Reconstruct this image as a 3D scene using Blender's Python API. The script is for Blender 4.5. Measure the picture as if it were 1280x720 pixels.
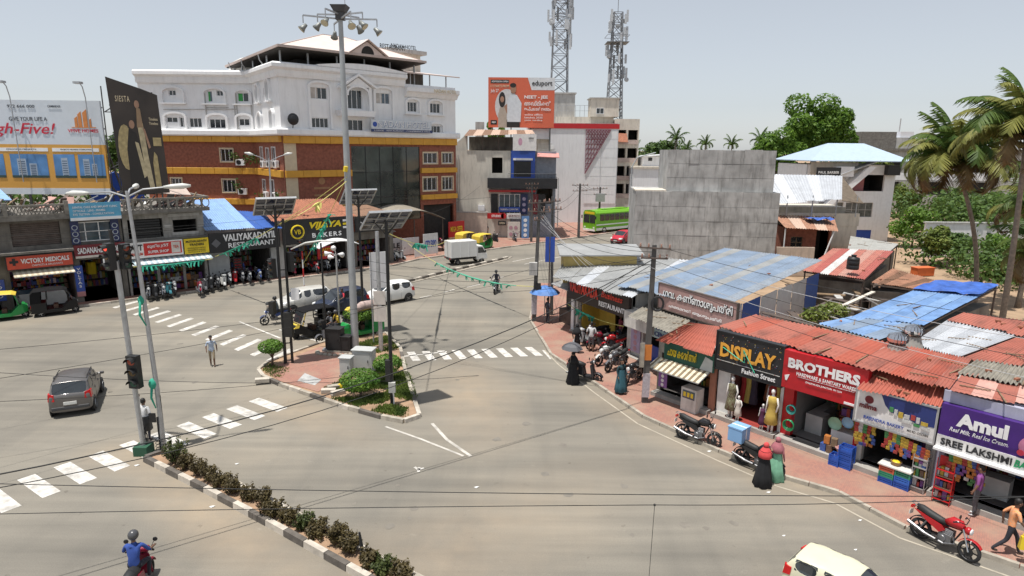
import bpy, bmesh, math, random
from mathutils import Vector, Matrix, noise
random.seed(7)
R = math.radians; PI = math.pi
for o in list(bpy.data.objects): bpy.data.objects.remove(o)
SC = bpy.context.scene
COL = SC.collection
# ---------------------------------------------------------------- camera, world, sun, exposure
CAM_H = 11.0; PITCH = R(12.3); ROLL = R(0.5); FPX = 800.0
cam = bpy.data.objects.new('camera', bpy.data.cameras.new('camera')); COL.objects.link(cam)
cam.data.sensor_width = 36; cam.data.lens = FPX / 1280 * 36
cam.data.clip_start = 0.1; cam.data.clip_end = 6000
cam.matrix_world = Matrix.Translation((0, 0, CAM_H)) @ Matrix.Rotation(PI / 2 - PITCH, 4, 'X') @ Matrix.Rotation(ROLL, 4, 'Z')
SC.camera = cam
SUN_DIR = Vector((-0.17, -0.14, 1.0)).normalized()        # towards the sun
W = bpy.data.worlds.new('World'); SC.world = W; W.use_nodes = True
nt = W.node_tree; nt.nodes.clear()
sky = nt.nodes.new('ShaderNodeTexSky'); sky.sky_type = 'NISHITA'; sky.sun_disc = False
sky.sun_elevation = math.asin(SUN_DIR.z); sky.sun_rotation = math.atan2(SUN_DIR.x, SUN_DIR.y)
sky.altitude = 0; sky.air_density = 1.0; sky.dust_density = 0.5; sky.ozone_density = 2.0
hsv = nt.nodes.new('ShaderNodeHueSaturation'); hsv.inputs['Saturation'].default_value = 0.4; nt.links.new(sky.outputs[0], hsv.inputs['Color'])   # thin white haze over the blue
bg = nt.nodes.new('ShaderNodeBackground'); bg.inputs['Strength'].default_value = 0.119
wo = nt.nodes.new('ShaderNodeOutputWorld')
hz = nt.nodes.new('ShaderNodeMixRGB'); hz.inputs[0].default_value = 0.4; hz.inputs[2].default_value = (4.3, 4.7, 5.25, 1)   # even white haze
nt.links.new(hsv.outputs[0], hz.inputs[1]); nt.links.new(hz.outputs[0], bg.inputs[0]); nt.links.new(bg.outputs[0], wo.inputs[0])
sl = bpy.data.lights.new('sun', 'SUN'); sl.energy = 5.0; sl.angle = R(0.9); sl.color = (1, 0.96, 0.9)
sun = bpy.data.objects.new('sun', sl); COL.objects.link(sun); sun.rotation_euler = SUN_DIR.to_track_quat('Z', 'Y').to_euler()
SC.view_settings.view_transform = 'Standard'; SC.view_settings.look = 'None'
SC.view_settings.exposure = 0.12; SC.view_settings.gamma = 1; SC.view_settings.use_curve_mapping = False
SC.render.engine = 'CYCLES'
SC.render.resolution_x = 1024; SC.render.resolution_y = 576

# ---------------------------------------------------------------- survey: where a sight line meets the ground or a plane
def ray(u, v):
    x = (u - 640) / FPX; y = (v - 360) / FPX
    X = x * math.cos(ROLL) - y * math.sin(ROLL); Y = x * math.sin(ROLL) + y * math.cos(ROLL)
    return Vector((X, math.cos(PITCH) - Y * math.sin(PITCH), -math.sin(PITCH) - Y * math.cos(PITCH)))
def G(u, v, z=0.0):
    d = ray(u, v); t = (z - CAM_H) / d.z
    return Vector((d.x * t, d.y * t, z))
def at(u, v, Y):
    d = ray(u, v); t = Y / d.y
    return Vector((d.x * t, Y, CAM_H + d.z * t))

# ---------------------------------------------------------------- materials
MATS = {}
def mat(name, col, rough=0.8, metal=0.0, var=0.12, scale=3.0, dirt=0.0, streak=False, bump=0.0, fine=40.0, emit=0.0, trans=0.0, col2=None, spec=0.5, alpha=1.0):
    """one procedural material: base colour broken up by two noises, optional weather stains and relief"""
    if name in MATS: return MATS[name]
    m = bpy.data.materials.new(name); m.use_nodes = True; t = m.node_tree; N = t.nodes; L = t.links
    b = N['Principled BSDF']; b.inputs['Roughness'].default_value = rough; b.inputs['Metallic'].default_value = metal
    b.inputs['Specular IOR Level'].default_value = spec
    tc = N.new('ShaderNodeTexCoord'); src = tc.outputs['Object']
    n1 = N.new('ShaderNodeTexNoise'); n1.inputs['Scale'].default_value = scale; n1.inputs['Detail'].default_value = 6; L.new(src, n1.inputs['Vector'])
    r1 = N.new('ShaderNodeValToRGB'); L.new(n1.outputs['Fac'], r1.inputs[0])
    c = Vector(col[:3]); c2 = Vector((col2 or col)[:3])
    r1.color_ramp.elements[0].position = 0.3; r1.color_ramp.elements[1].position = 0.7
    r1.color_ramp.elements[0].color = (*(c2 * (1 - var)), 1); r1.color_ramp.elements[1].color = (*[min(1, x) for x in c * (1 + var * 0.6)], 1)
    out = r1.outputs[0]
    if dirt > 0:
        mp = N.new('ShaderNodeMapping'); L.new(src, mp.inputs[0])
        mp.inputs['Scale'].default_value = (1.3, 1.3, 0.22) if streak else (0.5, 0.5, 0.5)
        n2 = N.new('ShaderNodeTexNoise'); n2.inputs['Scale'].default_value = 2.2; n2.inputs['Detail'].default_value = 9; n2.inputs['Roughness'].default_value = 0.68
        L.new(mp.outputs[0], n2.inputs['Vector'])
        r2 = N.new('ShaderNodeValToRGB'); L.new(n2.outputs['Fac'], r2.inputs[0])
        r2.color_ramp.elements[0].position = 0.48; r2.color_ramp.elements[1].position = 0.72
        r2.color_ramp.elements[0].color = (0, 0, 0, 1); r2.color_ramp.elements[1].color = (dirt, dirt, dirt, 1)
        mx = N.new('ShaderNodeMixRGB'); L.new(r2.outputs[0], mx.inputs[0]); L.new(out, mx.inputs[1])
        mx.inputs[2].default_value = (*(c * 0.25 + Vector((0.03, 0.026, 0.02))), 1); out = mx.outputs[0]
    L.new(out, b.inputs['Base Color'])
    if bump > 0:
        n3 = N.new('ShaderNodeTexNoise'); n3.inputs['Scale'].default_value = fine; n3.inputs['Detail'].default_value = 4; L.new(src, n3.inputs['Vector'])
        bp = N.new('ShaderNodeBump'); bp.inputs['Strength'].default_value = bump; bp.inputs['Distance'].default_value = 0.02
        L.new(n3.outputs['Fac'], bp.inputs['Height']); L.new(bp.outputs[0], b.inputs['Normal'])
    if emit: b.inputs['Emission Color'].default_value = (*c, 1); b.inputs['Emission Strength'].default_value = emit
    if alpha < 1: b.inputs['Alpha'].default_value = alpha
    MATS[name] = m; return m
def paint(name, col, rough=0.3, **k): return mat(name, col, rough, **{'var': 0.09, 'scale': 2.2, 'dirt': 0.12, **k})

def leafmat(name, c1, c2, trans=0.3):
    if name in MATS: return MATS[name]
    m = bpy.data.materials.new(name); m.use_nodes = True; t = m.node_tree; N = t.nodes; L = t.links
    b = N['Principled BSDF']; b.inputs['Roughness'].default_value = 0.55; b.inputs['Specular IOR Level'].default_value = 0.3
    tc = N.new('ShaderNodeTexCoord'); n = N.new('ShaderNodeTexNoise'); n.inputs['Scale'].default_value = 1.4; n.inputs['Detail'].default_value = 5
    L.new(tc.outputs['Object'], n.inputs['Vector'])
    r = N.new('ShaderNodeValToRGB'); r.color_ramp.elements[0].position = 0.35; r.color_ramp.elements[1].position = 0.66
    r.color_ramp.elements[0].color = (*c1, 1); r.color_ramp.elements[1].color = (*c2, 1); L.new(n.outputs['Fac'], r.inputs[0]); L.new(r.outputs[0], b.inputs['Base Color'])
    tr = N.new('ShaderNodeBsdfTranslucent'); L.new(r.outputs[0], tr.inputs[0]); ms = N.new('ShaderNodeMixShader'); ms.inputs[0].default_value = trans
    L.new(b.outputs[0], ms.inputs[1]); L.new(tr.outputs[0], ms.inputs[2]); L.new(ms.outputs[0], N['Material Output'].inputs[0])
    MATS[name] = m; return m

# ---------------------------------------------------------------- mesh builder
class MB:
    def __init__(s, T=None): s.v = []; s.f = []; s.mi = []; s.T = T or Matrix.Identity(4); s.m = 0
    def _add(s, vs, fs):
        n = len(s.v); s.v += [tuple(s.T @ Vector(p)) for p in vs]; s.f += [tuple(n + i for i in f) for f in fs]; s.mi += [s.m] * len(fs); return s
    def poly(s, *p): return s._add(p, [tuple(range(len(p)))])
    def box(s, x0, y0, z0, x1, y1, z1):
        return s._add([(x0,y0,z0),(x1,y0,z0),(x1,y1,z0),(x0,y1,z0),(x0,y0,z1),(x1,y0,z1),(x1,y1,z1),(x0,y1,z1)],
                      [(0,3,2,1),(4,5,6,7),(0,1,5,4),(1,2,6,5),(2,3,7,6),(3,0,4,7)])
    def cbox(s, c, d): return s.box(c[0]-d[0]/2, c[1]-d[1]/2, c[2]-d[2]/2, c[0]+d[0]/2, c[1]+d[1]/2, c[2]+d[2]/2)
    def hexa(s, a, b):   # two quads, bottom and top
        return s._add(list(a) + list(b), [(3,2,1,0),(4,5,6,7),(0,1,5,4),(1,2,6,5),(2,3,7,6),(3,0,4,7)])
    def slab(s, pts, th):   # planar-ish polygon with thickness downwards
        n = len(pts); low = [(p[0], p[1], p[2] - th) for p in pts]
        return s._add(list(pts) + low, [tuple(range(n)), tuple(range(2*n-1, n-1, -1))] + [(i, n+i, n+(i+1) % n, (i+1) % n) for i in range(n)])
    def prism(s, pts, z0, z1):
        n = len(pts)
        return s._add([(p[0], p[1], z0) for p in pts] + [(p[0], p[1], z1) for p in pts],
                      [tuple(range(n-1, -1, -1)), tuple(range(n, 2*n))] + [(i, (i+1) % n, n+(i+1) % n, n+i) for i in range(n)])
    def plate(s, pts, y0, y1):   # outline in x,z given a thickness in y
        n = len(pts)
        return s._add([(p[0], y0, p[1]) for p in pts] + [(p[0], y1, p[1]) for p in pts],
                      [tuple(range(n)), tuple(range(2*n-1, n-1, -1))] + [(i, n+i, n+(i+1) % n, (i+1) % n) for i in range(n)])
    def tube(s, pts, r, n=6, caps=True):
        P = [Vector(p) for p in pts]; rs = r if isinstance(r, (list, tuple)) else [r] * len(P); vs = []; fs = []
        up = None
        for i, p in enumerate(P):
            d = (P[min(i+1, len(P)-1)] - P[max(i-1, 0)]); d = d.normalized() if d.length > 1e-9 else Vector((0, 0, 1))
            if up is None or abs(up.dot(d)) > 0.95: up = Vector((0, 0, 1)) if abs(d.z) < 0.9 else Vector((1, 0, 0))
            a = d.cross(up).normalized(); b = a.cross(d); up = b
            for k in range(n):
                w = 2 * PI * k / n; vs.append(p + rs[i] * (a * math.cos(w) + b * math.sin(w)))
        for i in range(len(P)-1):
            for k in range(n): fs.append((i*n+k, i*n+(k+1) % n, (i+1)*n+(k+1) % n, (i+1)*n+k))
        if caps: fs.append(tuple(range(n-1, -1, -1))); fs.append(tuple((len(P)-1)*n+k for k in range(n)))
        return s._add(vs, fs)
    def cyl(s, p, q, r0, r1=None, n=12): return s.tube([p, q], [r0, r0 if r1 is None else r1], n)
    def bar(s, p, q, w, h=None):
        h = h or w; p = Vector(p); q = Vector(q); d = (q - p).normalized(); up = Vector((0, 0, 1)) if abs(d.z) < 0.95 else Vector((0, 1, 0))
        a = d.cross(up).normalized() * w / 2; b = a.cross(d).normalized() * h / 2
        return s.hexa([p-a-b, p+a-b, q+a-b, q-a-b], [p-a+b, p+a+b, q+a+b, q-a+b])
    def lathe(s, prof, n=16, c=(0, 0, 0), axis='z'):
        vs = []; fs = []
        for r, z in prof:
            for k in range(n):
                w = 2 * PI * k / n; x, y = r * math.cos(w), r * math.sin(w)
                vs.append({'z': (c[0]+x, c[1]+y, c[2]+z), 'y': (c[0]+x, c[1]+z, c[2]+y), 'x': (c[0]+z, c[1]+x, c[2]+y)}[axis])
        for i in range(len(prof)-1):
            for k in range(n): fs.append((i*n+k, i*n+(k+1) % n, (i+1)*n+(k+1) % n, (i+1)*n+k))
        return s._add(vs, fs)
    def ball(s, c, r, n=10, m=7):
        r = r if isinstance(r, (tuple, list)) else (r, r, r); vs = [(c[0], c[1], c[2]-r[2])]; fs = []
        for i in range(1, m):
            a = -PI/2 + PI*i/m
            for k in range(n): w = 2*PI*k/n; vs.append((c[0]+r[0]*math.cos(a)*math.cos(w), c[1]+r[1]*math.cos(a)*math.sin(w), c[2]+r[2]*math.sin(a)))
        vs.append((c[0], c[1], c[2]+r[2])); e = len(vs)-1
        for k in range(n): fs.append((0, 1+(k+1) % n, 1+k)); fs.append((e, 1+(m-2)*n+k, 1+(m-2)*n+(k+1) % n))
        for i in range(m-2):
            for k in range(n): fs.append((1+i*n+k, 1+i*n+(k+1) % n, 1+(i+1)*n+(k+1) % n, 1+(i+1)*n+k))
        return s._add(vs, fs)
    def wall(s, L, z0, z1, holes=(), d=0.2, back=False):
        """front face at local y=0 from x=0..L with openings (x0,z0,x1,z1) and reveals d deep"""
        xs = sorted({0, L} | {h[0] for h in holes} | {h[2] for h in holes}); zs = sorted({z0, z1} | {h[1] for h in holes} | {h[3] for h in holes})
        for i in range(len(xs)-1):
            for j in range(len(zs)-1):
                cx = (xs[i]+xs[i+1])/2; cz = (zs[j]+zs[j+1])/2
                if any(h[0] < cx < h[2] and h[1] < cz < h[3] for h in holes): continue
                s.poly((xs[i],0,zs[j]),(xs[i+1],0,zs[j]),(xs[i+1],0,zs[j+1]),(xs[i],0,zs[j+1]))
        for a, b, c, e in holes:
            s.poly((a,0,b),(a,d,b),(c,d,b),(c,0,b)); s.poly((a,0,e),(c,0,e),(c,d,e),(a,d,e))
            s.poly((a,0,b),(a,0,e),(a,d,e),(a,d,b)); s.poly((c,0,b),(c,d,b),(c,d,e),(c,0,e))
        return s
    def mesh(s, name, smooth=False):
        me = bpy.data.meshes.new(name); me.from_pydata(s.v, [], s.f)
        if max(s.mi, default=0) > 0: me.polygons.foreach_set('material_index', s.mi)
        if smooth: me.polygons.foreach_set('use_smooth', [True] * len(me.polygons))
        me.update(); return me
    def build(s, name, m, parent=None, smooth=False, label=None, fix=True):
        me = s.mesh(name, smooth)
        if fix:
            bm = bmesh.new(); bm.from_mesh(me); bmesh.ops.recalc_face_normals(bm, faces=bm.faces[:]); bm.to_mesh(me); bm.free()
        return put(name, me, m, parent, label)
def put(name, me, m, parent=None, label=None):
    for x in (m if isinstance(m, (list, tuple)) else [m]): me.materials.append(x)
    o = bpy.data.objects.new(name, me); COL.objects.link(o)
    if parent: o.parent = parent
    if label: o['label'] = label
    return o
def bev(o, w=0.02, seg=2):
    md = o.modifiers.new('bevel', 'BEVEL'); md.width = w; md.segments = seg; md.limit_method = 'ANGLE'; md.angle_limit = R(40); return o
def tag(o, label, cat, group=None):
    o['label'] = label; o['category'] = cat
    if group: o['group'] = group
    return o
def thing(name, label, cat, loc=(0, 0, 0), rz=0, group=None):
    o = bpy.data.objects.new(name, None); COL.objects.link(o); o.location = loc; o.rotation_euler = (0, 0, R(rz)); o.empty_display_size = 0.3
    return tag(o, label, cat, group)
def struct(o): o['kind'] = 'structure'; return o
def copytree(root, loc, rz, label=None, group=None, recol=None):
    """copy of a thing with its parts and sub-parts; recol maps a material to the copy's own"""
    def cp(o, par):
        c = o.copy(); COL.objects.link(c); c.parent = par
        if recol:
            for i, sl_ in enumerate(c.material_slots):
                k_ = sl_.material.name if sl_.material else ''
                if k_ in recol: sl_.link = 'OBJECT'; sl_.material = recol[k_]
        for ch in list(o.children): cp(ch, c)
        return c
    c = cp(root, None); c.location = loc; c.rotation_euler = (0, 0, R(rz))
    if label: c['label'] = label
    if group: c['group'] = group
    return c
def dirz(p, q): return math.degrees(math.atan2(q[1]-p[1], q[0]-p[0]))
def TR(x, y, z=0, rz=0): return Matrix.Translation((x, y, z)) @ Matrix.Rotation(R(rz), 4, 'Z')

_fonts = {}
def textmesh(s, th=0.02, bold=0.0, shear=0.0, spacing=1.0):
    cu = bpy.data.curves.new('lettering', 'FONT'); cu.body = s; cu.extrude = th; cu.offset = bold; cu.shear = shear; cu.space_character = spacing; cu.resolution_u = 2
    cu.align_x = 'CENTER'
    o = bpy.data.objects.new('tmp', cu); COL.objects.link(o)
    me = bpy.data.meshes.new_from_object(o.evaluated_get(bpy.context.evaluated_depsgraph_get()))
    bpy.data.objects.remove(o); bpy.data.curves.remove(cu); return me
def letters(parent, s, x0, x1, z0, z1, m, y=-0.03, bold=0.015, th=0.012, shear=0.0, name='lettering', spacing=1.0):
    """raised lettering fitted to a box on a board's local x,z face"""
    me = textmesh(s, 0.02, bold, shear, spacing); V = [v.co for v in me.vertices]
    if not V: return None
    a0 = min(v.x for v in V); a1 = max(v.x for v in V); b0 = min(v.y for v in V); b1 = max(v.y for v in V); c1 = max(abs(v.z) for v in V) or 1
    for v in me.vertices:
        c = v.co.copy(); v.co = (x0+(c.x-a0)/(a1-a0)*(x1-x0), y-(c.z/c1+1)*th/2, z0+(c.y-b0)/(b1-b0)*(z1-z0))
    me.materials.clear()
    return put(name, me, m, parent)
def signboard(name, label, loc, rz, w, z0, z1, m, depth=0.12, frame=None, cat='sign', group=None):
    t = thing(name, label, cat, loc, rz, group)
    MB().box(0, 0, z0, w, depth, z1).build('board', m, t)
    if frame:
        f = MB(); e = 0.05
        for a in ((0,z0-e,w,z0),(0,z1,w,z1+e),(-e,z0-e,0,z1+e),(w,z0-e,w+e,z1+e)): f.box(a[0], -0.03, a[1], a[2], depth, a[3])
        f.build('sign_frame', frame, t)
    return t
def flat(parent, pts, m, y=-0.006, name='print', th=0.004):  # flat print on a board, outline in local x,z
    return MB().plate(pts, y, y+th).build(name, m, parent)
def rect(x0, z0, x1, z1): return [(x0,z0),(x1,z0),(x1,z1),(x0,z1)]
def disc(x, z, r, n=20, rz=None): return [(x+r*math.cos(2*PI*k/n), z+(rz or r)*math.sin(2*PI*k/n)) for k in range(n)]

# palette
WHITE = mat('white_render', (0.83,0.83,0.83), 0.75, var=0.05, scale=0.8, dirt=0.16, streak=True, bump=0.05)
WHITEP = paint('white_paint', (0.8,0.8,0.8), 0.4)
CREAM = mat('cream_plaster', (0.62,0.57,0.49), 0.85, var=0.1, scale=0.7, dirt=0.45, streak=True, bump=0.08)
GREYW = mat('grey_plaster', (0.45,0.44,0.42), 0.9, var=0.15, scale=0.8, dirt=0.6, streak=True, bump=0.1)
DARKW = mat('mouldy_plaster', (0.17,0.155,0.135), 0.9, var=0.35, scale=1.2, dirt=0.75, streak=True, bump=0.15)
CONC = mat('raw_concrete', (0.42,0.42,0.41), 0.9, var=0.3, scale=0.9, dirt=0.8, streak=True, bump=0.12, fine=12)
BLACK = mat('matt_black', (0.018,0.018,0.02), 0.55, var=0.3, scale=2)
BLACKM = mat('black_metal', (0.025,0.026,0.028), 0.4, 0.3, var=0.1)
RUBBER = mat('rubber', (0.02,0.02,0.021), 0.8, var=0.1)
STEEL = mat('galvanised_steel', (0.45,0.46,0.47), 0.45, 0.6, var=0.15, scale=6)
CHROME = mat('chrome', (0.65,0.65,0.66), 0.18, 1.0, var=0.04)
POLE = mat('pole_grey', (0.36,0.38,0.39), 0.5, 0.2, var=0.1)
GLASS = mat('dark_glass', (0.02,0.024,0.028), 0.06, 0.0, var=0.2, spec=0.8)
GLASSB = mat('blue_glass', (0.06,0.09,0.12), 0.08, 0.0, var=0.4, spec=0.8)
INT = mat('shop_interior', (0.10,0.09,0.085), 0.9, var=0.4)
FLOORT = mat('floor_tile', (0.5,0.47,0.43), 0.4, var=0.1)
WOOD = mat('old_wood', (0.22,0.15,0.09), 0.8, var=0.3, scale=5)
BRICKR = mat('red_brick_clad', (0.27,0.095,0.06), 0.85, var=0.3, scale=4, bump=0.3, fine=18)
YELLOW = mat('ochre_panel', (0.62,0.32,0.035), 0.55, var=0.12, scale=1.5, dirt=0.15)
RED = paint('signal_red', (0.5,0.015,0.02))
BLUE = paint('sign_blue', (0.02,0.07,0.36))
YEL = paint('sign_yellow', (0.75,0.55,0.03))
GREEN = paint('sign_green', (0.02,0.25,0.1))
# ================================================================ GROUND, ROADS, ISLANDS
def asphalt_mat():
    m = bpy.data.materials.new('dusty_asphalt'); m.use_nodes = True; t = m.node_tree; N = t.nodes; L = t.links; b = N['Principled BSDF']
    b.inputs['Roughness'].default_value = 0.85; b.inputs['Specular IOR Level'].default_value = 0.3
    tc = N.new('ShaderNodeTexCoord')
    def nz(sc, det, rough=0.6, sx=(1,1,1), rot=0):
        mp = N.new('ShaderNodeMapping'); mp.inputs['Scale'].default_value = sx; mp.inputs['Rotation'].default_value = (0, 0, rot); L.new(tc.outputs['Object'], mp.inputs[0])
        n = N.new('ShaderNodeTexNoise'); n.inputs['Scale'].default_value = sc; n.inputs['Detail'].default_value = det; n.inputs['Roughness'].default_value = rough; L.new(mp.outputs[0], n.inputs['Vector']); return n.outputs['Fac']
    def ramp(f, a, b_, ca, cb):
        r = N.new('ShaderNodeValToRGB'); r.color_ramp.elements[0].position = a; r.color_ramp.elements[1].position = b_
        r.color_ramp.elements[0].color = (*ca, 1); r.color_ramp.elements[1].color = (*cb, 1); L.new(f, r.inputs[0]); return r.outputs[0]
    def mix(f, a, b_, mode='MIX', fac=None):
        x = N.new('ShaderNodeMixRGB'); x.blend_type = mode
        if f is not None: L.new(f, x.inputs[0])
        else: x.inputs[0].default_value = fac
        L.new(a, x.inputs[1]); L.new(b_, x.inputs[2]); return x.outputs[0]
    base = ramp(nz(0.09, 5), 0.35, 0.7, (0.216,0.198,0.166), (0.276,0.250,0.204))          # large tone drift, dust
    dust = ramp(nz(0.17, 7, 0.62), 0.5, 0.75, (0,0,0), (0.55,0.55,0.55))
    c = N.new('ShaderNodeRGB'); c.outputs[0].default_value = (0.32,0.275,0.212,1)
    base = mix(dust, base, c.outputs[0])
    lanes = ramp(nz(0.35, 5, 0.55, (0.16, 1, 1), R(-38)), 0.45, 0.72, (1,1,1), (0.68,0.69,0.71))   # worn wheel lanes
    base = mix(None, base, lanes, 'MULTIPLY', 0.8)
    lanes2 = ramp(nz(0.5, 5, 0.6, (1, 0.12, 1), R(20)), 0.5, 0.75, (1,1,1), (0.76,0.77,0.79))
    base = mix(None, base, lanes2, 'MULTIPLY', 0.7)
    fine_ = ramp(nz(1.6, 6, 0.6, (0.06, 1, 1), R(-46)), 0.35, 0.7, (1.05,1.05,1.05), (0.84,0.845,0.855)); base = mix(None, base, fine_, 'MULTIPLY', 0.85)
    fin2 = ramp(nz(1.3, 6, 0.6, (0.07, 1, 1), R(40)), 0.4, 0.7, (1,1,1), (0.88,0.885,0.89)); base = mix(None, base, fin2, 'MULTIPLY', 0.7)
    stain = ramp(nz(0.8, 8, 0.7), 0.63, 0.72, (1,1,1), (0.66,0.66,0.67))
    base = mix(None, base, stain, 'MULTIPLY', 0.6)
    gr = ramp(nz(28, 4, 0.7), 0.3, 0.7, (0.82,0.82,0.82), (1.1,1.1,1.1))
    base = mix(None, base, gr, 'MULTIPLY', 0.9)
    for (cx,cy,sx_,sy_,rz,amt) in ((-1.8,27.5,2.6,7,10,.75),(-9.0,25.5,5.5,1.8,-38,.7),(-9.2,17.6,6.5,1.6,-38,.85),(-13.5,21.5,3,2,0,.7),(9.5,19.8,7,1.5,-42,.55),(-1.5,16,3.2,9,-48,.5),(5.0,26,5,2,-55,.5),(-11,36.5,5,2.0,48,.5),(-27,42.5,12,1.6,42,.4),(1.5,46,2,10,8,.4)):   # wind-blown red dust along kerbs
        mp = N.new('ShaderNodeMapping'); mp.vector_type = 'TEXTURE'; mp.inputs['Location'].default_value = (cx,cy,0); mp.inputs['Rotation'].default_value = (0,0,R(rz)); mp.inputs['Scale'].default_value = (sx_,sy_,50)
        L.new(tc.outputs['Object'], mp.inputs[0]); gr_ = N.new('ShaderNodeTexGradient'); gr_.gradient_type = 'SPHERICAL'; L.new(mp.outputs[0], gr_.inputs[0])
        ml = N.new('ShaderNodeMath'); ml.operation = 'MULTIPLY'; L.new(gr_.outputs['Fac'], ml.inputs[0]); L.new(nz(0.9, 6, 0.65), ml.inputs[1])
        m2 = N.new('ShaderNodeMath'); m2.operation = 'MULTIPLY'; m2.use_clamp = True; L.new(ml.outputs[0], m2.inputs[0]); m2.inputs[1].default_value = 1.2*amt
        c3 = N.new('ShaderNodeRGB'); c3.outputs[0].default_value = (0.37,0.285,0.195,1); base = mix(m2.outputs[0], base, c3.outputs[0])
    spot = ramp(nz(3.1, 3, 0.5), 0.70, 0.76, (1,1,1), (0.72,0.71,0.70)); base = mix(None, base, spot, 'MULTIPLY', 0.8)
    pale = ramp(nz(1.1, 8, 0.72, (1,1.6,1), R(30)), 0.62, 0.75, (0,0,0), (0.3,0.3,0.3)); c4 = N.new('ShaderNodeRGB'); c4.outputs[0].default_value = (0.40,0.37,0.31,1); base = mix(pale, base, c4.outputs[0])
    L.new(base, b.inputs['Base Color'])
    bp = N.new('ShaderNodeBump'); bp.inputs['Strength'].default_value = 0.25; bp.inputs['Distance'].default_value = 0.01; L.new(nz(45, 3), bp.inputs['Height']); L.new(bp.outputs[0], b.inputs['Normal'])
    return m
ASPH = asphalt_mat()
def paver_mat():
    m = bpy.data.materials.new('red_pavers'); m.use_nodes = True; t = m.node_tree; N = t.nodes; L = t.links; b = N['Principled BSDF']; b.inputs['Roughness'].default_value = 0.85
    tc = N.new('ShaderNodeTexCoord'); mp = N.new('ShaderNodeMapping'); mp.inputs['Rotation'].default_value = (0,0,R(-52)); L.new(tc.outputs['Object'], mp.inputs[0])
    br = N.new('ShaderNodeTexBrick'); br.inputs['Scale'].default_value = 4.5; br.inputs['Color1'].default_value = (0.36,0.17,0.125,1); br.inputs['Color2'].default_value = (0.29,0.145,0.115,1); br.inputs['Mortar'].default_value = (0.2,0.14,0.11,1); br.inputs['Mortar Size'].default_value = 0.012
    L.new(mp.outputs[0], br.inputs['Vector'])
    n = N.new('ShaderNodeTexNoise'); n.inputs['Scale'].default_value = 0.9; n.inputs['Detail'].default_value = 8; L.new(tc.outputs['Object'], n.inputs['Vector'])
    r = N.new('ShaderNodeValToRGB'); r.color_ramp.elements[0].position = 0.42; r.color_ramp.elements[1].position = 0.72; r.color_ramp.elements[0].color = (0,0,0,1); r.color_ramp.elements[1].color = (0.75,0.75,0.75,1); L.new(n.outputs['Fac'], r.inputs[0])
    mx = N.new('ShaderNodeMixRGB'); mx.inputs[2].default_value = (0.33,0.24,0.175,1); L.new(r.outputs[0], mx.inputs[0]); L.new(br.outputs['Color'], mx.inputs[1]); L.new(mx.outputs[0], b.inputs['Base Color'])
    return m
PAVER = paver_mat()
EARTH = mat('dry_earth', (0.36,0.25,0.16), 0.95, var=0.25, scale=0.8, dirt=0.2, bump=0.3, fine=9)
SOIL = mat('red_soil', (0.33,0.215,0.135), 0.95, var=0.3, scale=2, bump=0.3, fine=15)
GRASSM = leafmat('grass_blades', (0.06,0.10,0.02), (0.15,0.20,0.04), 0.2)
ZEBRA = mat('road_marking', (0.62,0.60,0.56), 0.75, var=0.22, scale=4, dirt=0.75, bump=0.1, col2=(0.52,0.49,0.44))
KERBW = mat('kerb_white', (0.52,0.47,0.40), 0.8, var=0.2, scale=5, dirt=0.35)
KERBB = mat('kerb_black', (0.12,0.105,0.09), 0.85, var=0.3, scale=5)
KERBG = mat('kerb_stone', (0.38,0.34,0.28), 0.9, var=0.25, scale=4, dirt=0.4)

g = MB(); g.poly((-2500,-60,-0.06),(2500,-60,-0.06),(2500,4500,-0.06),(-2500,4500,-0.06)); struct(g.build('ground', EARTH))
road = MB(); road.poly((-140,-30,0),(24,-30,0),(24,20,0),(12,45,0),(11,63,0),(24,82,0),(75,126,0),(70,150,0),(-140,150,0)); road = struct(road.build('road', ASPH))

def stripe(pts, z=0.006, m=None, parent=None, name='zebra_stripe'):
    return MB().poly(*[(p[0], p[1], z) for p in pts]).build(name, m or ZEBRA, parent or road)
def zebra(first, last, n, along, wid, jit=0.02):
    """n stripes between two ground points; along = (half-length vector), wid = half-width along the row"""
    a = Vector(first).to_2d(); b = Vector(last).to_2d(); d = (b-a).normalized(); al = Vector(along).to_2d()
    for i in range(n):
        c = a + (b-a) * i / (n-1); j = random.uniform(1-jit, 1+jit)
        stripe([c-d*wid-al*j, c+d*wid-al, c+d*wid+al*j, c-d*wid+al])
# crossing A, front left
P0 = G(*[x for x in (0+8/2.25, 400+530/2.25)]); P8 = G(700/2.25, 400+272/2.25)
q = [G(27/2.25, 400+468/2.25), G(66/2.25, 400+455/2.25), G(140/2.25, 400+500/2.25), G(95/2.25, 400+520/2.25)]
al = ((q[2]+q[3])/2 - (q[0]+q[1])/2) / 2
zebra(P0, P8 + (P8-P0)/8.5, 10, al, 0.26)
# crossing B, back left
c0 = G(505/3.789+10, 230+606/3.789); c1 = G(1000/3.789+88, 230+760/3.789)
e0 = G(650/3.789, 230+652/3.789); e1 = G(765/3.789, 230+615/3.789)
zebra(G(158, 389), G(352, 449), 13, (e1-e0)/2, 0.22)
# crossing C, right of the island
a0 = G(440+140/2.4, 420+55/2.4); a1 = G(440+158/2.4, 420+82/2.4)
zebra(G(440+142/2.4, 420+69/2.4), G(440+548/2.4, 420+45/2.4), 10, (a1-a0)/2, 0.21)
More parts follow.
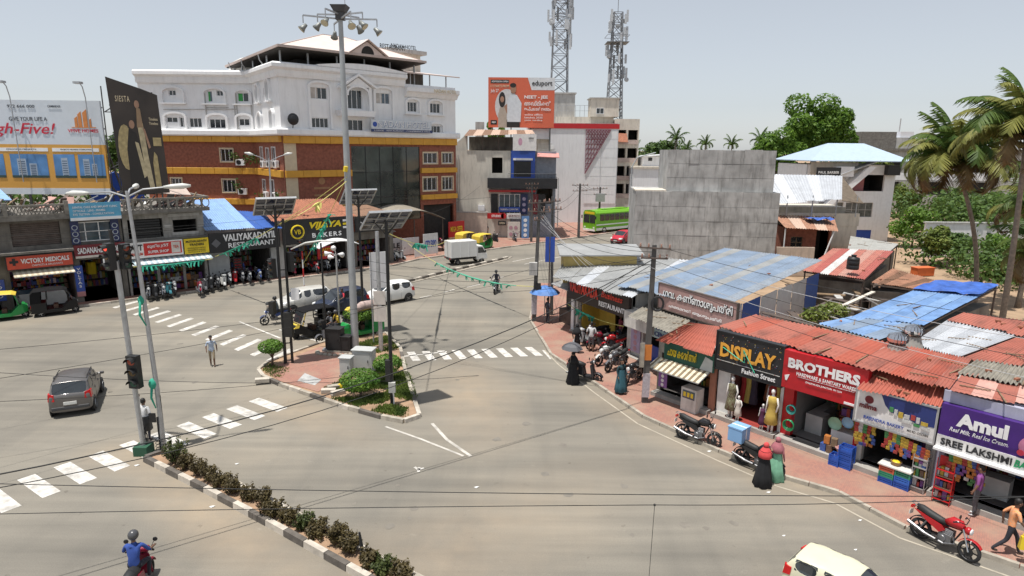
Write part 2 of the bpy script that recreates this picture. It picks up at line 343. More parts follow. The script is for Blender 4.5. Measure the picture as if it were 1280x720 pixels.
# lane lines
def line(pts, w=0.12, name='lane_line', mm=None):
    P = [Vector(p).to_2d() for p in pts]; m = MB()
    for i in range(len(P)-1):
        d = (P[i+1]-P[i]).normalized(); n = Vector((-d.y, d.x)) * w/2
        m.poly((*(P[i]-n), 0.006), (*(P[i+1]-n), 0.006), (*(P[i+1]+n), 0.006), (*(P[i]+n), 0.006))
    m.build(name, mm or ZEBRA, road)
VW = mat('worn_line', (0.52,0.49,0.44), .8, var=.25, scale=4, dirt=.6); line([G(485,536), G(530,551), G(583,571)], 0.10, mm=VW); line([G(543,531), G(562,551), G(592,571)], 0.13, mm=VW)
for u, v, u2, v2 in ((497,449,560,441),(300,408,352,428),(350,417,420,437),(525,374,540,371),(555,367,568,363),(583,360,600,356),(610,351,630,346),(655,330,700,320),(640,327,668,321),(680,437,690,448)):
    line([G(u,v), G(u2,v2)], 0.12)
for pts in (((522,586),(527,589),(534,587)), ((528,586),(527,592))): line([G(*p) for p in pts], 0.1, 'road_arrow')
# worn paint crumbs and litter on the road
PAPER = mat('paper_scrap', (0.7,0.7,0.68), 0.8, var=0.1)
lit = MB()
for u, v in ((1075,680),(985,664),(1080,643),(1136,615),(965,610),(820,523),(600,210+400),(300,586),(190,585),(175,590),(270,640),(205,587),(890,560),(705,445)):
    p = G(u, v); s = random.uniform(.05,.12)
    lit.poly((p.x-s,p.y,0.01),(p.x,p.y-s*.7,0.012),(p.x+s,p.y+.01,0.03),(p.x,p.y+s*.6,0.012))
o = lit.build('litter', PAPER); o['kind'] = 'stuff'

def kerb_run(parent, pts, L=0.9, w=0.18, h=0.15, mats=(KERBB, KERBW), closed=False, gap=0.012):
    """kerb stones laid one by one along a line, every stone a part"""
    P = [Vector(p).to_2d() for p in pts]
    if closed: P.append(P[0])
    k = 0
    for i in range(len(P)-1):
        d = P[i+1]-P[i]; n = max(1, round(d.length/L)); d.normalize(); nn = Vector((-d.y, d.x)) * w/2; st = (P[i+1]-P[i]).length/n
        for j in range(n):
            a = P[i]+d*(st*j+gap); b = P[i]+d*(st*(j+1)-gap); hh = h+random.uniform(-.012,.012); t = nn*0.85
            MB().hexa([(*(a-nn),-0.02),(*(b-nn),-0.02),(*(b+nn),-0.02),(*(a+nn),-0.02)], [(*(a-t),hh),(*(b-t),hh),(*(b+t),hh),(*(a+t),hh)]).build('kerb_stone', mats[k % len(mats)], parent); k += 1

def tuft(m, c, n, h, r, wd=0.03):
    for _ in range(n):
        x = c[0]+random.gauss(0, r); y = c[1]+random.gauss(0, r); a = random.uniform(0, 2*PI); hh = h*random.uniform(.5,1.2); t = random.uniform(-.6,.6)*hh
        dx, dy = math.cos(a)*wd, math.sin(a)*wd
        m.poly((x-dx,y-dy,c[2]),(x+dx,y+dy,c[2]),(x+t*math.sin(a)+dx*.3,y-t*math.cos(a),c[2]+hh))
def inside(p, poly):
    r = False; n = len(poly)
    for i in range(n):
        a, b = poly[i], poly[(i+1) % n]
        if (a[1] > p[1]) != (b[1] > p[1]) and p[0] < (b[0]-a[0])*(p[1]-a[1])/(b[1]-a[1])+a[0]: r = not r
    return r
def grass_in(name, poly, n, z, h=0.12):
    m = MB(); xs = [p[0] for p in poly]; ys = [p[1] for p in poly]; k = 0; tr = 0
    while k < n and tr < n*20:
        tr += 1; x = random.uniform(min(xs), max(xs)); y = random.uniform(min(ys), max(ys))
        if inside((x, y), poly) and noise.noise((x*.9, y*.9, 0)) > -0.15: tuft(m, (x, y, z), 7, h, 0.09); k += 1
    o = m.build(name, GRASSM, fix=False); o['kind'] = 'stuff'; return o

# --- traffic island
ipx = [(527,524),(508,531),(480,526),(453,519),(427,512),(392,500),(352,487),(331,478),(325,470),(336,461),(362,450),(399,436),(440,424),(484,421),(502,440),(509,470)]
ISL = [G(*p) for p in ipx]
isl = MB().prism([(p.x,p.y) for p in ISL], -0.02, 0.10).build('traffic_island', SOIL); struct(isl)
kerb_run(isl, ISL, 0.8, 0.2, 0.17, (KERBW, KERBG, KERBB, KERBG), closed=True)
brick = [G(*p) for p in ((352,484),(336,472),(372,452),(402,440),(437,450),(440,462),(437,478),(400,497))]
struct(MB().prism([(p.x,p.y) for p in brick], 0.05, 0.125).build('island_paving', PAVER))
MB().prism([(G(*p).x,G(*p).y) for p in ((374,484),(383,474),(404,482),(396,489))], 0.1, 0.135).build('panel_shadow_patch', CONC, isl)  # grey patch painted in for the solar panel's cast shadow
for nm, pl, n in (('island_grass', [(400,497),(437,479),(505,455),(520,500),(505,525),(470,520),(430,508)], 2600), ('island_grass', [(328,472),(340,463),(362,468),(352,480)], 90), ('island_grass', [(446,436),(486,424),(500,440),(470,447)], 450)):
    grass_in(nm, [tuple(G(*p)[:2]) for p in pl], n, 0.10, 0.11)
# loose kerb blocks lying on the grass
for u, v, rz, m in ((420,490,30,KERBG),(413,495,10,KERBW),(425,497,40,KERBW),(432,487,70,YEL),(330,483,20,KERBW)):
    p = G(u, v, 0.1); t = MB().box(-.32,-.13,0,.32,.13,.2).build('loose_block', m); bev(t, .02); t.location = p; t.rotation_euler = (0.05,0.04,R(rz))
    tag(t, {(420,490):'grey kerb block lying loose on the island grass, farther of the grey pair',(413,495):'whitish kerb block at the left edge of the island rubble heap',(425,497):'whitish kerb block nearest the round shrub on the island',(432,487):'yellow block lying in the grass beside the round shrub',(330,483):'white block lying in the road at the left corner of the island'}[(u,v)], 'kerb block', 'loose blocks around the island rubble')

# --- hedge median, front left
mA = G(186,584); mB_ = G(262,621); mC = G(340,661); mD = G(442,716); ext = mD + (mD-mC).normalized()*9
med = [mA, mB_, mC, mD, ext]
dn = Vector((0.62, 0.78, 0)) * 0.72
far = [p + dn for p in med]
hm = MB().prism([(p.x,p.y) for p in med] + [(p.x,p.y) for p in reversed(far)], -0.02, 0.11).build('hedge_median', SOIL); struct(hm)
kerb_run(hm, med, 0.8, 0.2, 0.2); kerb_run(hm, far, 0.8, 0.2, 0.2, (KERBW, KERBG)); kerb_run(hm, [med[0], far[0]], 0.5, 0.2, 0.2)
# --- narrow median far
fm = struct(MB().prism([(G(*p).x, G(*p).y) for p in ((506,355),(630,323),(640,321),(634,325),(510,357))], -.02, .05).build('far_median', KERBG))
TARP = mat('asphalt_stain', (0.19,0.172,0.145), .9, var=.2, scale=3)
random.seed(31)
for k in range(26):   # oil drips along the lanes
    u,v = random.choice(((580,465),(640,540),(720,600),(200,470),(90,610),(470,640),(870,640),(600,390)));  p = G(u+random.gauss(0,45), v+random.gauss(0,14)); r = random.uniform(.05,.2)
    MB().poly(*[(p.x+r*random.uniform(.6,1.2)*math.cos(2*PI*j/9), p.y+r*random.uniform(.6,1.4)*math.sin(2*PI*j/9), .0035+.0001*k) for j in range(9)]).build('oil_stain', TARP, road)
kerb_run(fm, [G(508,356), G(560,342), G(600,332), G(634,323.5)], 0.9, 0.3, 0.24)

# --- right pavement
kpx = [(660,375),(663,400),(690,443),(748,480),(807,519),(903,561),(980,591),(1053,611),(1137,653),(1280,699)]
KR = [G(*p) for p in kpx]; KR[0] = Vector((2.2,52,0)); KR.append(KR[-1] + (KR[-1]-KR[-2]).normalized()*12)
back = [Vector((26,4,0)), Vector((26,20,0)), Vector((10,52,0))]
rp = struct(MB().prism([(p.x,p.y) for p in KR] + [(p.x,p.y) for p in back], -0.02, 0.12).build('right_pavement', PAVER))
kerb_run(rp, KR, 1.0, 0.16, 0.13, (KERBG,))
line([G(*p) for p in ((682,437),(700,455),(745,489),(800,527),(900,571),(975,602),(1048,622),(1130,664),(1280,714))], 0.07, 'edge_line', mat('worn_marking', (0.42,0.375,0.30), .8, var=.2, scale=3, dirt=.3))
# --- left pavement and forecourt
Lo = Vector((-32.9,41.7,0)); Ld = Vector((0.7396,0.673,0)); Ln = Vector((-0.673,0.7396,0))
def Lp(s, d=0, z=0): return Lo + Ld*s + Ln*d + Vector((0,0,z))
lp_ = [Lp(-40,-1.0), Lp(0,-1.0), Lp(28,-1.2), Lp(32,0.2), Lp(75,1.6), Lp(75,14), Lp(-40,12)]
lp = struct(MB().prism([(p.x,p.y) for p in lp_], -0.02, 0.12).build('left_pavement', PAVER))
kerb_run(lp, lp_[:5], 1.6, 0.2, 0.14, (KERBG, KERBW))
# ================================================================ BUILDING HELPERS
def window(parent, T, x0, z0, x1, z1, nx=2, nz=1, fm=None, gm=None, y=0.12, fw=0.06, surround=None, sw=0.12, curtain=None):
    """framed window set back in its opening: window > pane (and stone surround)"""
    f = MB(T); fm = fm or WHITEP
    f.box(x0,y-.03,z0,x1,y+.04,z0+fw).box(x0,y-.03,z1-fw,x1,y+.04,z1).box(x0,y-.03,z0+fw,x0+fw,y+.04,z1-fw).box(x1-fw,y-.03,z0+fw,x1,y+.04,z1-fw)
    for i in range(1, nx):
        x = x0+(x1-x0)*i/nx; f.box(x-fw*.5,y-.02,z0+fw,x+fw*.5,y+.04,z1-fw)
    for j in range(1, nz):
        z = z0+(z1-z0)*j/nz; f.box(x0+fw,y-.01,z-fw*.5,x1-fw,y+.035,z+fw*.5)
    w = f.build('window', fm, parent)
    MB(T).box(x0+.02,y+.012,z0+.02,x1-.02,y+.03,z1-.02).build('pane', gm or GLASS, w)
    if curtain: MB(T).box(x0+.06,y+.004,z0+.08,x0+(x1-x0)*.45,y+.010,z1-.08).build('curtain', curtain, w)
    if surround:
        s = MB(T); s.box(x0-sw,-.06,z0-sw,x1+sw,.02,z0).box(x0-sw,-.05,z1,x1+sw,.02,z1+sw).box(x0-sw,-.05,z0,x0,.02,z1).box(x1,-.05,z0,x1+sw,.02,z1).build('frame', surround, w)
    return w
def arch(m, cx, z0, zs, rx, rz, w, y0, y1, n=10):
    """raised band following two jambs and an arch"""
    o = [(cx-rx-w, z0)]; i_ = [(cx-rx, z0)]
    for k in range(n+1):
        a = PI-PI*k/n; o.append((cx+(rx+w)*math.cos(a), zs+(rz+w)*math.sin(a))); i_.append((cx+rx*math.cos(a), zs+rz*math.sin(a)))
    o.append((cx+rx+w, z0)); i_.append((cx+rx, z0))
    for k in range(len(o)-1):
        p = [o[k], o[k+1], i_[k+1], i_[k]]
        m.hexa([(q[0],y1,q[1]) for q in p], [(q[0],y0,q[1]) for q in p])
def room(parent, x0, x1, z0, z1, dep, m=None, y=0.0, floor=True, T=None):
    r = MB(T); r.poly((x0,y+dep,z0),(x1,y+dep,z0),(x1,y+dep,z1),(x0,y+dep,z1)); r.poly((x0,y,z0),(x0,y+dep,z0),(x0,y+dep,z1),(x0,y,z1)); r.poly((x1,y,z0),(x1,y,z1),(x1,y+dep,z1),(x1,y+dep,z0)); r.poly((x0,y,z1),(x0,y+dep,z1),(x1,y+dep,z1),(x1,y,z1)); r.poly((x0,y,z0),(x1,y,z0),(x1,y+dep,z0),(x0,y+dep,z0))
    return r.build('shop_interior', m or INT, parent, fix=False)
GOODS = [mat('goods_%s' % n, [x*.7+.02 for x in c], 0.5, var=0.3, scale=14) for n, c in (('red',(.5,.04,.03)),('yellow',(.65,.45,.04)),('green',(.05,.3,.08)),('blue',(.04,.12,.45)),('white',(.7,.7,.68)),('orange',(.65,.22,.03)),('purple',(.2,.05,.3)),('brown',(.2,.11,.06)))]
def stock(parent, x0, x1, z0, z1, y, n=40, s=(.08,.22), dep=.25, name='stock', rows=4):
    """shelves of mixed goods, too jumbled to pick apart"""
    m = MB()
    for r in range(rows):
        z = z0+(z1-z0)*r/rows; x = x0
        m.m = 7; m.box(x0, y-.02, z-.03, x1, y+dep, z)
        while x < x1-.06:
            w = min(random.uniform(*s), x1-x); m.m = random.randrange(8)
            m.box(x+.01, y+random.uniform(0,.08), z, x+w-.01, y+dep, z+(z1-z0)/rows*random.uniform(.45,.9)); x += w
    o = m.build(name, GOODS, parent); o['kind'] = 'stuff'; return o
def pipe(parent, pts, m, r=.05, name='drain_pipe'): return MB().tube(pts, r, 6).build(name, m, parent)

# ================================================================ HOTEL
C0 = Vector((-21.7,61.6)); HZ = 42.3
hot = thing('hotel', 'large white and brick hotel with ochre bands and hipped terrace roof behind the left shops', 'hotel', (0,0,0))
TB = TR(C0.x, C0.y, 0, HZ); A0 = Vector((-38.9,69)); TA = TR(-40,69,0,0)
A1 = Vector((-27.1,69)); TC_ = TR(A1.x, A1.y, 0, dirz(A1, C0)); LC = (C0-A1).length
EB = C0 + Vector((math.cos(R(HZ)), math.sin(R(HZ))))*20.4
nB = Vector((-math.sin(R(HZ)), math.cos(R(HZ))))
foot = [(A0.x,A0.y),(A1.x,A1.y),(C0.x,C0.y),(EB.x,EB.y),tuple(EB+nB*13),(-30,88),(-39,86)]
SURR = mat('cream_surround', (0.62,0.52,0.36), 0.8, var=0.08)
PINKR = mat('pale_pink_roof', (0.66,0.55,0.50), 0.6, var=0.08, scale=1.2, dirt=0.12)
# --- wall openings
hA_w = [(4.25,16.05,5.0,16.6),(8.25,15.45,8.75,16.55),(9.2,16.05,9.9,16.6),(11.35,15.5,12.5,16.4),(3.75,13.35,4.9,13.9),(5.1,12.9,5.75,13.9),(6.1,12.88,7.4,13.84),(8.2,12.8,9.9,13.75),(11.3,13.1,12.4,13.8)]
hA_b = [(9.1,9.4,10.4,10.7),(9.05,6.2,10.4,7.5),(3.6,6.9,4.7,7.6)]
hC_w = [(0.8,15.6,1.3,16.5),(2.0,15.4,2.9,16.6),(4.2,15.7,4.7,16.6),(5.6,15.4,6.6,16.9),(0.8,13.2,1.3,14.0),(2.2,12.8,3.1,14.0),(5.2,13.2,5.7,14.0),(6.3,12.8,7.2,14.2)]
hC_b = [(1.5,9.2,2.4,10.9),(3.6,9.0,4.6,10.8),(5.6,9.0,6.8,10.9),(1.6,6.1,2.6,7.6),(4.2,6.0,5.6,7.7)]
hB_w = [(3.08,15.5,4.8,16.6),(3.04,12.8,4.8,13.75),(6.9,14.75,8.6,16.6),(6.9,12.5,8.6,13.7),(10.2,15.4,11.85,16.5),(13.95,14.75,15.2,15.8),(16.9,14.75,18.3,15.8),(16.9,12.5,18.3,13.4)]
hB_b = [(7.1,3.2,15.4,11.1),(15.9,9.3,17.75,10.45),(18.45,9.3,19.9,10.45),(15.8,6.3,17.65,7.75),(18.4,6.3,19.9,7.75),(15.8,.2,20.0,4.7)]
up = MB()
for T, L, h in ((TR(A0.x,69), A1.x-A0.x, [(a-1.1,b,c-1.1,d) for a,b,c,d in hA_w]), (TC_, LC, hC_w), (TB, 20.4, hB_w)):
    up.T = T; up.wall(L, 12.0, 17.6, h, 0.22)
up.T = Matrix.Identity(4)
for a, b in ((foot[3],foot[4]),(foot[4],foot[5]),(foot[5],foot[6]),(foot[6],foot[0])): up.poly((*a,12),(*b,12),(*b,17.6),(*a,17.6))
up.poly(*[(p[0],p[1],17.6) for p in foot])
up.build('upper_wall', WHITE, hot, fix=False)
lo = MB()
for T, L, h in ((TR(A0.x,69), A1.x-A0.x, [(a-1.1,b,c-1.1,d) for a,b,c,d in hA_b]), (TC_, LC, hC_b), (TB, 20.4, hB_b)):
    lo.T = T; lo.wall(L, 0, 12.0, h, 0.22)
lo.T = Matrix.Identity(4)
for a, b in ((foot[3],foot[4]),(foot[4],foot[5]),(foot[5],foot[6]),(foot[6],foot[0])): lo.poly((*a,0),(*b,0),(*b,12),(*a,12))
lo.build('brick_wall', BRICKR, hot, fix=False)
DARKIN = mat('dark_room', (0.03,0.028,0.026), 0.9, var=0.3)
core = MB(); cf = [(p[0]*0.97-0.9, p[1]*0.97+2.6) for p in foot]; core.prism([(A0.x+.4,69.5),(A1.x-.1,69.5),(C0.x-.1,C0.y+.8),(EB.x-.7,EB.y-.1),(EB.x-5,EB.y+5),(-30,87),(-38.5,85)], 0.2, 17.4); core.build('dark_core', DARKIN, hot)
# --- windows
GC = mat('green_curtain', (0.05,0.35,0.08), 0.7); PCUR = mat('pale_curtain', (0.5,0.46,0.42), 0.8, var=.2)
for i, (a,b,c,d) in enumerate(hA_w): window(hot, TA, a,b,c,d, 1 if c-a < .6 else (3 if c-a > 1.25 else 2), 1, curtain=(GC if i in (1,3) else None), gm=GLASSB if i==1 else GLASS)
for a,b,c,d in hA_b: window(hot, TA, a,b,c,d, 3, 1, surround=SURR)
for a,b,c,d in hC_w: window(hot, TC_, a,b,c,d, 1)
for a,b,c,d in hC_b: window(hot, TC_, a,b,c,d, 2, surround=WHITEP, sw=.08)
for i, (a,b,c,d) in enumerate(hB_w): window(hot, TB, a,b,c,d, 4 if i == 1 else 3, 1, curtain=PCUR if i in (0,4) else None, gm=GLASSB if i==4 else None)
for a,b,c,d in hB_b[1:5]: window(hot, TB, a,b,c,d, 3, 1, surround=SURR)
# curtain glass, four by three panes
CG = mat('curtain_glass', (0.05,0.065,0.055), 0.05, 0.0, var=0.6, scale=0.35, spec=1.0, col2=(0.02,0.025,0.025))  # greenish mottling in the colour imitates reflections on the glass
fr = MB(TB); a,b,c,d = hB_b[0]
for i in range(6):
    x = a+(c-a)*i/5; fr.box(x-.03,.06,b,x+.03,.16,d)
for j in range(4): fr.box(a,.05,b+(d-b)*j/3-.03,c,.15,b+(d-b)*j/3+.03)
gw = fr.build('glass_front', BLACKM, hot)
for i in range(5):
    for j in range(3): MB(TB).box(a+(c-a)*i/5+.03,.10,b+(d-b)*j/3+.03,a+(c-a)*(i+1)/5-.03,.125+random.uniform(0,.02),b+(d-b)*(j+1)/3-.03).build('pane', CG, gw)
# --- arches and mouldings
for T_, rows in ((TA, ((4.7,16.35,1.0,.45,15.35),(9.0,16.3,1.0,.45,15.3),(11.95,16.2,.75,.4,15.3),(4.7,13.95,1.0,.3,12.75),(9.05,13.85,.95,.3,12.7),(11.9,13.85,.75,.3,12.7))), (TB, ((3.95,16.65,1.0,.35,12.72),(11.0,16.6,1.0,.35,12.72),(14.6,15.75,.75,.3,14.6),(17.6,15.75,.85,.3,14.6),(17.6,13.35,.85,.25,12.7))), (TC_, ((2.45,16.5,.5,.5,15.3),(6.1,16.8,.55,.5,15.3),(2.65,13.9,.5,.4,12.7),(6.75,14.0,.5,.4,12.7)))):
    for cx, zs, rx, rz_, z0 in rows:
        mo = MB(T_); arch(mo, cx, z0, zs, rx, rz_, .22 if rx > .6 else .16, -.26, 0)
        if z0 > 12.72: mo.box(cx-rx-.3,-.36,z0-.13,cx+rx+.3,0,z0)
        mo.build('window_moulding', WHITE, hot)
# --- cornice and ledge, wrapped round the corner
def wrap(name, prof, m, B_end=20.4, B_start=0.0, zc=0, A_=True):
    """a moulding with profile (out, z) pairs run along left wing, recess and front"""
    dA = Vector((0,-1)); dC = Vector((-(C0-A1).y, (C0-A1).x)).normalized()*-1; dB = -nB
    mid = lambda u, v: (u+v)/(1+u.dot(v))
    e = Vector((math.cos(R(HZ)), math.sin(R(HZ))))
    path = [(A0, dA), (A1, mid(dA,dC)), (C0, mid(dC,dB)), (C0+e*B_end, dB)]
    if not A_: path = [(C0+e*B_start, dB), (C0+e*B_end, dB)]
    m_ = MB(); n = len(prof)
    for k in range(len(path)-1):
        for j in range(n):
            (o0,z0),(o1,z1) = prof[j], prof[(j+1) % n]
            p, q = path[k], path[k+1]
            m_.poly((*(p[0]+p[1]*o0),z0),(*(q[0]+q[1]*o0),z0),(*(q[0]+q[1]*o1),z1),(*(p[0]+p[1]*o1),z1))
    for q in (path[0], path[-1]): m_.poly(*[(*(q[0]+q[1]*o),z) for o,z in prof])
    return m_.build(name, m, hot)
wrap('cornice', [(-.3,17.3),(.25,17.3),(.35,17.6),(.35,17.9),(.75,18.1),(.75,18.4),(.55,18.55),(-.3,18.55)], WHITE, 13.6)
wrap('cornice', [(-.3,16.3),(.2,16.3),(.45,16.7),(.7,16.85),(.7,17.25),(-.3,17.25)], WHITE, 20.5, 13.61, A_=False)
wrap('ledge', [(-.2,12.02),(.5,12.02),(.62,12.15),(.62,12.55),(.5,12.66),(-.2,12.66)], WHITE, 20.6)
WRAPQ = [('A',TA,1.1,12.9),('C',TC_,0,LC),('B',TB,0,20.5)]
for T, x0, x1, bands in ((TA,1.1,12.85,((11.4,12.0),(8.1,8.75),(4.9,5.5))),(TC_,.05,LC-.05,((11.4,12.0),(8.1,8.75),(4.9,5.5))),(TB,.05,7.0,((8.1,8.75),(4.9,5.5))),(TB,.05,20.4,((11.3,12.0),)),(TB,15.45,20.4,((8.25,8.8),(5.3,5.85)))):
    for z0, z1 in bands:
        n = max(1, round((x1-x0)/1.55))
        for i in range(n):
            w = (x1-x0)/n; bev(MB(T).box(x0+w*i+.012,-.32,z0,x0+w*(i+1)-.012,-.01,z1).build('ochre_panel', YELLOW, hot), .02, 1)
# raised curved parapet of the front
pp = MB(TB); N_=14
for i in range(N_):
    x0 = 3.6+10*i/N_; x1 = 3.6+10*(i+1)/N_; f = lambda x: 18.62+.42*math.sin(PI*(x-3.6)/10)
    pp.hexa([(x0,-.74,18.5),(x1,-.74,18.5),(x1,.0,18.5),(x0,0,18.5)], [(x0,-.74,f(x0)),(x1,-.74,f(x1)),(x1,0,f(x1)),(x0,0,f(x0))])
pp.build('parapet', WHITE, hot)
# gabled porch and balcony
gp = MB(TB); gp.plate([(5.9,16.85),(7.8,18.1),(9.75,16.95),(9.75,16.75),(7.8,17.85),(5.9,16.65)], -1.0, 0); gp.plate([(6.5,16.8),(7.8,17.75),(9.2,16.85)], -.75, -.55)
gp.box(6.3,-.7,14.6,6.6,-.4,16.8).box(9.0,-.7,14.6,9.3,-.4,16.85); arch(gp, 7.8, 16.0, 16.2, 1.1, .6, .18, -.8, -.6); gp.build('porch_gable', WHITE, hot)
bl = MB(TB); bl.plate([(5.7,14.0),(9.3,14.0),(9.45,14.55),(5.55,14.55)], -1.15, 0); bl.build('balcony', WHITE, hot)
# --- terrace roof: posts, hipped sheets, dormer, stair tower
for x in (.5,3.2,6.2,9.2,12.2,15.2):
    for y in (.4, 12.2): MB(TB).cyl((x,y,17.6),(x,y,19.8 if y < 1 else 19.2),.09,n=8).build('terrace_post', POLE, hot)
for y in (3.5,7,10): MB(TB).cyl((.5,y,17.6),(.5,y,19.5),.09,n=8).build('terrace_post', STEEL, hot)
for x, y in ((0.2,3.5),(0.2,8.0),(.2,11.5)): MB(TB).tube([(x,y,18.5),(x-.4,y,19.0),(x-.5,y,19.5)],.06,6).build('roof_strut', STEEL, hot)
MB(TB).box(3.0,2.5,17.6,15.2,11.5,19.3).build('terrace_wall', DARKIN, hot); MB(TB).hexa([(-.1,-.8,19.72),(15.8,-.8,19.72),(15.8,12.7,19.02),(-.1,12.7,19.02)],[(-.1,-.8,19.8),(15.8,-.8,19.8),(15.8,12.7,19.1),(-.1,12.7,19.1)]).build('terrace_shade_slab', mat('ceiling_shade',(.05,.045,.04),.9), hot)  # near-black block and slab paint in the shade under the roof
ev = [(-.2,-.9,19.9),(15.9,-.9,19.9),(15.9,12.8,19.2),(-.2,12.8,19.2)]; rd = [(7.6,6.0,22.5),(10.2,6.0,22.5)]
rf = MB(TB)
for f in ((ev[0],ev[1],rd[1],rd[0]),(ev[1],ev[2],rd[1]),(ev[2],ev[3],rd[0],rd[1]),(ev[3],ev[0],rd[0])): rf.slab(f, .12)
rf.build('roof', PINKR, hot)
ed = MB(TB)
for i in range(4): ed.bar(ev[i], ev[(i+1) % 4], .1, .22)
ed.bar(ev[0], rd[0], .14, .1); ed.bar(ev[1], rd[1], .14, .1); ed.bar(rd[0], rd[1], .14, .1); ed.build('roof_ridge', mat('pink_trim',(0.5,0.41,0.37),.6), hot)
dm = MB(TB); dm.plate([(7.0,20.0),(8.9,21.2),(10.8,20.0)], -.9, -.75); dm.slab([(6.7,-1.2,20.0),(8.9,-1.2,21.4),(8.9,3.5,21.5),(6.7,-.2,20.05)], .08); dm.slab([(8.9,-1.2,21.4),(11.1,-1.2,20.0),(11.1,-.2,20.05),(8.9,3.5,21.5)], .08); dm.build('dormer', PINKR, hot)
MB(TB).plate([(8.9+.7*math.cos(PI*k/10), 20.02+.75*math.sin(PI*k/10)) for k in range(11)], -.93, -.88).build('dormer_opening', DARKIN, hot)
rt = MB(TB); rt.slab([(13.6,-.6,18.75),(20.6,-.6,18.75),(20.2,6,19.7),(13.6,6,19.7)], .12); rt.build('side_roof', PINKR, hot)
for x in (14.5,17,19.2): MB(TB).cyl((x,.1,17.2),(x,.1,18.75),.07,n=6).build('terrace_post', STEEL, hot)
MB(TB).box(14.0,1.2,17.2,16.9,6,18.9).build('terrace_wall', DARKW, hot)
st = MB(TB); st.box(15.8,6.2,17.2,20.0,9.5,21.6); st.build('stair_tower', CREAM, hot)
MB(TB).box(15.0,5.4,21.6,20.4,10,22.0).build('tower_slab', GREYW, hot)
letters(hot, 'NADAN HOTEL', 0, 3.4, 0, .45, BLACKM, name='roof_lettering').matrix_local = TB @ TR(15.6,5.5,22.02)
letters(hot, 'RESTAURANT', 0, 3.2, 0, .5, BLACKM, name='roof_lettering').matrix_local = TB @ TR(12.4,2.6,21.3)
letters(hot, 'NADAN HOTEL', 0, 3.0, 0, .38, SURR, name='lettering').matrix_local = TB @ TR(17.0,-.72,16.86)
TAN = mat('tank_white', (0.75,0.73,0.68), 0.6, var=.06)
MB().ball((-28.5,72.5,18.6), (2.3,1.8,1.75), 14, 8).build('water_tank', TAN, hot, True)
# satellite dish, pipes, air conditioners
dsh = MB(TB); dsh.lathe([(.0,0),(.3,.05),(.55,.2)], 14, (0.9,-.9,13.5), 'y'); dsh.tube([(.9,-.5,12.7),(.9,-.8,13.4)], .04); dsh.build('satellite_dish', BLACKM, hot)
pm = MB(TA)
for x in (8.0,11.0,11.25,12.75): pm.tube([(x,-.08,12.7),(x,-.08,16.3)], .05, 6)
pm.tube([(3.6,-.1,14.65),(11.2,-.1,14.75)], .04, 6); pm.tube([(8,-.1,14.9),(10.4,-.1,14.9)], .035, 6); pm.build('drain_pipe', GREYW, hot)
def aircon(parent, T, x, z, y=-.4):
    a = MB(T).box(x,y,z,x+.95,y+.34,z+.65).build('air_conditioner', WHITEP, parent); bev(a,.03)
    MB(T).lathe([(.0,-.01),(.06,-.015),(.24,-.008),(.26,.01)], 14, (x+.36,y-.005,z+.32), 'y').build('fan_grille', BLACKM, a)
for T,x,z in ((TA,10.75,9.0),(TA,10.75,5.95),(TC_,2.6,8.9),(TC_,4.9,8.95),(TC_,7.0,9.0),(TC_,2.9,5.8),(TC_,6.0,5.9)): aircon(hot, T, x, z)
MB(TB).box(.12,-.04,5.6,1.3,.0,11.3).build('cream_pilaster', SURR, hot)
wp = MB(TB); wp.plate([(2.9,6.9),(4.6,6.9),(4.6,7.1),(2.9,7.1)], -.03, 0); wp.plate([(2.9,6.2),(4.6,6.2),(4.6,6.4),(2.9,6.4)], -.03, 0); wp.plate(disc(3.75,7.7,.35), -.03, 0); wp.build('wall_emblem', mat('emblem_brown',(0.36,0.2,0.1),.8), hot)
# potted plants on the brick ledges
PLANT = leafmat('ledge_plant', (0.03,0.07,0.015), (0.09,0.15,0.03))
# hotel name board on the white front
sb = signboard('hotel_sign', 'long white board reading NADAN HOTEL in outlined capitals above the ochre band', TB @ Vector((9.0,-.95,0)), HZ, 7.4, 12.85, 13.75, mat('sign_pale',(0.62,0.66,0.70),.5,dirt=.2), .15)
letters(sb, 'NADAN HOTEL', 0.75, 7.1, 13.0, 13.62, mat('letter_shadow_blue',(0.2,0.27,0.42),.5), -.02, .02)
letters(sb, 'NADAN HOTEL', 0.69, 7.04, 13.05, 13.66, WHITEP, -.035, 0.0)
MB().plate(disc(.4,13.3,.25), -.02, 0).build('emblem', BLUE, sb)
MB().box(0,-.02,12.55,7.5,.1,12.82).build('caption_strip', mat('navy',(0.03,0.05,0.15),.5), sb)
letters(sb, 'LODGE - RESTAURANT - CONFERENCE HALL', .3, 7.2, 12.62, 12.76, WHITEP, -.03, 0)

# ================================================================ LEFT ROW
LZ = 42.3
def leaf_spray(m, c, n, s, leaf, flatz=1.0):
    for _ in range(n):
        p = Vector((random.gauss(0,s), random.gauss(0,s), random.gauss(0,s*flatz))); a = Vector((random.gauss(0,1),random.gauss(0,1),random.gauss(0,.7))).normalized(); b = a.cross(Vector((random.gauss(0,1),random.gauss(0,1),random.gauss(0,1)))).normalized()
        p = p + Vector(c); l = leaf*random.uniform(.6,1.3); m.poly(p-b*l*.3, p+a*l*.5-b*l*.0, p+b*l*.3, p-a*l*.5) if False else m.poly(p-a*l*.5, p+b*l*.28, p+a*l*.5, p-b*l*.28)
hp = MB()
for x, z in ((10.7,10.0),(10.9,6.8),(12.3,9.9)): leaf_spray(hp, TA @ Vector((x,-.5,z)), 60, .3, .3)
for x, z in ((.8,9.6),(8.4,6.3),(2.5,5.9)): leaf_spray(hp, TC_ @ Vector((x,-.4,z)), 50, .3, .3)
o = hp.build('ledge_plants', PLANT, hot, fix=False); o['kind'] = 'stuff'
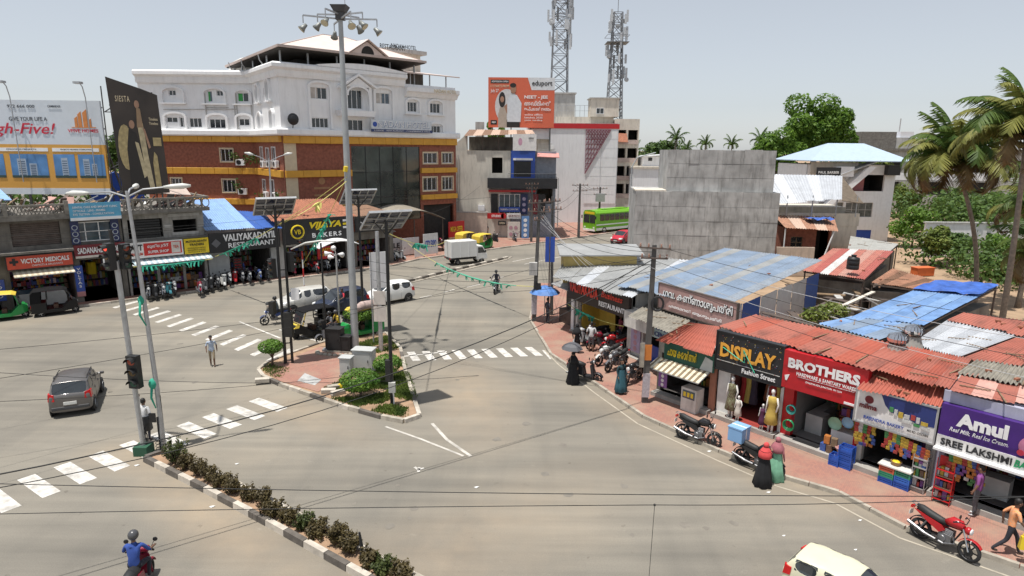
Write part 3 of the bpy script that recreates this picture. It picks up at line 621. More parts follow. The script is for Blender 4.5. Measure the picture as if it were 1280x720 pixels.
ROOFD = mat('roof_slab_dirty', (0.2,0.185,0.165), 0.95, var=.3, dirt=.5, bump=.2)
PEEL = mat('peeling_grey_render', (0.33,0.315,0.29), 0.9, var=0.3, scale=1.6, dirt=0.8, streak=True, bump=0.15)

b1 = thing('shop_building', 'mouldy two storey shop building with the red medicals sign at far left', 'building', Lp(-7), LZ)   # local x = s+7
hs = [(6.6,0.12,10.1,2.75),(10.55,0.12,13.05,3.1),(1.0,0.12,6.0,2.75),(7.0,4.35,9.7,5.9),(10.3,4.35,12.8,5.75),(1.5,4.35,5.5,5.9)]
MB().wall(13.35, 0, 6.1, hs, .35).build('front_wall', DARKW, b1, fix=False)
sh = MB(); sh.box(0,.36,0,.2,9,6.1).box(13.15,.36,0,13.35,9,6.1).box(0.2,8.8,0,13.15,9,6.1); sh.build('side_wall', DARKW, b1)
sh = MB(); sh.box(-.3,-.7,6.1,13.4,9.2,6.4).box(0,-.95,3.95,10.2,0,4.1); sh.build('roof_slab', ROOFD, b1)
pr = MB(); pr.box(-.3,-.7,6.4,10.1,-.5,6.5).box(-.3,-.7,7.0,10.1,-.5,7.12)
for i in range(52): x = -.2+i*.2; pr.bar((x,-.6,6.5),(x+.2,-.6,7.0),.05); pr.bar((x+.2,-.6,6.5),(x,-.6,7.0),.05)
for x in (-.3,3.3,6.7,10.0): pr.box(x,-.75,6.4,x+.25,-.45,7.3)
pr.build('lattice_parapet', mat('lattice_dirty',(.24,.22,.19),.9,var=.3,dirt=.7), b1)
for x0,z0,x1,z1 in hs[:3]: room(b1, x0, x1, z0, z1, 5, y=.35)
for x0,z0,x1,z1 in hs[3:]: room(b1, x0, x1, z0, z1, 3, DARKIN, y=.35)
SHUT = mat('rusty_shutter', (0.13,0.10,0.085), 0.7, 0.3, var=.3)
m = MB()
for i in range(12): m.box(7.02,.2,4.37+i*.128,9.68,.26,4.37+i*.128+.11)
m.build('shutter', SHUT, b1)
m = MB()
for i in range(12): m.box(1.52,.2,4.37+i*.128,5.48,.26,4.37+i*.128+.11)
m.build('shutter', SHUT, b1)
window(b1, Matrix.Identity(4), 10.32,4.37,12.78,5.73, 3, 2, fm=WHITEP, gm=GLASSB, y=.1)
stock(b1, 6.7, 10.0, .9, 2.6, 2.2, rows=4); stock(b1, 10.7, 12.9, .3, 2.6, 4.8); stock(b1, 1.1, 5.9, .3, 2.6, 2.5)
cn = MB(); cn.box(6.75,.5,.12,9.6,1.0,1.05); cn.build('counter', mat('counter_white',(0.5,0.5,0.48),.4,dirt=.2), b1)
m = MB(); m.box(6.85,.55,1.05,8.0,.95,1.35); m.build('glass_case', GLASSB, b1)
MB().box(8.15,1.3,2.2,9.6,1.34,2.55).build('led_sign', mat('led_red',(0.9,0.05,0.04),.4,emit=.8), b1)
m = MB(); m.tube([(11.7,3.4,1.5),(11.7,3.4,2.4)],.35,8); m.build('hanging_shirts', YEL, b1)
# junk on the roof
jk = MB(); JM = [WOOD, SHUT, mat('rag_pink',(0.5,0.3,0.25),.9), mat('tin_sheet',(0.4,0.42,0.43),.5,.4,dirt=.3), BLUE]
for i in range(60):
    x = random.uniform(4,13); y = random.uniform(.3,4); jk.m = random.randrange(4); a = random.uniform(-.5,.5); l = random.uniform(.4,1.8)
    jk.bar((x,y,6.4+random.uniform(.1,.3)),(x+l*math.cos(a*3),y+l*math.sin(a*3),6.5+random.uniform(.0,1.0)),random.uniform(.05,.5),.05)
o = jk.build('roof_junk', JM, b1); o['kind'] = 'stuff'
bt = MB(); bt.slab([(0.0,.5,7.5),(7.4,.8,7.4),(7.0,4.5,8.1),(0.0,4.5,8.2)], .06); bt.build('blue_sheet', mat('sky_blue_sheet',(0.25,0.42,0.66),.6,var=.15,dirt=.15), b1)
m = MB()
for x in (.5,2.5,4.5,6.5): m.cyl((x,.9,6.4),(x,.9,7.45),.04,n=6)
m.build('sheet_post', SHUT, b1)

b2 = thing('shop_building', 'peeling grey two storey shop building beside the yellow agency sign', 'building', Lp(6.45), LZ)      # local x = s-6.45
hs = [(0.15,0.12,5.3,2.72),(0.3,4.3,2.6,5.7),(3.3,4.5,5.0,5.5)]
MB().wall(5.5, 0, 6.15, hs, .3).build('front_wall', PEEL, b2, fix=False)
sh = MB(); sh.box(0,.31,0,.15,9,6.15).box(5.35,.31,0,5.5,9,6.15).box(.15,8.8,0,5.35,9,6.15); sh.build('side_wall', PEEL, b2)
MB().box(-.1,-.8,6.15,5.8,9.2,6.42).box(-.1,-.5,4.1,5.6,0,4.2).build('roof_slab', ROOFD, b2)
pr = MB(); pr.box(-.1,-.8,7.12,5.8,-.62,7.25).box(5.6,-.62,7.12,5.8,8,7.25)
for i in range(10):
    x = .05+i*.58; pr.box(x-.05,-.78,6.42,x+.05,-.64,7.12)
    for a in (0,1): pr.tube([(x+.05+.25*(1-math.cos(PI*k/6)) , -.71, 6.77+(1-2*a)*.33*math.sin(PI*k/6)) for k in range(7)], .035, 4)
pr.build('baluster_parapet', mat('lattice_dirty',(.24,.22,.19),.9), b2)
room(b2, .15, 5.3, .12, 2.72, 4.5, y=.3); room(b2, .3, 2.6, 4.3, 5.7, 2, DARKIN, y=.3); room(b2, 3.3, 5.0, 4.5, 5.5, 2, DARKIN, y=.3)
stock(b2, .3, 5.2, .3, 2.6, 2.0, rows=5); stock(b2, 2.9, 5.2, .15, 1.3, .5, rows=2, s=(.2,.5))
m = MB()
for i in range(7): m.box(.5,-.12+.01*i,4.35+i*.19,2.4,-.08+.01*i,4.35+i*.19+.15)
m.build('louvre', BLACKM, b2)
for x in (1.9,3.7): MB().box(x,.0,.12,x+.18,.2,2.7).build('shop_post', PEEL, b2)
for x,z,w_ in ((3.0,5.75,2.2),(2.7,4.95,.5),(3.2,4.35,1.9)): MB().box(x,-.04,z,x+w_,-.01,z+.22).build('patched_plank', GREYW, b2)
jk = MB()
for i in range(30):
    x = random.uniform(.3,5); y = random.uniform(0,3); jk.m = random.randrange(4); l = random.uniform(.4,1.6); a = random.uniform(-1,1)
    jk.bar((x,y,6.5),(x+l*math.cos(a),y+l*math.sin(a),6.5+random.uniform(.2,1.0)),random.uniform(.05,.6),.05)
o = jk.build('roof_junk', JM, b2); o['kind'] = 'stuff'
m = MB(); m.slab([(1.8,.5,7.6),(4.9,.4,7.3),(5.1,2.5,7.8),(2.0,3.2,8.2)], .05); m.build('lean_to_sheet', mat('pinkish_tin',(0.5,0.40,0.35),.7,dirt=.4), b2)
MB().plate([(-.5,6.4),(3.3,6.4),(3.3,7.6),(1.4,8.9),(-.5,8.0)], 7.6, 8).build('blue_gable', BLUE, b2)

# awnings
def striped_awning(name, label, loc, rz, w, z, drop, out, ca, cb, n):
    t = thing(name, label, 'awning', loc, rz)
    for i in range(n):
        a = w*i/n; b = w*(i+1)/n; MB().slab([(a,0,z),(b,0,z),(b,-out,z-drop),(a,-out,z-drop)], .03).build('awning_stripe', ca if i % 2 else cb, t)
    MB().bar((0,-out,z-drop-.03),(w,-out,z-drop-.03),.04).bar((0,0,z-.03),(0,-out,z-drop-.03),.04).bar((w,0,z-.03),(w,-out,z-drop-.03),.04).build('awning_frame', STEEL, t); return t
CRM = mat('awning_cream',(0.66,0.6,0.45),.7,dirt=.2); BRN = mat('awning_brown',(0.2,0.15,0.09),.7)
striped_awning('awning', 'cream striped awning under the red medicals sign', Lp(-.25,-.2), LZ, 3.3, 2.85, .3, 1.1, CRM, mat('awning_tan',(0.5,0.43,0.3),.7), 22)
striped_awning('awning', 'long pale blue awning over the shopfront below the yellow agency sign', Lp(6.4,-.35), LZ, 5.6, 2.85, .3, 1.0, mat('awning_blue',(0.4,0.5,0.55),.6,dirt=.2), WHITEP, 30)

# --- signs of the left row
def Ls(s, d=-.35): return Lp(s, d)
SR = mat('medical_red',(0.55,0.07,0.035),.5,var=.08,dirt=.1)
t = signboard('shop_sign', 'faded red VICTORY MEDICALS board with a black cross', Ls(-.5,-.6), LZ, 3.6, 2.95, 3.8, SR, .12, BLACKM)
letters(t, 'VICTORY MEDICALS', .75, 3.4, 3.3, 3.62, WHITEP, bold=.025); letters(t, 'CHEMISTS & DRUGGISTS', 1.3, 3.0, 3.08, 3.2, WHITEP, bold=0)
MB().plate(rect(.3,3.22,.46,3.68), -.03, 0).plate(rect(.15,3.37,.61,3.53), -.034, 0).build('cross', BLACK, t)
MAR = mat('maroon_board',(0.16,0.012,0.02),.45)
t = signboard('shop_sign', 'maroon SADANANDA STORES board with white capitals', Ls(3.25,-.5), LZ, 3.1, 3.3, 4.2, MAR, .15)
letters(t, 'SADANANDA STORES', .2, 3.0, 3.6, 4.02, WHITEP, bold=.02); MB().box(.05,-.02,3.3,3.05,0,3.45).build('caption_strip', mat('pale_strip',(.6,.55,.5),.5), t)
SKYB = mat('cyan_board',(0.10,0.36,0.55),.5,var=.12,dirt=.15)
t = signboard('shop_sign', 'sky blue printed board with white lines of text on the parapet', Ls(3.25,-.75), LZ, 3.05, 5.92, 7.1, SKYB, .1)
MB().box(.02,-.02,5.92,3.03,0,6.12).build('caption_strip', WHITEP, t)
for z,a,b,s in ((6.82,.2,2.85,'DENTAL CARE AND IMPLANT CLINIC'),(6.58,.2,2.1,'OPTICALS - LENS - FRAMES'),(6.34,.2,2.6,'EYE TESTING - CONSULTATION')): letters(t, s, a, b, z-.07, z+.07, WHITEP, bold=.01)
NAVY = mat('navy_panel',(0.015,0.025,0.10),.4,var=.1)
for s in (3.25,5.65):
    t = signboard('sign_panel', 'tall navy panel with white rings left of the upper window' if s < 4 else 'tall navy panel with white rings right of the upper window', Ls(s,-.2), LZ, .5, 4.25, 5.85, NAVY, .1, group='ringed navy panels')
    for z in (5.4,4.95,4.5):
        m = MB(); k = [( .25+.16*math.cos(2*PI*i/14), z+.16*math.sin(2*PI*i/14)) for i in range(15)]; m.tube([(a,-.01,b) for a,b in k], .025, 4); m.build('ring_print', mat('print_pale',(.55,.6,.65),.5), t)
t = signboard('pillar_poster', 'blue vertical poster with white lettering on the pillar by the arcade', Ls(3.15,-.12), LZ, .5, .9, 2.75, BLUE, .06)
letters(t, 'V\nO\nL\nT\nA\nS', .12, .38, 1.2, 2.6, WHITEP, bold=.02); MB().box(0,-.01,.55,.5,.06,.9).build('base_print', mat('poster_pinkish',(.45,.2,.2),.6), t)
t = signboard('pillar_poster', 'blue poster with white lettering at the left picture edge', Ls(-1.35,-.12), LZ, .6, .9, 2.3, BLUE, .06)
letters(t, 'S\nO\nL\nD', .15, .45, 1.1, 2.2, WHITEP, bold=.02)
t = signboard('shop_sign', 'white and red AVT tea board between maroon and yellow signs', Ls(6.5,-.75), LZ, 3.6, 2.95, 4.1, mat('board_white',(.72,.70,.68),.5,dirt=.15), .1)
MB().plate(rect(.95,3.1,3.5,4.0), -.012, 0).build('print', mat('avt_red',(0.55,0.03,0.025),.5), t)
letters(t, 'AVT', .08, .88, 3.5, 3.95, BLACK, bold=.03); letters(t, 'PREMIUM', .1, .85, 3.15, 3.35, SR, bold=.02)
letters(t, 'മുത്തൂറ്റ്', 1.2, 2.6, 3.6, 3.9, WHITEP, -.04); letters(t, 'SUPER SHOP', 1.2, 2.6, 3.25, 3.45, WHITEP, -.04)
MB().plate(rect(2.8,3.15,3.4,3.95), -.02, 0).build('print', mat('pack_print',(.6,.55,.5),.5), t); letters(t, 'TEA', 2.9, 3.3, 3.5, 3.7, SR, -.045)
t = signboard('shop_sign', 'yellow agency board with dark lettering', Ls(10.2,-.75), LZ, 1.75, 2.92, 4.08, YEL, .1)
letters(t, 'MUTHALADATH', .12, 1.6, 3.78, 3.95, BLACK, bold=.02); letters(t, 'TRADERS', .35, 1.4, 3.52, 3.7, BLACK, bold=.02)
for z in (3.35,3.2,3.05): letters(t, 'WHOLESALE & RETAIL', .2, 1.5, z-.04, z+.04, BLACK, bold=0)

# Valiyakadayil restaurant
b3 = thing('restaurant_building', 'single storey restaurant with blue tin roof and black board', 'building', Lp(12.05), LZ)
MB().wall(5.65, 0, 3.0, [(1.6,.12,5.0,2.7)], .3).build('front_wall', mat('grey_tile_wall',(.35,.36,.36),.6,dirt=.3), b3, fix=False)
m = MB(); m.box(0,.31,0,.15,7,4.4).box(5.5,.31,0,5.65,7,4.4).box(.15,6.8,0,5.5,7,4.4); m.build('side_wall', GREYW, b3)
room(b3, 1.6, 5.0, .12, 2.7, 4.5, y=.3); stock(b3, 1.8, 4.8, .2, 2.2, 3.8)
TINB = mat('blue_tin',(0.22,0.36,0.62),.5,.2,var=.1,dirt=.2); TINB2 = mat('deep_blue_tin',(0.03,0.10,0.36),.5,.2,var=.1)
def corr(parent, P, m, n, waves=5, amp=.035, th=.0, name='roof_sheet', over=.12):
    """corrugated sheets side by side over the patch P = (front left, front right, back right, back left); every sheet a part"""
    a,b,c,d = [Vector(p) for p in P]; nn = (b-a).cross(d-a).normalized(); nn = nn if nn.z > 0 else -nn
    for i in range(n):
        mb = MB(); u0 = i/n; u1 = (i+1)/n; K = waves*4; lift = nn*(.012*(i % 2) + random.uniform(0,.02)); fr_ = []; bk = []; ov = random.uniform(-over, over)
        for k in range(K+1):
            u = u0+(u1-u0)*k/K; w = nn*amp*math.sin(2*PI*waves*k/K)
            fr_.append(a+(b-a)*u+w+lift+(a-d)*ov/max(.1,(a-d).length)); bk.append(d+(c-d)*u+w+lift)
        mb._add([tuple(p) for p in fr_+bk], [(k,k+1,K+2+k,K+1+k) for k in range(K)])
        mm = m[i % len(m)] if isinstance(m, (list,tuple)) else m
        mb.build(name, mm, parent, True, fix=False)
corr(b3, [(-.2,-.6,4.6),(3.6,-.6,4.5),(3.0,4.2,6.6),(-.2,4.2,6.6)], TINB, 4)
corr(b3, [(3.6,-.6,4.45),(5.9,-.6,4.35),(5.9,4.0,5.3),(3.0,4.2,5.6)], TINB2, 3)
t = signboard('restaurant_sign', 'black VALIYAKADAYIL RESTAURANT board with white capitals', Ls(12.0,-.75), LZ, 5.6, 2.8, 4.35, BLACK, .2)
letters(t, 'VALIYAKADAYIL', 1.05, 5.3, 3.65, 4.2, WHITEP, bold=.03); letters(t, 'RESTAURANT', 1.4, 5.1, 3.1, 3.5, WHITEP, bold=.02)
MB().plate([(.5,3.2),(.85,3.55),(.5,3.9),(.15,3.55)], -.02, 0).build('emblem', mat('dim_grey',(.12,.12,.13),.5), t)
for p in ((14.0,2.1),(14.05,1.7)): pass
t = signboard('menu_board', 'small red handwritten board in the restaurant doorway', Ls(14.0,.2), LZ, .7, 1.2, 2.1, BLACK, .05)
for z in (1.95,1.75,1.5,1.3): letters(t, 'MEALS READY', .08, .62, z-.05, z+.05, RED, bold=.01)

# Vijaya bakers
b4 = thing('bakery_building', 'bakery with tiled lean-to roof and wide black board', 'building', Lp(17.75), LZ)
MB().wall(6.9, 0, 3.2, [(.6,.12,6.3,2.6)], .3).build('front_wall', GREYW, b4, fix=False)
m = MB(); m.box(0,.31,0,.15,7,4.6).box(6.75,.31,0,6.9,7,4.6).box(.15,6.8,0,6.75,7,4.6); m.build('side_wall', GREYW, b4)
room(b4, .6, 6.3, .12, 2.6, 3.5, y=.3); stock(b4, .8, 6.2, .2, 2.3, 2.6, rows=4)
TILE = mat('clay_tile',(0.33,0.13,0.075),.85,var=.3,scale=4,dirt=.4)
corr(b4, [(-.6,-.4,4.9),(7.2,-.4,4.85),(7.0,3.6,6.2),(-.4,3.6,6.4)], TILE, 8, 4, .05)
t = signboard('bakery_sign', 'wide black VIJAYA BAKERS board with yellow letters and round emblem', Ls(17.95,-.6), LZ, 6.4, 2.85, 4.95, BLACK, .25)
YL = mat('letter_yellow',(0.8,0.6,0.02),.4)
letters(t, 'VIJAYA', 2.35, 5.3, 3.95, 4.65, YL, bold=.04, shear=.25); letters(t, 'BAKERS', 2.55, 5.3, 3.3, 3.7, WHITEP, bold=.02, spacing=1.3)
m = MB(); m.tube([(1.25+.55*math.cos(2*PI*k/24),-.03,3.9+.55*math.sin(2*PI*k/24)) for k in range(25)], .07, 6); m.build('emblem', YL, t); letters(t, 'VB', .95, 1.55, 3.7, 4.1, YL, bold=.02)
for z,mm in ((4.6,WHITEP),(4.3,YL),(4.0,WHITEP)): MB().box(5.5,-.02,z-.09,6.3,0,z+.09).build('stripe', mm, t)
t = signboard('menu_board', 'red board with gold lettering leaning in the bakery front', Ls(21.0,-.4), LZ, 1.5, 1.3, 2.4, RED, .05)
letters(t, 'TASTY\nCAKES', .2, 1.3, 1.55, 2.25, YL, bold=.01)
m = thing('awning', 'arched white canvas awning below the bakery board', 'awning', Lp(20.5,-.6), LZ)
k = MB(); P_ = [(x, 2.55+.5*math.sin(PI*x/4.0)) for x in [i*.4 for i in range(11)]]
for i in range(10): k.hexa([(P_[i][0],-1.2,P_[i][1]-.12),(P_[i+1][0],-1.2,P_[i+1][1]-.12),(P_[i+1][0],0,P_[i+1][1]),(P_[i][0],0,P_[i][1])], [(P_[i][0],-1.2,P_[i][1]-.06),(P_[i+1][0],-1.2,P_[i+1][1]-.06),(P_[i+1][0],0,P_[i+1][1]+.06),(P_[i][0],0,P_[i][1]+.06)])
k.build('canvas', WHITEP, m)
b5 = thing('shop_building', 'small dark shop with the black ORCHID board beside the bakery', 'building', Lp(24.75), LZ)
MB().wall(4.2, 0, 3.4, [(.3,.12,3.8,2.6)], .3).build('front_wall', DARKW, b5, fix=False); room(b5, .3,3.8,.12,2.6,3.5,y=.3); stock(b5,.4,3.7,.2,2.3,2.5)
MB().box(0,.31,0,.15,6,4.2).box(4.05,.31,0,4.2,6,4.2).build('side_wall', DARKW, b5); corr(b5, [(-.2,-.4,4.85),(4.4,-.4,4.8),(4.4,5,5.3),(-.2,5,5.3)], mat('rust_tin',(.25,.15,.1),.7,.2,var=.3), 5)
t = signboard('shop_sign', 'black board reading ORCHID in white beside the bakery sign', Ls(24.75,-.55), LZ, 4.1, 3.4, 4.7, BLACK, .2)
letters(t, 'ORCHID', .25, 2.4, 3.9, 4.35, WHITEP, bold=.02); MB().box(.5,-.02,3.6,2.1,0,3.66).build('stripe', WHITEP, t)

# ================================================================ BILLBOARDS AT LEFT
bb = thing('billboard', 'wide hoarding with a white top and orange foot over the left shops', 'billboard', (-42.9,47.2,-.35), 3)
FRM = mat('billboard_steel',(0.12,0.12,0.12),.6,.4)
BW = mat('vinyl_pale',(0.60,0.64,0.68),.5,var=.03,dirt=.08); BO = mat('vinyl_orange',(0.62,0.32,0.06),.5,var=.03)
MB().box(0,0,11.35,13.05,.18,14.45).build('upper_vinyl', BW, bb); MB().box(0,0,8.2,13.05,.18,11.35).build('lower_vinyl', BO, bb); MB().box(0,-.01,7.75,13.05,.16,8.2).build('skirt', BW, bb)
fr = MB()
for x in (1,4,7,10,12.6): fr.bar((x,.4,6.2),(x,.4,14.3),.14); fr.bar((x,.4,12.5),(x,3.2,6.2),.1); fr.bar((x,3.2,6.2),(x,.4,9),.08)
for z in (8.5,10.5,12.5,14): fr.bar((0,.32,z),(13,.32,z),.1)
fr.build('frame', FRM, bb)
BR = mat('brush_red',(0.55,0.02,0.05),.5); DK = mat('print_dark',(0.06,0.07,0.09),.5)
letters(bb, 'High-Five!', 4.35, 9.75, 11.85, 12.85, BR, bold=.008, shear=.3); letters(bb, 'GIVE YOUR LIFE A', 6.6, 9.25, 13.0, 13.28, DK, bold=.01)
letters(bb, '972 666 000', 6.6, 8.5, 13.9, 14.12, DK, bold=.01); letters(bb, 'CAMBRIDGE', 9.4, 10.3, 13.95, 14.1, DK)
letters(bb, 'VFIVE HOMES', 10.6, 12.75, 12.22, 12.45, BR, bold=.015)
lg = MB()
for x,w_,h in ((11.15,.2,.75),(11.4,.25,1.1),(11.75,.3,1.25),(12.1,.2,.6)): lg.plate([(x,12.6),(x+w_,12.6),(x+w_,12.6+h),(x,12.6+h*.8)], -.03, -.005)
lg.plate([(10.9,12.55),(12.6,12.55),(12.6,12.6),(10.9,12.6)], -.03, -.005); lg.build('logo', mat('logo_orange',(0.6,0.22,0.06),.5), bb)
for x0,x1 in ((5.4,9.0),(9.3,12.6)): MB().plate(rect(x0,10.85,x1,11.1), -.02, 0).build('caption_strip', WHITEP, bb)
letters(bb, 'ONGOING PROJECTS', 6.1, 8.2, 10.92, 11.04, DK, -.04); letters(bb, 'PROJECTS NEARING COMPLETION', 9.9, 12.1, 10.92, 11.04, DK, -.04)
skyp = mat('print_sky',(0.10,0.25,0.50),.5,var=.4,scale=.7); twp = mat('print_tower',(0.35,0.42,0.5),.5,var=.2); lnp = mat('print_window',(0.09,0.13,0.2),.5)
for k, x0 in enumerate((3.2,6.25,9.35,11.05)):
    w_ = 2.6 if k < 2 else 1.5 if k == 2 else 1.85
    if k == 2: x0 = 9.3
    f = flat(bb, rect(x0,8.95,x0+w_,10.65), skyp, -.02, 'photo_print')
    for x,h,ww in ((.18,.85,.24),(.5,.62,.2)) if k != 2 else ((.36,.9,.3),):
        MB().plate(rect(x0+w_*x,9.05,x0+w_*(x+ww),9.05+1.5*h), -.03, -.022).build('tower_print', twp, f)
        m = MB()
        for i in range(7):
            z = 9.12+i*1.5*h/8; m.plate(rect(x0+w_*(x+.03),z,x0+w_*(x+ww-.03),z+.07), -.034, -.031)
        m.build('floor_print', lnp, f)
    MB().plate(rect(x0,8.95,x0+w_,9.12), -.036, -.03).build('tree_print', mat('print_green',(.03,.06,.05),.6), f)
for x in (6.8,12.0):
    t = thing('hoarding_lamp', 'thin bent lamp arm on top of the wide hoarding at its right end' if x > 9 else 'thin bent lamp arm on top of the wide hoarding near the picture edge', 'lamp', Vector((-42.6+x,47.0+.05*x,0)), 3, 'hoarding lamps')
    MB().tube([(0,0,8.3),(0,-.1,14.3),(.0,-.3,15.0),(.1,-.8,15.3)], .035, 6).build('arm', STEEL, t); MB().box(-.1,-1.2,15.15,.35,-.75,15.3).build('lamp_head', STEEL, t)
sx = thing('billboard', 'tilted dark brown fashion hoarding with a seated couple beside the hotel', 'billboard', at(144,236,46.5), 33)
sx.location.z = -.75; sx.scale.x = .88; pz0 = 8.2
SB = mat('vinyl_brown',(0.045,0.034,0.028),.45,var=.35,scale=.6)
MB().plate([(0.35,8.2),(3.75,8.3),(3.55,15.3),(2.4,15.7),(.05,16.4)], 0, .15).build('vinyl', SB, sx)
fr = MB()
for x in (.5,3.2): fr.bar((x,.3,6.3),(x,.3,15.5),.12); fr.bar((x,.3,14.5),(x-.3,3,6.3),.09)
fr.bar((-.3,3,6.3),(-.3,.8,15.8),.09)
for z in (8.5,10.5,12.5,14.5): fr.bar((.1,.25,z),(3.5,.25,z),.08); fr.bar((.5,.3,z),(-.2,2.2,z-.4),.06); fr.bar((-.2,2.2,z-.4),(2.9,2.2,z-.4),.06)
fr.build('frame', FRM, sx)
letters(sx, 'SIESTA', .55, 1.55, 14.75, 15.15, SURR, spacing=1.3)
skin_p = mat('print_skin',(0.36,0.21,0.14),.6); gold_p = mat('print_gold',(0.42,0.33,0.16),.5,var=.3,scale=4); drk_p = mat('print_black',(0.02,0.016,0.014),.5); cream_p = mat('print_cream',(0.5,0.42,0.26),.5,var=.3,scale=3)
for nm, mm, pts in (('chair_print',gold_p,disc(.95,11.6,.55,16,1.6)),('gown_print',drk_p,[(1.0,8.8),(2.3,8.8),(2.0,11.3),(1.75,12.6),(1.25,12.9),(1.0,11.5)]),('gown_print',cream_p,[(1.9,13.0),(2.3,13.3),(2.45,11.0),(2.7,8.6),(2.35,8.6),(2.1,10.5)]),('sash_print',cream_p,[(1.6,12.0),(1.85,11.9),(2.25,9.6),(2.0,9.4)]),('face_print',skin_p,disc(1.5,13.2,.2,12,.3)),('face_print',skin_p,disc(2.0,14.6,.18,12,.28)),('arm_print',skin_p,[(2.25,13.0),(2.4,12.9),(2.7,11.6),(2.55,11.5)]),('gown_print',gold_p,[(2.8,8.7),(3.2,8.7),(3.1,11.0),(2.9,11.3),(2.75,10.5)]),('badge_print',gold_p,rect(2.9,11.7,3.5,12.3)),('body_print',mat('print_tan',(0.3,0.2,0.12),.6),[(1.85,13.0),(2.3,13.0),(2.2,14.3),(1.95,14.4)])):
    flat(sx, pts, mm, -.02-.004*len(sx.children), nm)
for z in (13.6,13.3): letters(sx, 'Timeless', 2.75, 3.4, z-.1, z+.1, SURR)
# ================================================================ CENTRE BUILDINGS
I4 = Matrix.Identity(4)
cb = thing('studio_building', 'cream and blue three storey building with black canopy and red studio sign', 'building', (-8.0, 80, 0))
OLDC = mat('stained_cream', (0.60,0.57,0.50), 0.9, var=.1, scale=.6, dirt=.45, streak=True, bump=.08)
MB().wall(7.7, 0, 10.7, [(5.4,8.0,6.7,9.9),(5.0,5.9,7.7,6.0)], .8).build('front_wall', OLDC, cb, fix=False)
m = MB(); m.box(0,.81,0,.3,9,10.7).box(13,.81,0,13.3,9,10.7).box(.3,8.7,0,13,9,10.7).box(.3,.81,10.4,13.0,8.7,10.6); m.build('side_wall', OLDC, cb)
room(cb, 5.4,6.7,8.0,9.9,1.5,DARKIN,y=.8)
MB().wall(5.55, 0, 10.7, [(.6,8.2,2.7,10.0),(-.0+3.2,4.3,5.2,6.6)], .3).build('front_wall', mat('grey_blue_wall',(.25,.28,.33),.8,dirt=.4), cb, fix=False).location = (7.75,.3,0)
bp_ = MB(); bp_.box(7.75,-.15,7.3,10.7,.29,10.75); o = bp_.build('blue_panel', BLUE, cb)
MB().box(8.1,-.2,7.6,10.2,-.14,9.5).build('window', BLACKM, o); MB().box(8.0,-.3,9.6,10.4,-.14,9.85).build('tube_light', WHITEP, o)
MB().box(4.9,-1.3,6.25,13.4,-.05,7.45).build('black_canopy', BLACK, cb)
MB().box(5.0,-.5,5.75,10.8,-.01,6.0).build('red_band', RED, cb)
window(cb, TR(6.3,-.2,0), 0,3.0,2.6,5.5, 4,1, gm=GLASSB, y=0)
for x,mm in ((5.3,BLACK),(9.0,NAVY),(10.3,MAR),(11.2,BLACKM)): MB().box(x,-.15,3.0,x+.85,0,5.5).build('poster_panel', mm, cb)
for k in range(3): MB().plate(disc(9.4,3.5+.7*k,.22), -.2, -.16).build('poster_figure', mat('poster_lilac',(.4,.35,.5),.6), cb)
rr = MB(); rr.tube([(7.4,-.9,7.5),(7.4,-.9,8.0),(13.3,-.9,8.0),(13.3,-.9,7.5)], .03, 5)
for i in range(14): rr.cyl((11+i*.17,-.9,7.45),(11+i*.17,-.9,8.0),.02,n=4)
rr.build('balcony_rail', BLACKM, cb)
MB().slab([(10.9,-.9,10.1),(13.6,-.9,10.0),(13.6,.6,10.5),(10.9,.6,10.6)], .08).build('red_sunshade', mat('sunshade_pink',(.55,.25,.22),.7), cb)
# terrace shed
m = MB()
for x in (2.2,4.2,6.2,8.0): m.cyl((x,.5,10.7),(x,.5,12.6),.06,n=6)
m.build('shed_post', SHUT, cb); MB().box(2.4,3,10.7,10,3.2,12.4).build('shed_wall', DARKW, cb)
corr(cb, [(2.0,-.4,12.4),(10.6,-.4,12.75),(10.4,4,13.3),(2.4,4,13.3)], [mat('rust_tin',(.25,.15,.1),.7,.2,var=.3), mat('pinkish_tin2',(.5,.36,.28),.7,dirt=.3)], 8, 4)
MB().plate([(0,10.7),(2.2,12.6),(2.4,12.6),(2.4,10.7)], .4, .6).build('gable_wall', OLDC, cb)
MB().box(3.1,5,10.7,4.2,6,14.3).build('roof_turret', GREYW, cb)
pp2 = MB()
for x in (.5,1.0,1.3): pp2.tube([(x,-.1,.2),(x,-.1,10.2)], .05, 5)
pp2.build('drain_pipe', GREYW, cb); m = MB(); m.box(3.7,-.4,3.4,4.5,-.05,4.1); m.build('air_conditioner', WHITEP, cb)
t = signboard('advert_board', 'white advert board on the terrace above the blue panel', (-.05,79.3,0), 0, 2.85, 10.75, 12.7, mat('board_white',(.72,.70,.68),.5,dirt=.15), .1)
flat(t, disc(.9,1.9-.1+10,.25,12,.45), mat('print_rose',(.55,.3,.4),.6), name='figure_print'); letters(t, 'salon', 1.9, 2.5, 12.1, 12.4, BLACK)
t = signboard('shop_sign', 'red STUDIO board with rounded end over the pale wall', (-3.2,79.0,0), 0, 2.1, 2.5, 3.2, RED, .1)
letters(t, 'STUDIO', .6, 1.75, 2.7, 3.0, WHITEP, bold=.03); MB().plate(disc(2.1,2.85,.35,16), 0, .1).build('round_end', RED, t)
t = signboard('shop_sign', 'pale long board right of the red studio sign', (-.72,79.1,0), 0, 1.7, 2.5, 3.2, mat('board_white',(.72,.70,.68),.5), .1)
letters(t, 'ALBUM PHOTOS', .2, 1.6, 2.75, 3.0, MAR)
t = signboard('shop_sign', 'blue strip board under the studio show window', (-1.7,79.2,0), 0, 2.6, 3.35, 3.95, BLUE, .1)
letters(t, 'MOBILES & COMPUTERS', .2, 2.4, 3.55, 3.75, WHITEP)
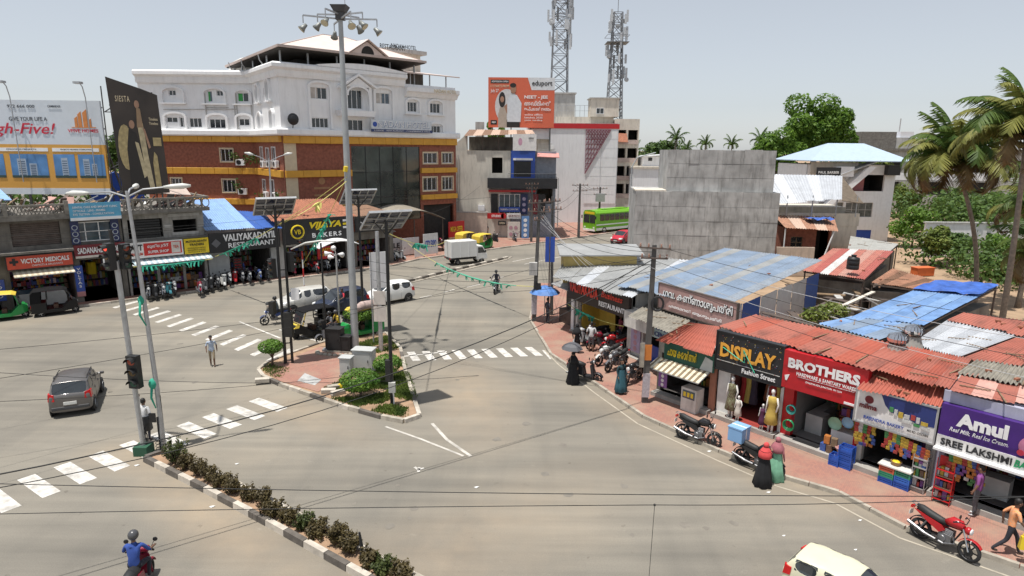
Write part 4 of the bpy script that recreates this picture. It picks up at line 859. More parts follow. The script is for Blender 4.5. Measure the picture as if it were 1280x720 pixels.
t = signboard('shop_sign', 'small black board on the pale wall below the studio sign', (-1.8,79.0,0), 0, 1.0, 1.7, 2.25, BLACK, .08); letters(t, 'OPEN', .15, .85, 1.85, 2.1, SURR)
for x,mm,lb,g_ in ((-.6,mat('poster_cream',(.6,.55,.5),.6),'cream poster board with round faces beside the studio entrance',0),(1.1,mat('poster_blue',(.12,.25,.5),.5),'tall blue poster board beside the studio entrance',1)):
    t = signboard('poster_board', lb, (x,77.6,0), 0, 1.5 if not g_ else .9, .3, 2.3 if not g_ else 3.0, mm, .08)
    for k in range(4): flat(t, disc(.4+.6*(k % 2) if not g_ else .45, .8+.8*(k//2) if not g_ else .7+.6*k, .22), mat('print_face',(.45,.25,.3),.6) if not g_ else WHITEP, -.02, 'figure_print')
bw = thing('boundary_wall', 'pale pink compound wall left of the studio building', 'wall', (-8.8,78.2,0))
MB().box(0,0,0,5.7,.2,3.3).build('wall_panel', mat('pale_pink_wall',(.55,.45,.37),.85,dirt=.35,streak=True), bw); MB().box(-.05,-.05,3.3,5.75,.25,3.42).build('coping', GREYW, bw)

# white building with red band and lattice triangle
wb = thing('white_building', 'tall blank white building with red roof band and triangular lattice', 'building', (5.4,97,0))
WB2 = mat('white_cladding', (0.74,0.75,0.77), 0.6, var=.05, scale=.5, dirt=.2, streak=True)
MB().box(0,0,0,5.2,12,14.6).box(5.2,.02,0,10.1,12,14.6).build('wall', WB2, wb)
MB().box(-3.3,.5,12.4,0,12,13.9).build('wall_return', WB2, wb)
MB().box(-3.2,-.12,13.95,5.2,12.1,14.65).box(5.2,-.1,13.95,10.2,12.1,14.63).build('red_band', RED, wb); MB().box(.1,.1,14.66,10.0,12,14.72).box(-3.1,.2,14.66,.0,12,14.72).build('roof_deck', GREYW, wb)
for r in range(8):
    for c in range(2): MB().box(5.25+2.42*c,-.05,3+1.35*r,7.62+2.42*c-.05,.0,4.3+1.35*r).build('cladding_panel', WB2, wb)
lt = MB(); lat_m = mat('lattice_maroon',(.25,.06,.09),.6)
for i in range(9):
    a = i*.42; 
    lt.bar((5.3+a,-.12,13.8),(5.3,-.12,13.8-a*1.85-.02),.1,.06); lt.bar((8.95-.0*a,-.14,13.8),(5.3,-.14,7.4),.1,.06) if i == 8 else None
for i in range(9):
    x = 5.3+i*.42; L_ = (8.95-x)/3.65*6.4; lt.bar((x,-.16,13.8),(x,-.16,13.8-L_),.05,.05); z = 13.8-i*.7; lt.bar((5.3,-.1,z),(5.3+(z-7.4)/6.4*3.65,-.1,z),.06,.05)
    lt.bar((x,-.18,13.8),(min(8.9,x+(8.95-x)*.6),-.18,13.8-L_*.4),.08,.06)
lt.build('lattice', lat_m, wb)
bal = MB()
for z in (8.4,10.9):
    for i in range(16): bal.cyl((.05+i*.12-1.7,-.5,z),(.05+i*.12-1.7,-.5,z+.8),.025,n=4)
    bal.bar((-1.7,-.5,z+.8),(.3,-.5,z+.8),.06); bal.box(-1.8,-.6,z-.15,.3,.4,z)
bal.build('balcony', GREYW, wb)
MB().box(-3.3,1.2,0,0,12,12.4).build('rear_wall', CREAM, wb)
for k in range(6): MB().lathe([(.0,-.03),(.33,-.03),(.33,.05)], 12, (.35,-.02,6+1.05*k), 'y').build('round_ornament', WHITEP, wb)
ab = thing('apartment_block', 'cream four storey block with recessed balconies behind the white building', 'building', (15.6,102,0))
MB().wall(3.9, 0, 15.6, [(.25,3.6+2.75*k,1.9,5.7+2.75*k) for k in range(4)]+[(2.2,3.6+2.75*k,3.7,5.7+2.75*k) for k in range(4)], 1.0).build('front_wall', CREAM, ab, fix=False)
MB().box(-9,1,0,0,14,15.9).box(-9,14,0,3.9,14.2,15.6).box(3.7,1.01,0,3.9,14,15.6).box(0,1.01,15.3,3.7,14,15.55).build('side_wall', CREAM, ab)
for k in range(4):
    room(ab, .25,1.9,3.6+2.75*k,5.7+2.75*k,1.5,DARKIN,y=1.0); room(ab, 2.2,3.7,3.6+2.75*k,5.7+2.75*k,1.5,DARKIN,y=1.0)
    MB().box(.2,-.15,3.55+2.75*k,3.8,-.02,4.2+2.75*k).build('balcony', mat('balcony_pinkish',(.5,.4,.36),.8,dirt=.3), ab)
MB().slab([(-.4,-1.3,12.2),(2,-1.3,12.1),(2,0,13.4),(-.2,0,13.5)], .06).build('terracotta_sunshade', TILE, ab)
m = MB(); m.box(-3.7,0,15.9,.6,4,18.6); o = m.build('roof_room', CREAM, ab); window(ab, TR(-3.7,-.02,0), .8,16.3,2.0,17.2,2,1,y=-.01)
MB().box(-3.9,-.2,18.6,.8,4.2,18.75).build('roof_slab', GREYW, ab)
m = MB()
for x in range(8): m.cyl((-8.8+x*.7,0.9,15.9),(-8.8+x*.7,.9,17.6),.03,n=4)
m.bar((-8.8,.9,17.6),(-3.8,.9,17.6),.05); m.bar((-8.8,.9,16.8),(-3.8,.9,16.8),.04); m.build('roof_rail', STEEL, ab)
tbk = thing('roof_room', 'stained concrete block under the nearer telecom tower', 'building', (6.2,104,0)); MB().box(0,0,0,3.4,4,19.4).build('wall', GREYW, tbk); MB().box(-.2,-.2,19.4,3.6,4.2,19.6).build('roof_slab', GREYW, tbk)

def telecom(name, label, x, y, z0, z1, w0, w1, nP, ants, seed):
    random.seed(seed); t = thing(name, label, 'tower', (x,y,z0)); H_ = z1-z0; TM = mat('tower_steel',(.22,.23,.245),.6,.3,var=.15); AM = mat('antenna_grey',(.50,.52,.54),.5)
    W_ = lambda z: w0+(w1-w0)*z/H_
    for sx_ in (-1,1):
        for sy in (-1,1): MB().bar((sx_*w0/2,sy*w0/2,0),(sx_*w1/2,sy*w1/2,H_),.16).build('leg', TM, t)
    for k in range(nP):
        za, zb = H_*k/nP, H_*(k+1)/nP; a, b = W_(za)/2, W_(zb)/2; m = MB()
        for s in (-1,1):
            m.bar((-a,s*a,za),(b,s*b,zb),.08); m.bar((a,s*a,za),(-b,s*b,zb),.08); m.bar((s*a,-a,za),(s*b,b,zb),.08); m.bar((s*a,a,za),(s*b,-b,zb),.08)
            m.bar((-b,s*b,zb),(b,s*b,zb),.08); m.bar((s*b,-b,zb),(s*b,b,zb),.08)
        m.build('bracing', TM, t)
    for i in range(ants):
        z = random.uniform(H_*.35, H_*.97); r = W_(z)/2+random.uniform(.3,.9); a = random.uniform(0,2*PI); c = (r*math.cos(a), r*math.sin(a), z)
        if i % 4 == 3: MB().lathe([(0,-.05),(.3,-.03),(.36,.12),(.3,.13)], 12, c, 'y').build('dish', AM, t)
        else: m = MB(); m.cbox(c, (.32,.18,random.uniform(1.3,2.2))); m.bar((0,0,z),c,.07); m.build('antenna', AM, t)
    m = MB(); zz = H_*.72; e = W_(zz)/2+.9; m.box(-e,-e,zz,e,e,zz+.06)
    for s in (-1,1): m.bar((-e,s*e,zz+1),(e,s*e,zz+1),.05); m.bar((s*e,-e,zz+1),(s*e,e,zz+1),.05)
    m.build('platform', TM, t); m = MB(); m.cyl((0,0,H_),(0,0,H_+2.5),.05,n=5); m.build('lightning_rod', TM, t); random.seed(seed+1)
telecom('telecom_tower', 'taller steel lattice telecom tower rising out of the picture behind the orange hoarding', 7.2,106,19.6,41,2.6,1.7,11,62,3)
telecom('telecom_tower', 'shorter steel lattice telecom tower with crowded top right of the taller one', 15.9,105,15.6,31.5,2.3,1.3,10,38,5)

eb = thing('billboard', 'orange hoarding with two people and a white corner above the studio building', 'billboard', (-3.2,84,0))
OR = mat('vinyl_coral',(0.62,0.13,0.065),.5,var=.04)
MB().box(0,0,13.6,8.35,.15,19.7).build('vinyl', OR, eb)
fr = MB()
for x in (.5,2.9,5.4,7.9): fr.bar((x,.3,9.5),(x,.3,19.5),.14); fr.bar((x,.3,17),(x,2.5,9.5),.1)
for z in (14,16,18): fr.bar((0,.22,z),(8.3,.22,z),.1)
fr.build('frame', FRM, eb)
flat(eb, disc(2.35,16.2,1.5,28,2.1), mat('print_pale2',(.6,.6,.6),.5), -.01, 'circle_print')
flat(eb, [(4.95,19.7),(8.35,19.7),(8.35,18.2),(5.45,18.2)], mat('print_white2',(.66,.68,.7),.5), -.01, 'corner_print')
letters(eb, 'eduport', 5.5, 8.05, 18.55, 19.35, BLACK, -.02, .02)
SK = mat('print_skin2',(.36,.2,.13),.6); SHP = mat('print_shirt',(.62,.66,.7),.6,var=.1); SAR = mat('print_beige',(.42,.36,.3),.6); HRP = mat('print_hair',(.02,.017,.015),.6)
for nm,mm,pts in (('trouser_print',HRP,rect(2.35,13.62,4.0,14.6)),('shirt_print',SHP,[(2.4,14.3),(4.1,14.3),(4.2,16.6),(3.6,17.6),(2.8,17.6),(2.4,16.9)]),('face_print',SK,disc(3.15,18.3,.36,16,.55)),('hair_print',HRP,disc(3.12,18.75,.4,12,.28)),('beard_print',HRP,disc(3.15,17.95,.3,12,.22)),('dress_print',SAR,[(1.25,13.62),(2.35,13.62),(2.3,15.5),(2.1,16.2),(1.5,16.1),(1.25,15.2)]),('hair_print',HRP,disc(1.75,17.0,.42,14,.95)),('face_print',SK,disc(1.75,17.05,.25,12,.38)),('arm_print',SK,[(2.0,16.2),(2.6,16.7),(2.8,15.8),(2.4,15.2)])):
    flat(eb, pts, mm, -.02-.004*(len(eb.children) % 9), nm)
letters(eb, 'NEET - JEE', 4.55, 7.5, 17.05, 17.55, WHITEP, bold=.03); letters(eb, 'അഡ്മിഷൻ', 4.55, 7.9, 16.3, 16.9, WHITEP, bold=.02); letters(eb, 'ഇപ്പോൾ നേടാം', 4.55, 7.9, 15.6, 16.15, WHITEP, bold=.02)
for z,s in ((15.2,'online offline'),(14.85,'batches 2025'),(14.5,'join today')): letters(eb, s, 4.6, 6.9, z-.1, z+.12, WHITEP, bold=.01)
MB().plate(rect(.3,19.0,2.6,19.4), -.015, 0).plate(rect(.3,13.95,1.1,14.5), -.015, 0).build('caption_strip', BLACK, eb); letters(eb, 'ADMISSION OPEN', .4, 2.5, 19.1, 19.3, WHITEP, -.025)
letters(eb, '11 STARTS FROM', .3, 2.6, 18.5, 18.8, SURR, -.02); letters(eb, 'July 27', .3, 1.3, 17.8, 18.3, WHITEP, -.02, .01); letters(eb, 'app', .45, .95, 14.1, 14.35, WHITEP, -.025)

lw = thing('low_building', 'low white building with flat roof between the cream block and the concrete block', 'building', (18.3,99,0))
MB().box(0,0,0,8.0,8,8.2).build('wall', WB2, lw); MB().box(-.15,-.2,8.2,8.2,8.2,8.5).build('parapet', CREAM, lw); MB().box(1.7,2,8.5,6.0,6,10.0).build('stair_room', WB2, lw); MB().slab([(1.4,1.5,10.05),(6.4,1.5,10.35),(6.4,6.3,10.35),(1.4,6.3,10.05)],.12).build('room_roof', WHITEP, lw)
MB().box(2.6,-.05+2,9.3,3.2,2,9.8).build('window', BLACK, lw)

# ---------------- raw concrete block
kb = thing('concrete_building', 'unfinished raw concrete block with stepped top and shutter pour marks', 'building', (10.6,55.6,0), -6)
MB().box(0,.1,0,12.0,7.0,7.5).box(2.6,.5,7.5,11.5,6.8,11.0).build('core_wall', CONC, kb)
P2 = [CONC, mat('raw_concrete_light',(0.435,0.435,0.425),.9,var=.3,scale=.9,dirt=.75,streak=True,bump=.12,fine=12), mat('raw_concrete_dark',(0.40,0.40,0.39),.9,var=.3,scale=.9,dirt=.85,streak=True,bump=.12,fine=12)]
for r in range(6):
    cut = [0]+sorted(12*(c+random.uniform(-.3,.3))/8 for c in range(1,8))+[12]
    for c in range(8):
        MB().box(cut[c]+.006,random.uniform(.03,.06),r*1.25+.008,cut[c+1]-.006,.12,(r+1)*1.25-.015+(0 if r < 5 else random.uniform(0,.06))).build('concrete_panel', random.choice(P2), kb)
for r in range(3):
    cut = [0]+sorted(8.9*(c+random.uniform(-.3,.3))/6 for c in range(1,6))+[8.9]
    for c in range(6):
        MB().box(2.6+cut[c]+.006,random.uniform(.42,.46),7.52+r*1.17,2.6+cut[c+1]-.006,.52,7.5+(r+1)*1.17-.015+(0 if r < 2 else random.uniform(-.02,.08))).build('concrete_panel', random.choice(P2), kb)
MB().box(-.05,.08,7.5,2.58,3,7.62).build('slab_edge', CREAM, kb)

# ================================================================ RIGHT BACKGROUND
WB = mat('bright_white_wall',(.80,.80,.81),.7,var=.05,dirt=.18,streak=True)
pb = thing('salon_building', 'white three storey building with pale blue hipped roof and black barber sign', 'building', (36.2,80,0))
hs = [(5.4,6.2,9.6,8.2),(5.2,3.0,8.6,4.8),(1.8,3.0,4.9,4.8),(5.0,.3,8.8,1.4)]
MB().wall(10.9, 0, 9.4, hs, .3).build('front_wall', WB, pb, fix=False)
MB().box(0,.31,0,.25,9,9.4).box(10.65,.31,0,10.9,9,9.4).box(.25,8.75,0,10.65,9,9.4).build('side_wall', WB, pb)
room(pb,5.4,9.6,6.2,8.2,3,DARKIN,y=.3); MB().box(5.5,.9,6.2,7.6,1.0,8.0).build('curtain', mat('curtain_rose',(.4,.15,.15),.8), pb)
for a,b,c,d in hs[1:3]: window(pb, I4, a,b,c,d, 4, 2, fm=GREYW, gm=mat('grimy_pane',(.13,.13,.12),.3,var=.4), y=.15)
MB().box(5.0,.1,.3,8.8,.2,1.4).build('shutter', BLUE, pb)
m = MB(); m.hexa([(.8,-1.2,2.7),(1.6,-1.2,2.7),(7.4,-1.2,9.1),(6.6,-1.2,9.1)],[(.8,-.05,2.9),(1.6,-.05,2.9),(7.4,-.05,9.3),(6.6,-.05,9.3)]); m.plate([(.6,3.2),(1.2,3.0),(7.8,9.2),(6.9,9.3)], -1.3, -1.2); m.build('outer_stair', WB, pb)
MB().box(9.4,-.9,8.2,10.9,-.05,9.4).build('stair_cabin', BLACKM, pb); MB().slab([(2.8,-1.5,8.0),(8.0,-1.5,10.0),(8.0,-.2,10.1),(2.8,-.2,8.1)],.1).build('stair_roof', GREYW, pb)
BR_ = mat('pale_blue_roof',(.42,.52,.63),.5,.1,var=.06,dirt=.1)
e4 = [(-.4,-1.6,9.9),(11.9,-1.6,9.9),(11.9,9.5,9.9),(-.4,9.5,9.9)]; r2 = [(3.8,3.5,12.0),(8.4,3.5,12.0)]
for f in ((e4[0],e4[1],r2[1],r2[0]),(e4[1],e4[2],r2[1]),(e4[2],e4[3],r2[0],r2[1]),(e4[3],e4[0],r2[0])): MB().slab(f,.1).build('roof_slope', BR_, pb)
MB().box(.3,-.3,8.3,6,-.02,9.7).build('loft_wall', CREAM, pb)
t = signboard('shop_sign', 'black PAUL BARBER board on the white building', (36.6,78.4,0), 0, 2.9, 7.8, 9.1, BLACK, .15); letters(t, 'PAUL BARBER', .2, 2.7, 8.35, 8.65, WHITEP, bold=.01); letters(t, 'SALON & SPA', .8, 2.1, 8.05, 8.2, WHITEP)
MB().box(2.85,-1.4,8.0,5.0,-.4,9.2).build('white_hoarding', WB, pb)

lb = thing('long_building', 'long grey two storey building with black square windows behind the palms', 'building', (64,120,0))
hs = [(4.2+8.2*k,7.4,7.6+8.2*k,9.6) for k in range(5)]+[(4.2+8.2*k,3.2,7.6+8.2*k,5.6) for k in range(5)]
MB().wall(46,0,11.2,hs,.4).build('front_wall', GREYW, lb, fix=False); MB().box(0,.41,0,46,10,11.0).build('dark_core', DARKIN, lb)
MB().box(-.3,-.5,11.2,46,10.2,11.6).build('roof_slab', ROOFD, lb); MB().box(0,-.03,5.9,46,-.01,7.2).build('white_band', WB, lb)
MB().box(.5,2,11.6,7,8,14.6).build('roof_room', ROOFD, lb); MB().box(7.1,2,11.6,10.5,8,13.6).build('roof_room', GREYW, lb)
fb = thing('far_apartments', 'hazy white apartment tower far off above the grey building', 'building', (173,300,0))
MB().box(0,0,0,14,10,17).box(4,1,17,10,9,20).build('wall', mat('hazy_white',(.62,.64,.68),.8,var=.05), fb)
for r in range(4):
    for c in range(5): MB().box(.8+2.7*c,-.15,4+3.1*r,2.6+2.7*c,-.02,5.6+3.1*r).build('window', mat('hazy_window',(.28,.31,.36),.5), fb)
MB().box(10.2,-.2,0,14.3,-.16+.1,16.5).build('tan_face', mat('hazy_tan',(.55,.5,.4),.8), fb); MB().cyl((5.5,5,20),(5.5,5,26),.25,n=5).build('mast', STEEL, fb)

sb_ = thing('shed_building', 'low building under silver corrugated roof with cream balcony wall', 'building', (24.8,61.5,0))
MB().box(0,0,0,8.2,6,2.0).box(0,2.2,2,8.2,6,5.6).build('wall', CREAM, sb_); MB().box(-.1,-.15,4.0,8.4,.05,5.2).box(8.3,.05,4.0,8.4,5,5.2).box(0,-.1,2,8.3,2.2,4.0).build('balcony_wall', CREAM, sb_)
SILV = mat('silver_tin',(.52,.54,.57),.42,.3,var=.12,scale=2,dirt=.2); SILV2 = mat('silver_tin_light',(.62,.64,.67),.42,.3,var=.08,dirt=.1)
corr(sb_, [(.2,-1.2,6.2),(6.0,-1.2,6.6),(8.3,3.8,8.6),(-.2,3.8,8.7)], [SILV,SILV2,SILV], 7, 4)
MB().slab([(6.0,-1.2,6.5),(8.4,-.6,6.2),(8.3,3.8,8.5)],.06).build('thatch_end', mat('thatch',(.14,.11,.08),.95,var=.3), sb_)
for x in (1.2,3.6,5.9,7.8): MB().cyl((x,-.5,4.9),(x,-.5,6.9),.06,n=6).build('roof_post', STEEL, sb_)
bh = thing('brick_house', 'small red brick outhouse with rusty sheet roof and blue tarpaulin', 'house', (25.0,58.5,0))
MB().wall(4.3,0,4.1,[(2.9,1.0,4.1,3.9),(.6,2.2,1.7,3.3)],.25).build('front_wall', BRICKR, bh, fix=False); MB().box(0,.26,0,.2,3,4.1).box(4.1,.26,0,4.3,3,4.3).box(.2,2.8,0,4.1,3,4.1).build('side_wall', BRICKR, bh)
room(bh,2.9,4.1,1.0,3.9,1.5,DARKIN,y=.25); window(bh, I4, .6,2.2,1.7,3.3,2,2,fm=WOOD,y=.12)
RUST = mat('rusty_sheet',(.38,.20,.13),.75,.15,var=.3,scale=2,dirt=.35); corr(bh, [(-.6,-1.3,4.3),(4.2,-1.3,4.0),(5.8,3,4.9),(0,3,5.0)], [RUST, mat('pinkish_tin2',(.5,.36,.28),.7,dirt=.3)], 5, 4)
m = MB(); m.cyl((-.5,-1.2,0),(-.5,-1.2,4.2),.06,n=6); m.build('porch_post', WHITEP, bh); m = MB(); m.bar((3.9,-1.2,4.0),(3.0,-1.4,1.2),.09); m.build('porch_post', WHITEP, bh)
m = MB(); gx = [[(2.2+.4*i, .3+.5*j, 4.85+.1*math.sin(i*2.1+j)+random.uniform(0,.12)) for i in range(7)] for j in range(4)]
m._add(sum(gx,[]), [(j*7+i,j*7+i+1,(j+1)*7+i+1,(j+1)*7+i) for j in range(3) for i in range(6)]); tp = m.build('tarpaulin', mat('tarp_blue',(.05,.12,.42),.5,var=.4,scale=3), bh)
pw = thing('boundary_wall', 'pale pink low wall left of the brick outhouse', 'wall', (23.6,56.6,0)); MB().box(0,0,0,3.4,.2,2.6).build('wall_panel', mat('pale_pink_wall',(.55,.45,.37),.85,dirt=.35,streak=True), pw)

def roofpatch(name, label, px, zs, m, n, cat='roof', waves=4, amp=.035, posts=True, th=0.0, rows=1):
    """a sheet roof standing on posts; px are its sighted corners front-left, front-right, back-right, back-left"""
    P = [G(u,v,z) for (u,v),z in zip(px, zs)]; c = sum(P, Vector())/4; c.z = 0
    t = thing(name, label, cat, c); Q = [p-c for p in P]
    for r in range(rows):
        a, b = r/rows, (r+1)/rows+(.03 if r < rows-1 else 0)
        corr(t, [Q[0].lerp(Q[3],a), Q[1].lerp(Q[2],a), Q[1].lerp(Q[2],b)+Vector((0,0,.03)), Q[0].lerp(Q[3],b)+Vector((0,0,.03))], m, n, waves, amp)
    if posts:
        MB().prism([(q.x*.9,q.y*.9) for q in Q], 0, min(q.z for q in Q)-.35).build('shed_wall', DARKW, t)
        for q in Q: d = Vector((q.x*.95,q.y*.95,0)); MB().cyl(d,(d.x,d.y,q.z-.08),.05,n=6).build('post', SHUT, t)
        for a,b in ((0,1),(1,2),(2,3),(3,0)): MB().bar(Q[a]*.97-Vector((0,0,.1-.03*Q[a].z)), Q[b]*.97-Vector((0,0,.1-.03*Q[b].z)), .08).build('rafter', SHUT, t)
    if n >= 4:   # bricks, sticks and litter lying on the sheets
        for i in range(4):
            u, v = random.random(), random.uniform(.1,.9); q = Q[0].lerp(Q[1],u).lerp(Q[3].lerp(Q[2],u),v)+Vector((0,0,.06)); a = random.uniform(0,PI); l = random.choice((.09,.4,.6)); d = Vector((math.cos(a),math.sin(a),0))*l
            MB().bar(q-d, q+d, .1 if l < .2 else .04, .07 if l < .2 else .025).build('roof_brick' if l < .2 else 'stick', TILE if l < .2 else WOOD, t)
    return t, Q, c
rw, Q, c = roofpatch('shed_roof', 'red and white patched sheet roof carrying a black water tank', [(1003,332),(1080,342),(1116,306),(1040,304)], (3.2,3.0,3.6,3.8), [mat('tin_pinkred',(.45,.17,.13),.6,dirt=.5), mat('tin_red',(.40,.11,.09),.6,dirt=.4), mat('tin_white',(.62,.61,.6),.5,dirt=.4), mat('tin_pinkred',(.5,.22,.17)), mat('tin_rose',(.48,.27,.22),.6,dirt=.5)], 7, rows=2)
p = G(1065,329,3.5); wt = thing('water_tank', 'black plastic water tank on the red and white patched roof', 'water tank', p)
MB().lathe([(0,0),(.36,0),(.38,.05),(.38,.25),(.36,.28),(.38,.31),(.38,.55),(.36,.58),(.38,.61),(.36,.75),(.15,.82),(.15,.9),(0,.9)], 18).build('tank', BLACK, wt, True); MB().lathe([(0,.9),(.17,.9),(.17,.94),(0,.96)],14).build('lid', BLACK, wt)
roofpatch('shed_roof', 'sagging grey sheet roof in front of the white salon building', [(1058,308),(1105,312),(1122,297),(1062,288)], (2.8,2.8,3.0,3.1), mat('grey_fabric',(.33,.33,.31),.9,var=.15,dirt=.3), 4, amp=.01)
roofpatch('shed_roof', 'rusty brown sheet roof beside the dry earth yard', [(1088,346),(1140,352),(1180,345),(1115,328)], (2.6,2.4,2.6,2.9), [RUST, mat('rust_dark',(.2,.11,.07),.8,.1,var=.3), RUST], 6)
roofpatch('shed_roof', 'small rusty lean-to sheet below the brown sheet roof', [(1086,350),(1128,360),(1140,352),(1096,345)], (1.9,1.8,2.1,2.2), [mat('rust_dark',(.2,.11,.07),.8,.1,var=.3)], 3)

# ================================================================ TREES
def leaf_cloud(m, lobes, n, leaf, shell=.55):
    for _ in range(n):
        (c, r) = random.choice(lobes); d = Vector((random.gauss(0,1),random.gauss(0,1),random.gauss(0,1))).normalized(); q = random.uniform(shell,1.0)**.6
        p = Vector((c[0]+d.x*r[0]*q, c[1]+d.y*r[1]*q, c[2]+d.z*r[2]*q)); nrm = (d+Vector((random.gauss(0,.6),random.gauss(0,.6),random.gauss(0,.6)+.5))).normalized()
        a = nrm.cross(Vector((random.gauss(0,1),random.gauss(0,1),random.gauss(0,1)))).normalized(); b = nrm.cross(a); l = leaf*random.uniform(.55,1.35)
        m.v += [tuple(p-a*l*.5), tuple(p+b*l*.3), tuple(p+a*l*.5), tuple(p-b*l*.3)]; k = len(m.v)-4; m.f.append((k,k+1,k+2,k+3)); m.mi.append(0)
BARK = mat('bark',(.14,.10,.075),.95,var=.3,scale=4,bump=.4,fine=14)
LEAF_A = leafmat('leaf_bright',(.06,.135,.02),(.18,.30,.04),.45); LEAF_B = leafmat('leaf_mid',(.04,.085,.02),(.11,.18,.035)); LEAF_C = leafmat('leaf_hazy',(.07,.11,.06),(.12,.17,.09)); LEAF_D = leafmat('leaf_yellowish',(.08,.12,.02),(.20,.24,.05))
def tree(name, label, loc, h, lobes, n, leaf, lm, tr=.35, group=None, limbs=5):
    t = thing(name, label, 'tree', loc, 0, group); m = MB(); top = min(l[0][2] for l in lobes)
    m.tube([(0,0,-.2),(.1,0,top*.4),(-.1,.1,top*.8),(0,0,top+.4*(h-top))], [tr,tr*.75,tr*.6,tr*.25], 8)
    for c, r in random.sample(lobes, min(limbs, len(lobes))): m.tube([(0,0,top*.75),(c[0]*.5,c[1]*.5,(top*.75+c[2])*.5+.2),(c[0],c[1],c[2]+r[2]*.3)], [tr*.45,tr*.3,tr*.08], 6)
    m.build('trunk', BARK, t, True); k = MB(); leaf_cloud(k, lobes, n, leaf); k.build('crown', lm, t, fix=False); return t
def lobes_in(cx, cy, cz, rx, ry, rz, n, s0=.28, s1=.5):
    L_ = []
    for _ in range(n):
        d = Vector((random.gauss(0,1),random.gauss(0,1),random.gauss(0,1))).normalized()*random.uniform(.25,.75); s = random.uniform(s0,s1)
        L_.append(((cx+d.x*rx,cy+d.y*ry,cz+d.z*rz),(rx*s,ry*s,rz*s)))
    return L_
random.seed(21)
tree('broad_tree', 'tall broad bright green tree behind the silver shed roof', (51.5,112,0), 20.5, lobes_in(.2,0,14.4,8.3,6,6.6,30,.2,.36), 17000, .6, LEAF_A, .6)
tree('broad_tree', 'lower green tree left of the tall broad tree, above the concrete block', (43.5,108,0), 16, lobes_in(0,0,10.6,5.4,4,4.6,18,.22,.4), 8000, .5, LEAF_A, .4)
tree('feathery_tree', 'yellowish feathery tree below the tall broad tree', (51,96,0), 12, lobes_in(0,0,8.4,6.5,3,2.8,16,.2,.4), 6000, .4, LEAF_D, .3)
tree('dark_tree', 'dark rounded tree above the roof of the low white building', (29.5,128,0), 13.5, lobes_in(0,0,10.2,5.2,4,3.6,14), 4500, .55, LEAF_B, .4)
tree('shade_tree', 'dark tree between the two left hoardings', (-44.5,74,0), 13, lobes_in(0,0,10,3.0,3,4.0,10), 2500, .5, LEAF_B, .3)
tree('roof_shrub', 'green bushy crown peeping behind the orange hoarding', (-2.4,92,0), 14.6, lobes_in(0,0,13.4,1.6,1.5,1.6,6), 900, .4, LEAF_A, .2)

def frond_mesh(L_, droop, wd, seed):
    rnd = random.Random(seed); m = MB(); n = 13; pts = []
    for i in range(n+1):
        s = i/n; a = .95-droop*s*s*1.9; pts.append((pts[-1][0]+L_/n*math.cos(a), 0, pts[-1][2]+L_/n*math.sin(a)) if pts else (0,0,0))
    m.tube(pts, [.05*(1-.8*i/n)*L_/4 for i in range(n+1)], 4, False)
    for i in range(1, 4*n):
        s = i/(4*n); k = min(int(s*n), n-1); f = s*n-k; p = Vector(pts[k]).lerp(Vector(pts[k+1]), f); d = (Vector(pts[k+1])-Vector(pts[k])).normalized()
        ll = wd*math.sin(PI*(.12+.8*s))*rnd.uniform(.8,1.15)
        for sd in (-1,1):
            e = p+d*ll*.55+Vector((0,sd*ll*.75,-ll*rnd.uniform(.35,.8))); w = d*.062*L_/4
            m.poly(p-w, p+w, e+w*.2, e-w*.1)
    return m
FROND = leafmat('palm_green',(.04,.085,.018),(.11,.165,.035),.3); FRONDY = leafmat('palm_yellow',(.11,.125,.028),(.24,.24,.06),.25); FRONDB = leafmat('palm_brown',(.12,.08,.035),(.2,.14,.06),.1)
def palm(name, label, loc, h, lean, L_, nf, seed, group=None, tr=.16, coco=True):
    rnd = random.Random(seed); t = thing(name, label, 'palm', loc, rnd.uniform(0,0), group)
    pts = [(lean[0]*s*s, lean[1]*s*s, h*s) for s in [i/8 for i in range(9)]]
    MB().tube([(pts[0][0],pts[0][1],-.2)]+pts[1:], [tr*(1.5 if i == 0 else 1.1-.35*i/8) for i in range(9)], 8).build('trunk', mat('palm_bark',(.24,.2,.16),.95,var=.3,scale=6,bump=.4,fine=10), t, True)
    ms = [[frond_mesh(L_, d, L_*.2, seed*10+k).mesh('frond') for k, d in enumerate((.45,.8,1.15,1.55,1.95))] for _ in (0,)][0]
    for me in ms[:3]: me.materials.append(FROND)
    ms[3].materials.append(FRONDY if nf > 14 else FROND); ms[4].materials.append(FRONDB if nf > 14 else FROND)
    extra = frond_mesh(L_, .9, L_*.2, seed+77).mesh('frond'); extra.materials.append(FRONDY)
    for i in range(nf):
        k = min(4, int(i/nf*5)); me = ms[k] if rnd.random() > .22 or nf < 15 else extra
        o = bpy.data.objects.new('frond', me); COL.objects.link(o); o.parent = t; o.location = (pts[-1][0],pts[-1][1],h); tilt = .55-1.25*i/nf
        o.rotation_euler = (rnd.uniform(-.2,.2), -tilt, i*2.399+rnd.uniform(-.2,.2)); s = rnd.uniform(.85,1.1); o.scale = (s,s,s)
    if coco and nf > 14:
        for i in range(7): a = i*.9; MB().ball((pts[-1][0]+.28*math.cos(a),pts[-1][1]+.28*math.sin(a),h-.3-.06*(i % 3)), (.12,.12,.15), 8, 6).build('coconut', mat('coconut',(.16,.15,.04),.6), t, True)
    return t
palm('coconut_palm', 'big coconut palm with drooping yellow fronds behind the blue roof', (33.4,45,0), 10.0, (-2.6,.3), 4.9, 54, 4)
palm('coconut_palm', 'coconut palm with pale trunk cut by the right picture edge', (28.9,36.5,0), 11.8, (-.3,.2), 4.6, 50, 9)
palm('coconut_palm', 'shorter coconut palm hanging low behind the pale trunk', (37.0,45.5,0), 6.8, (.3,.2), 4.2, 30, 12)
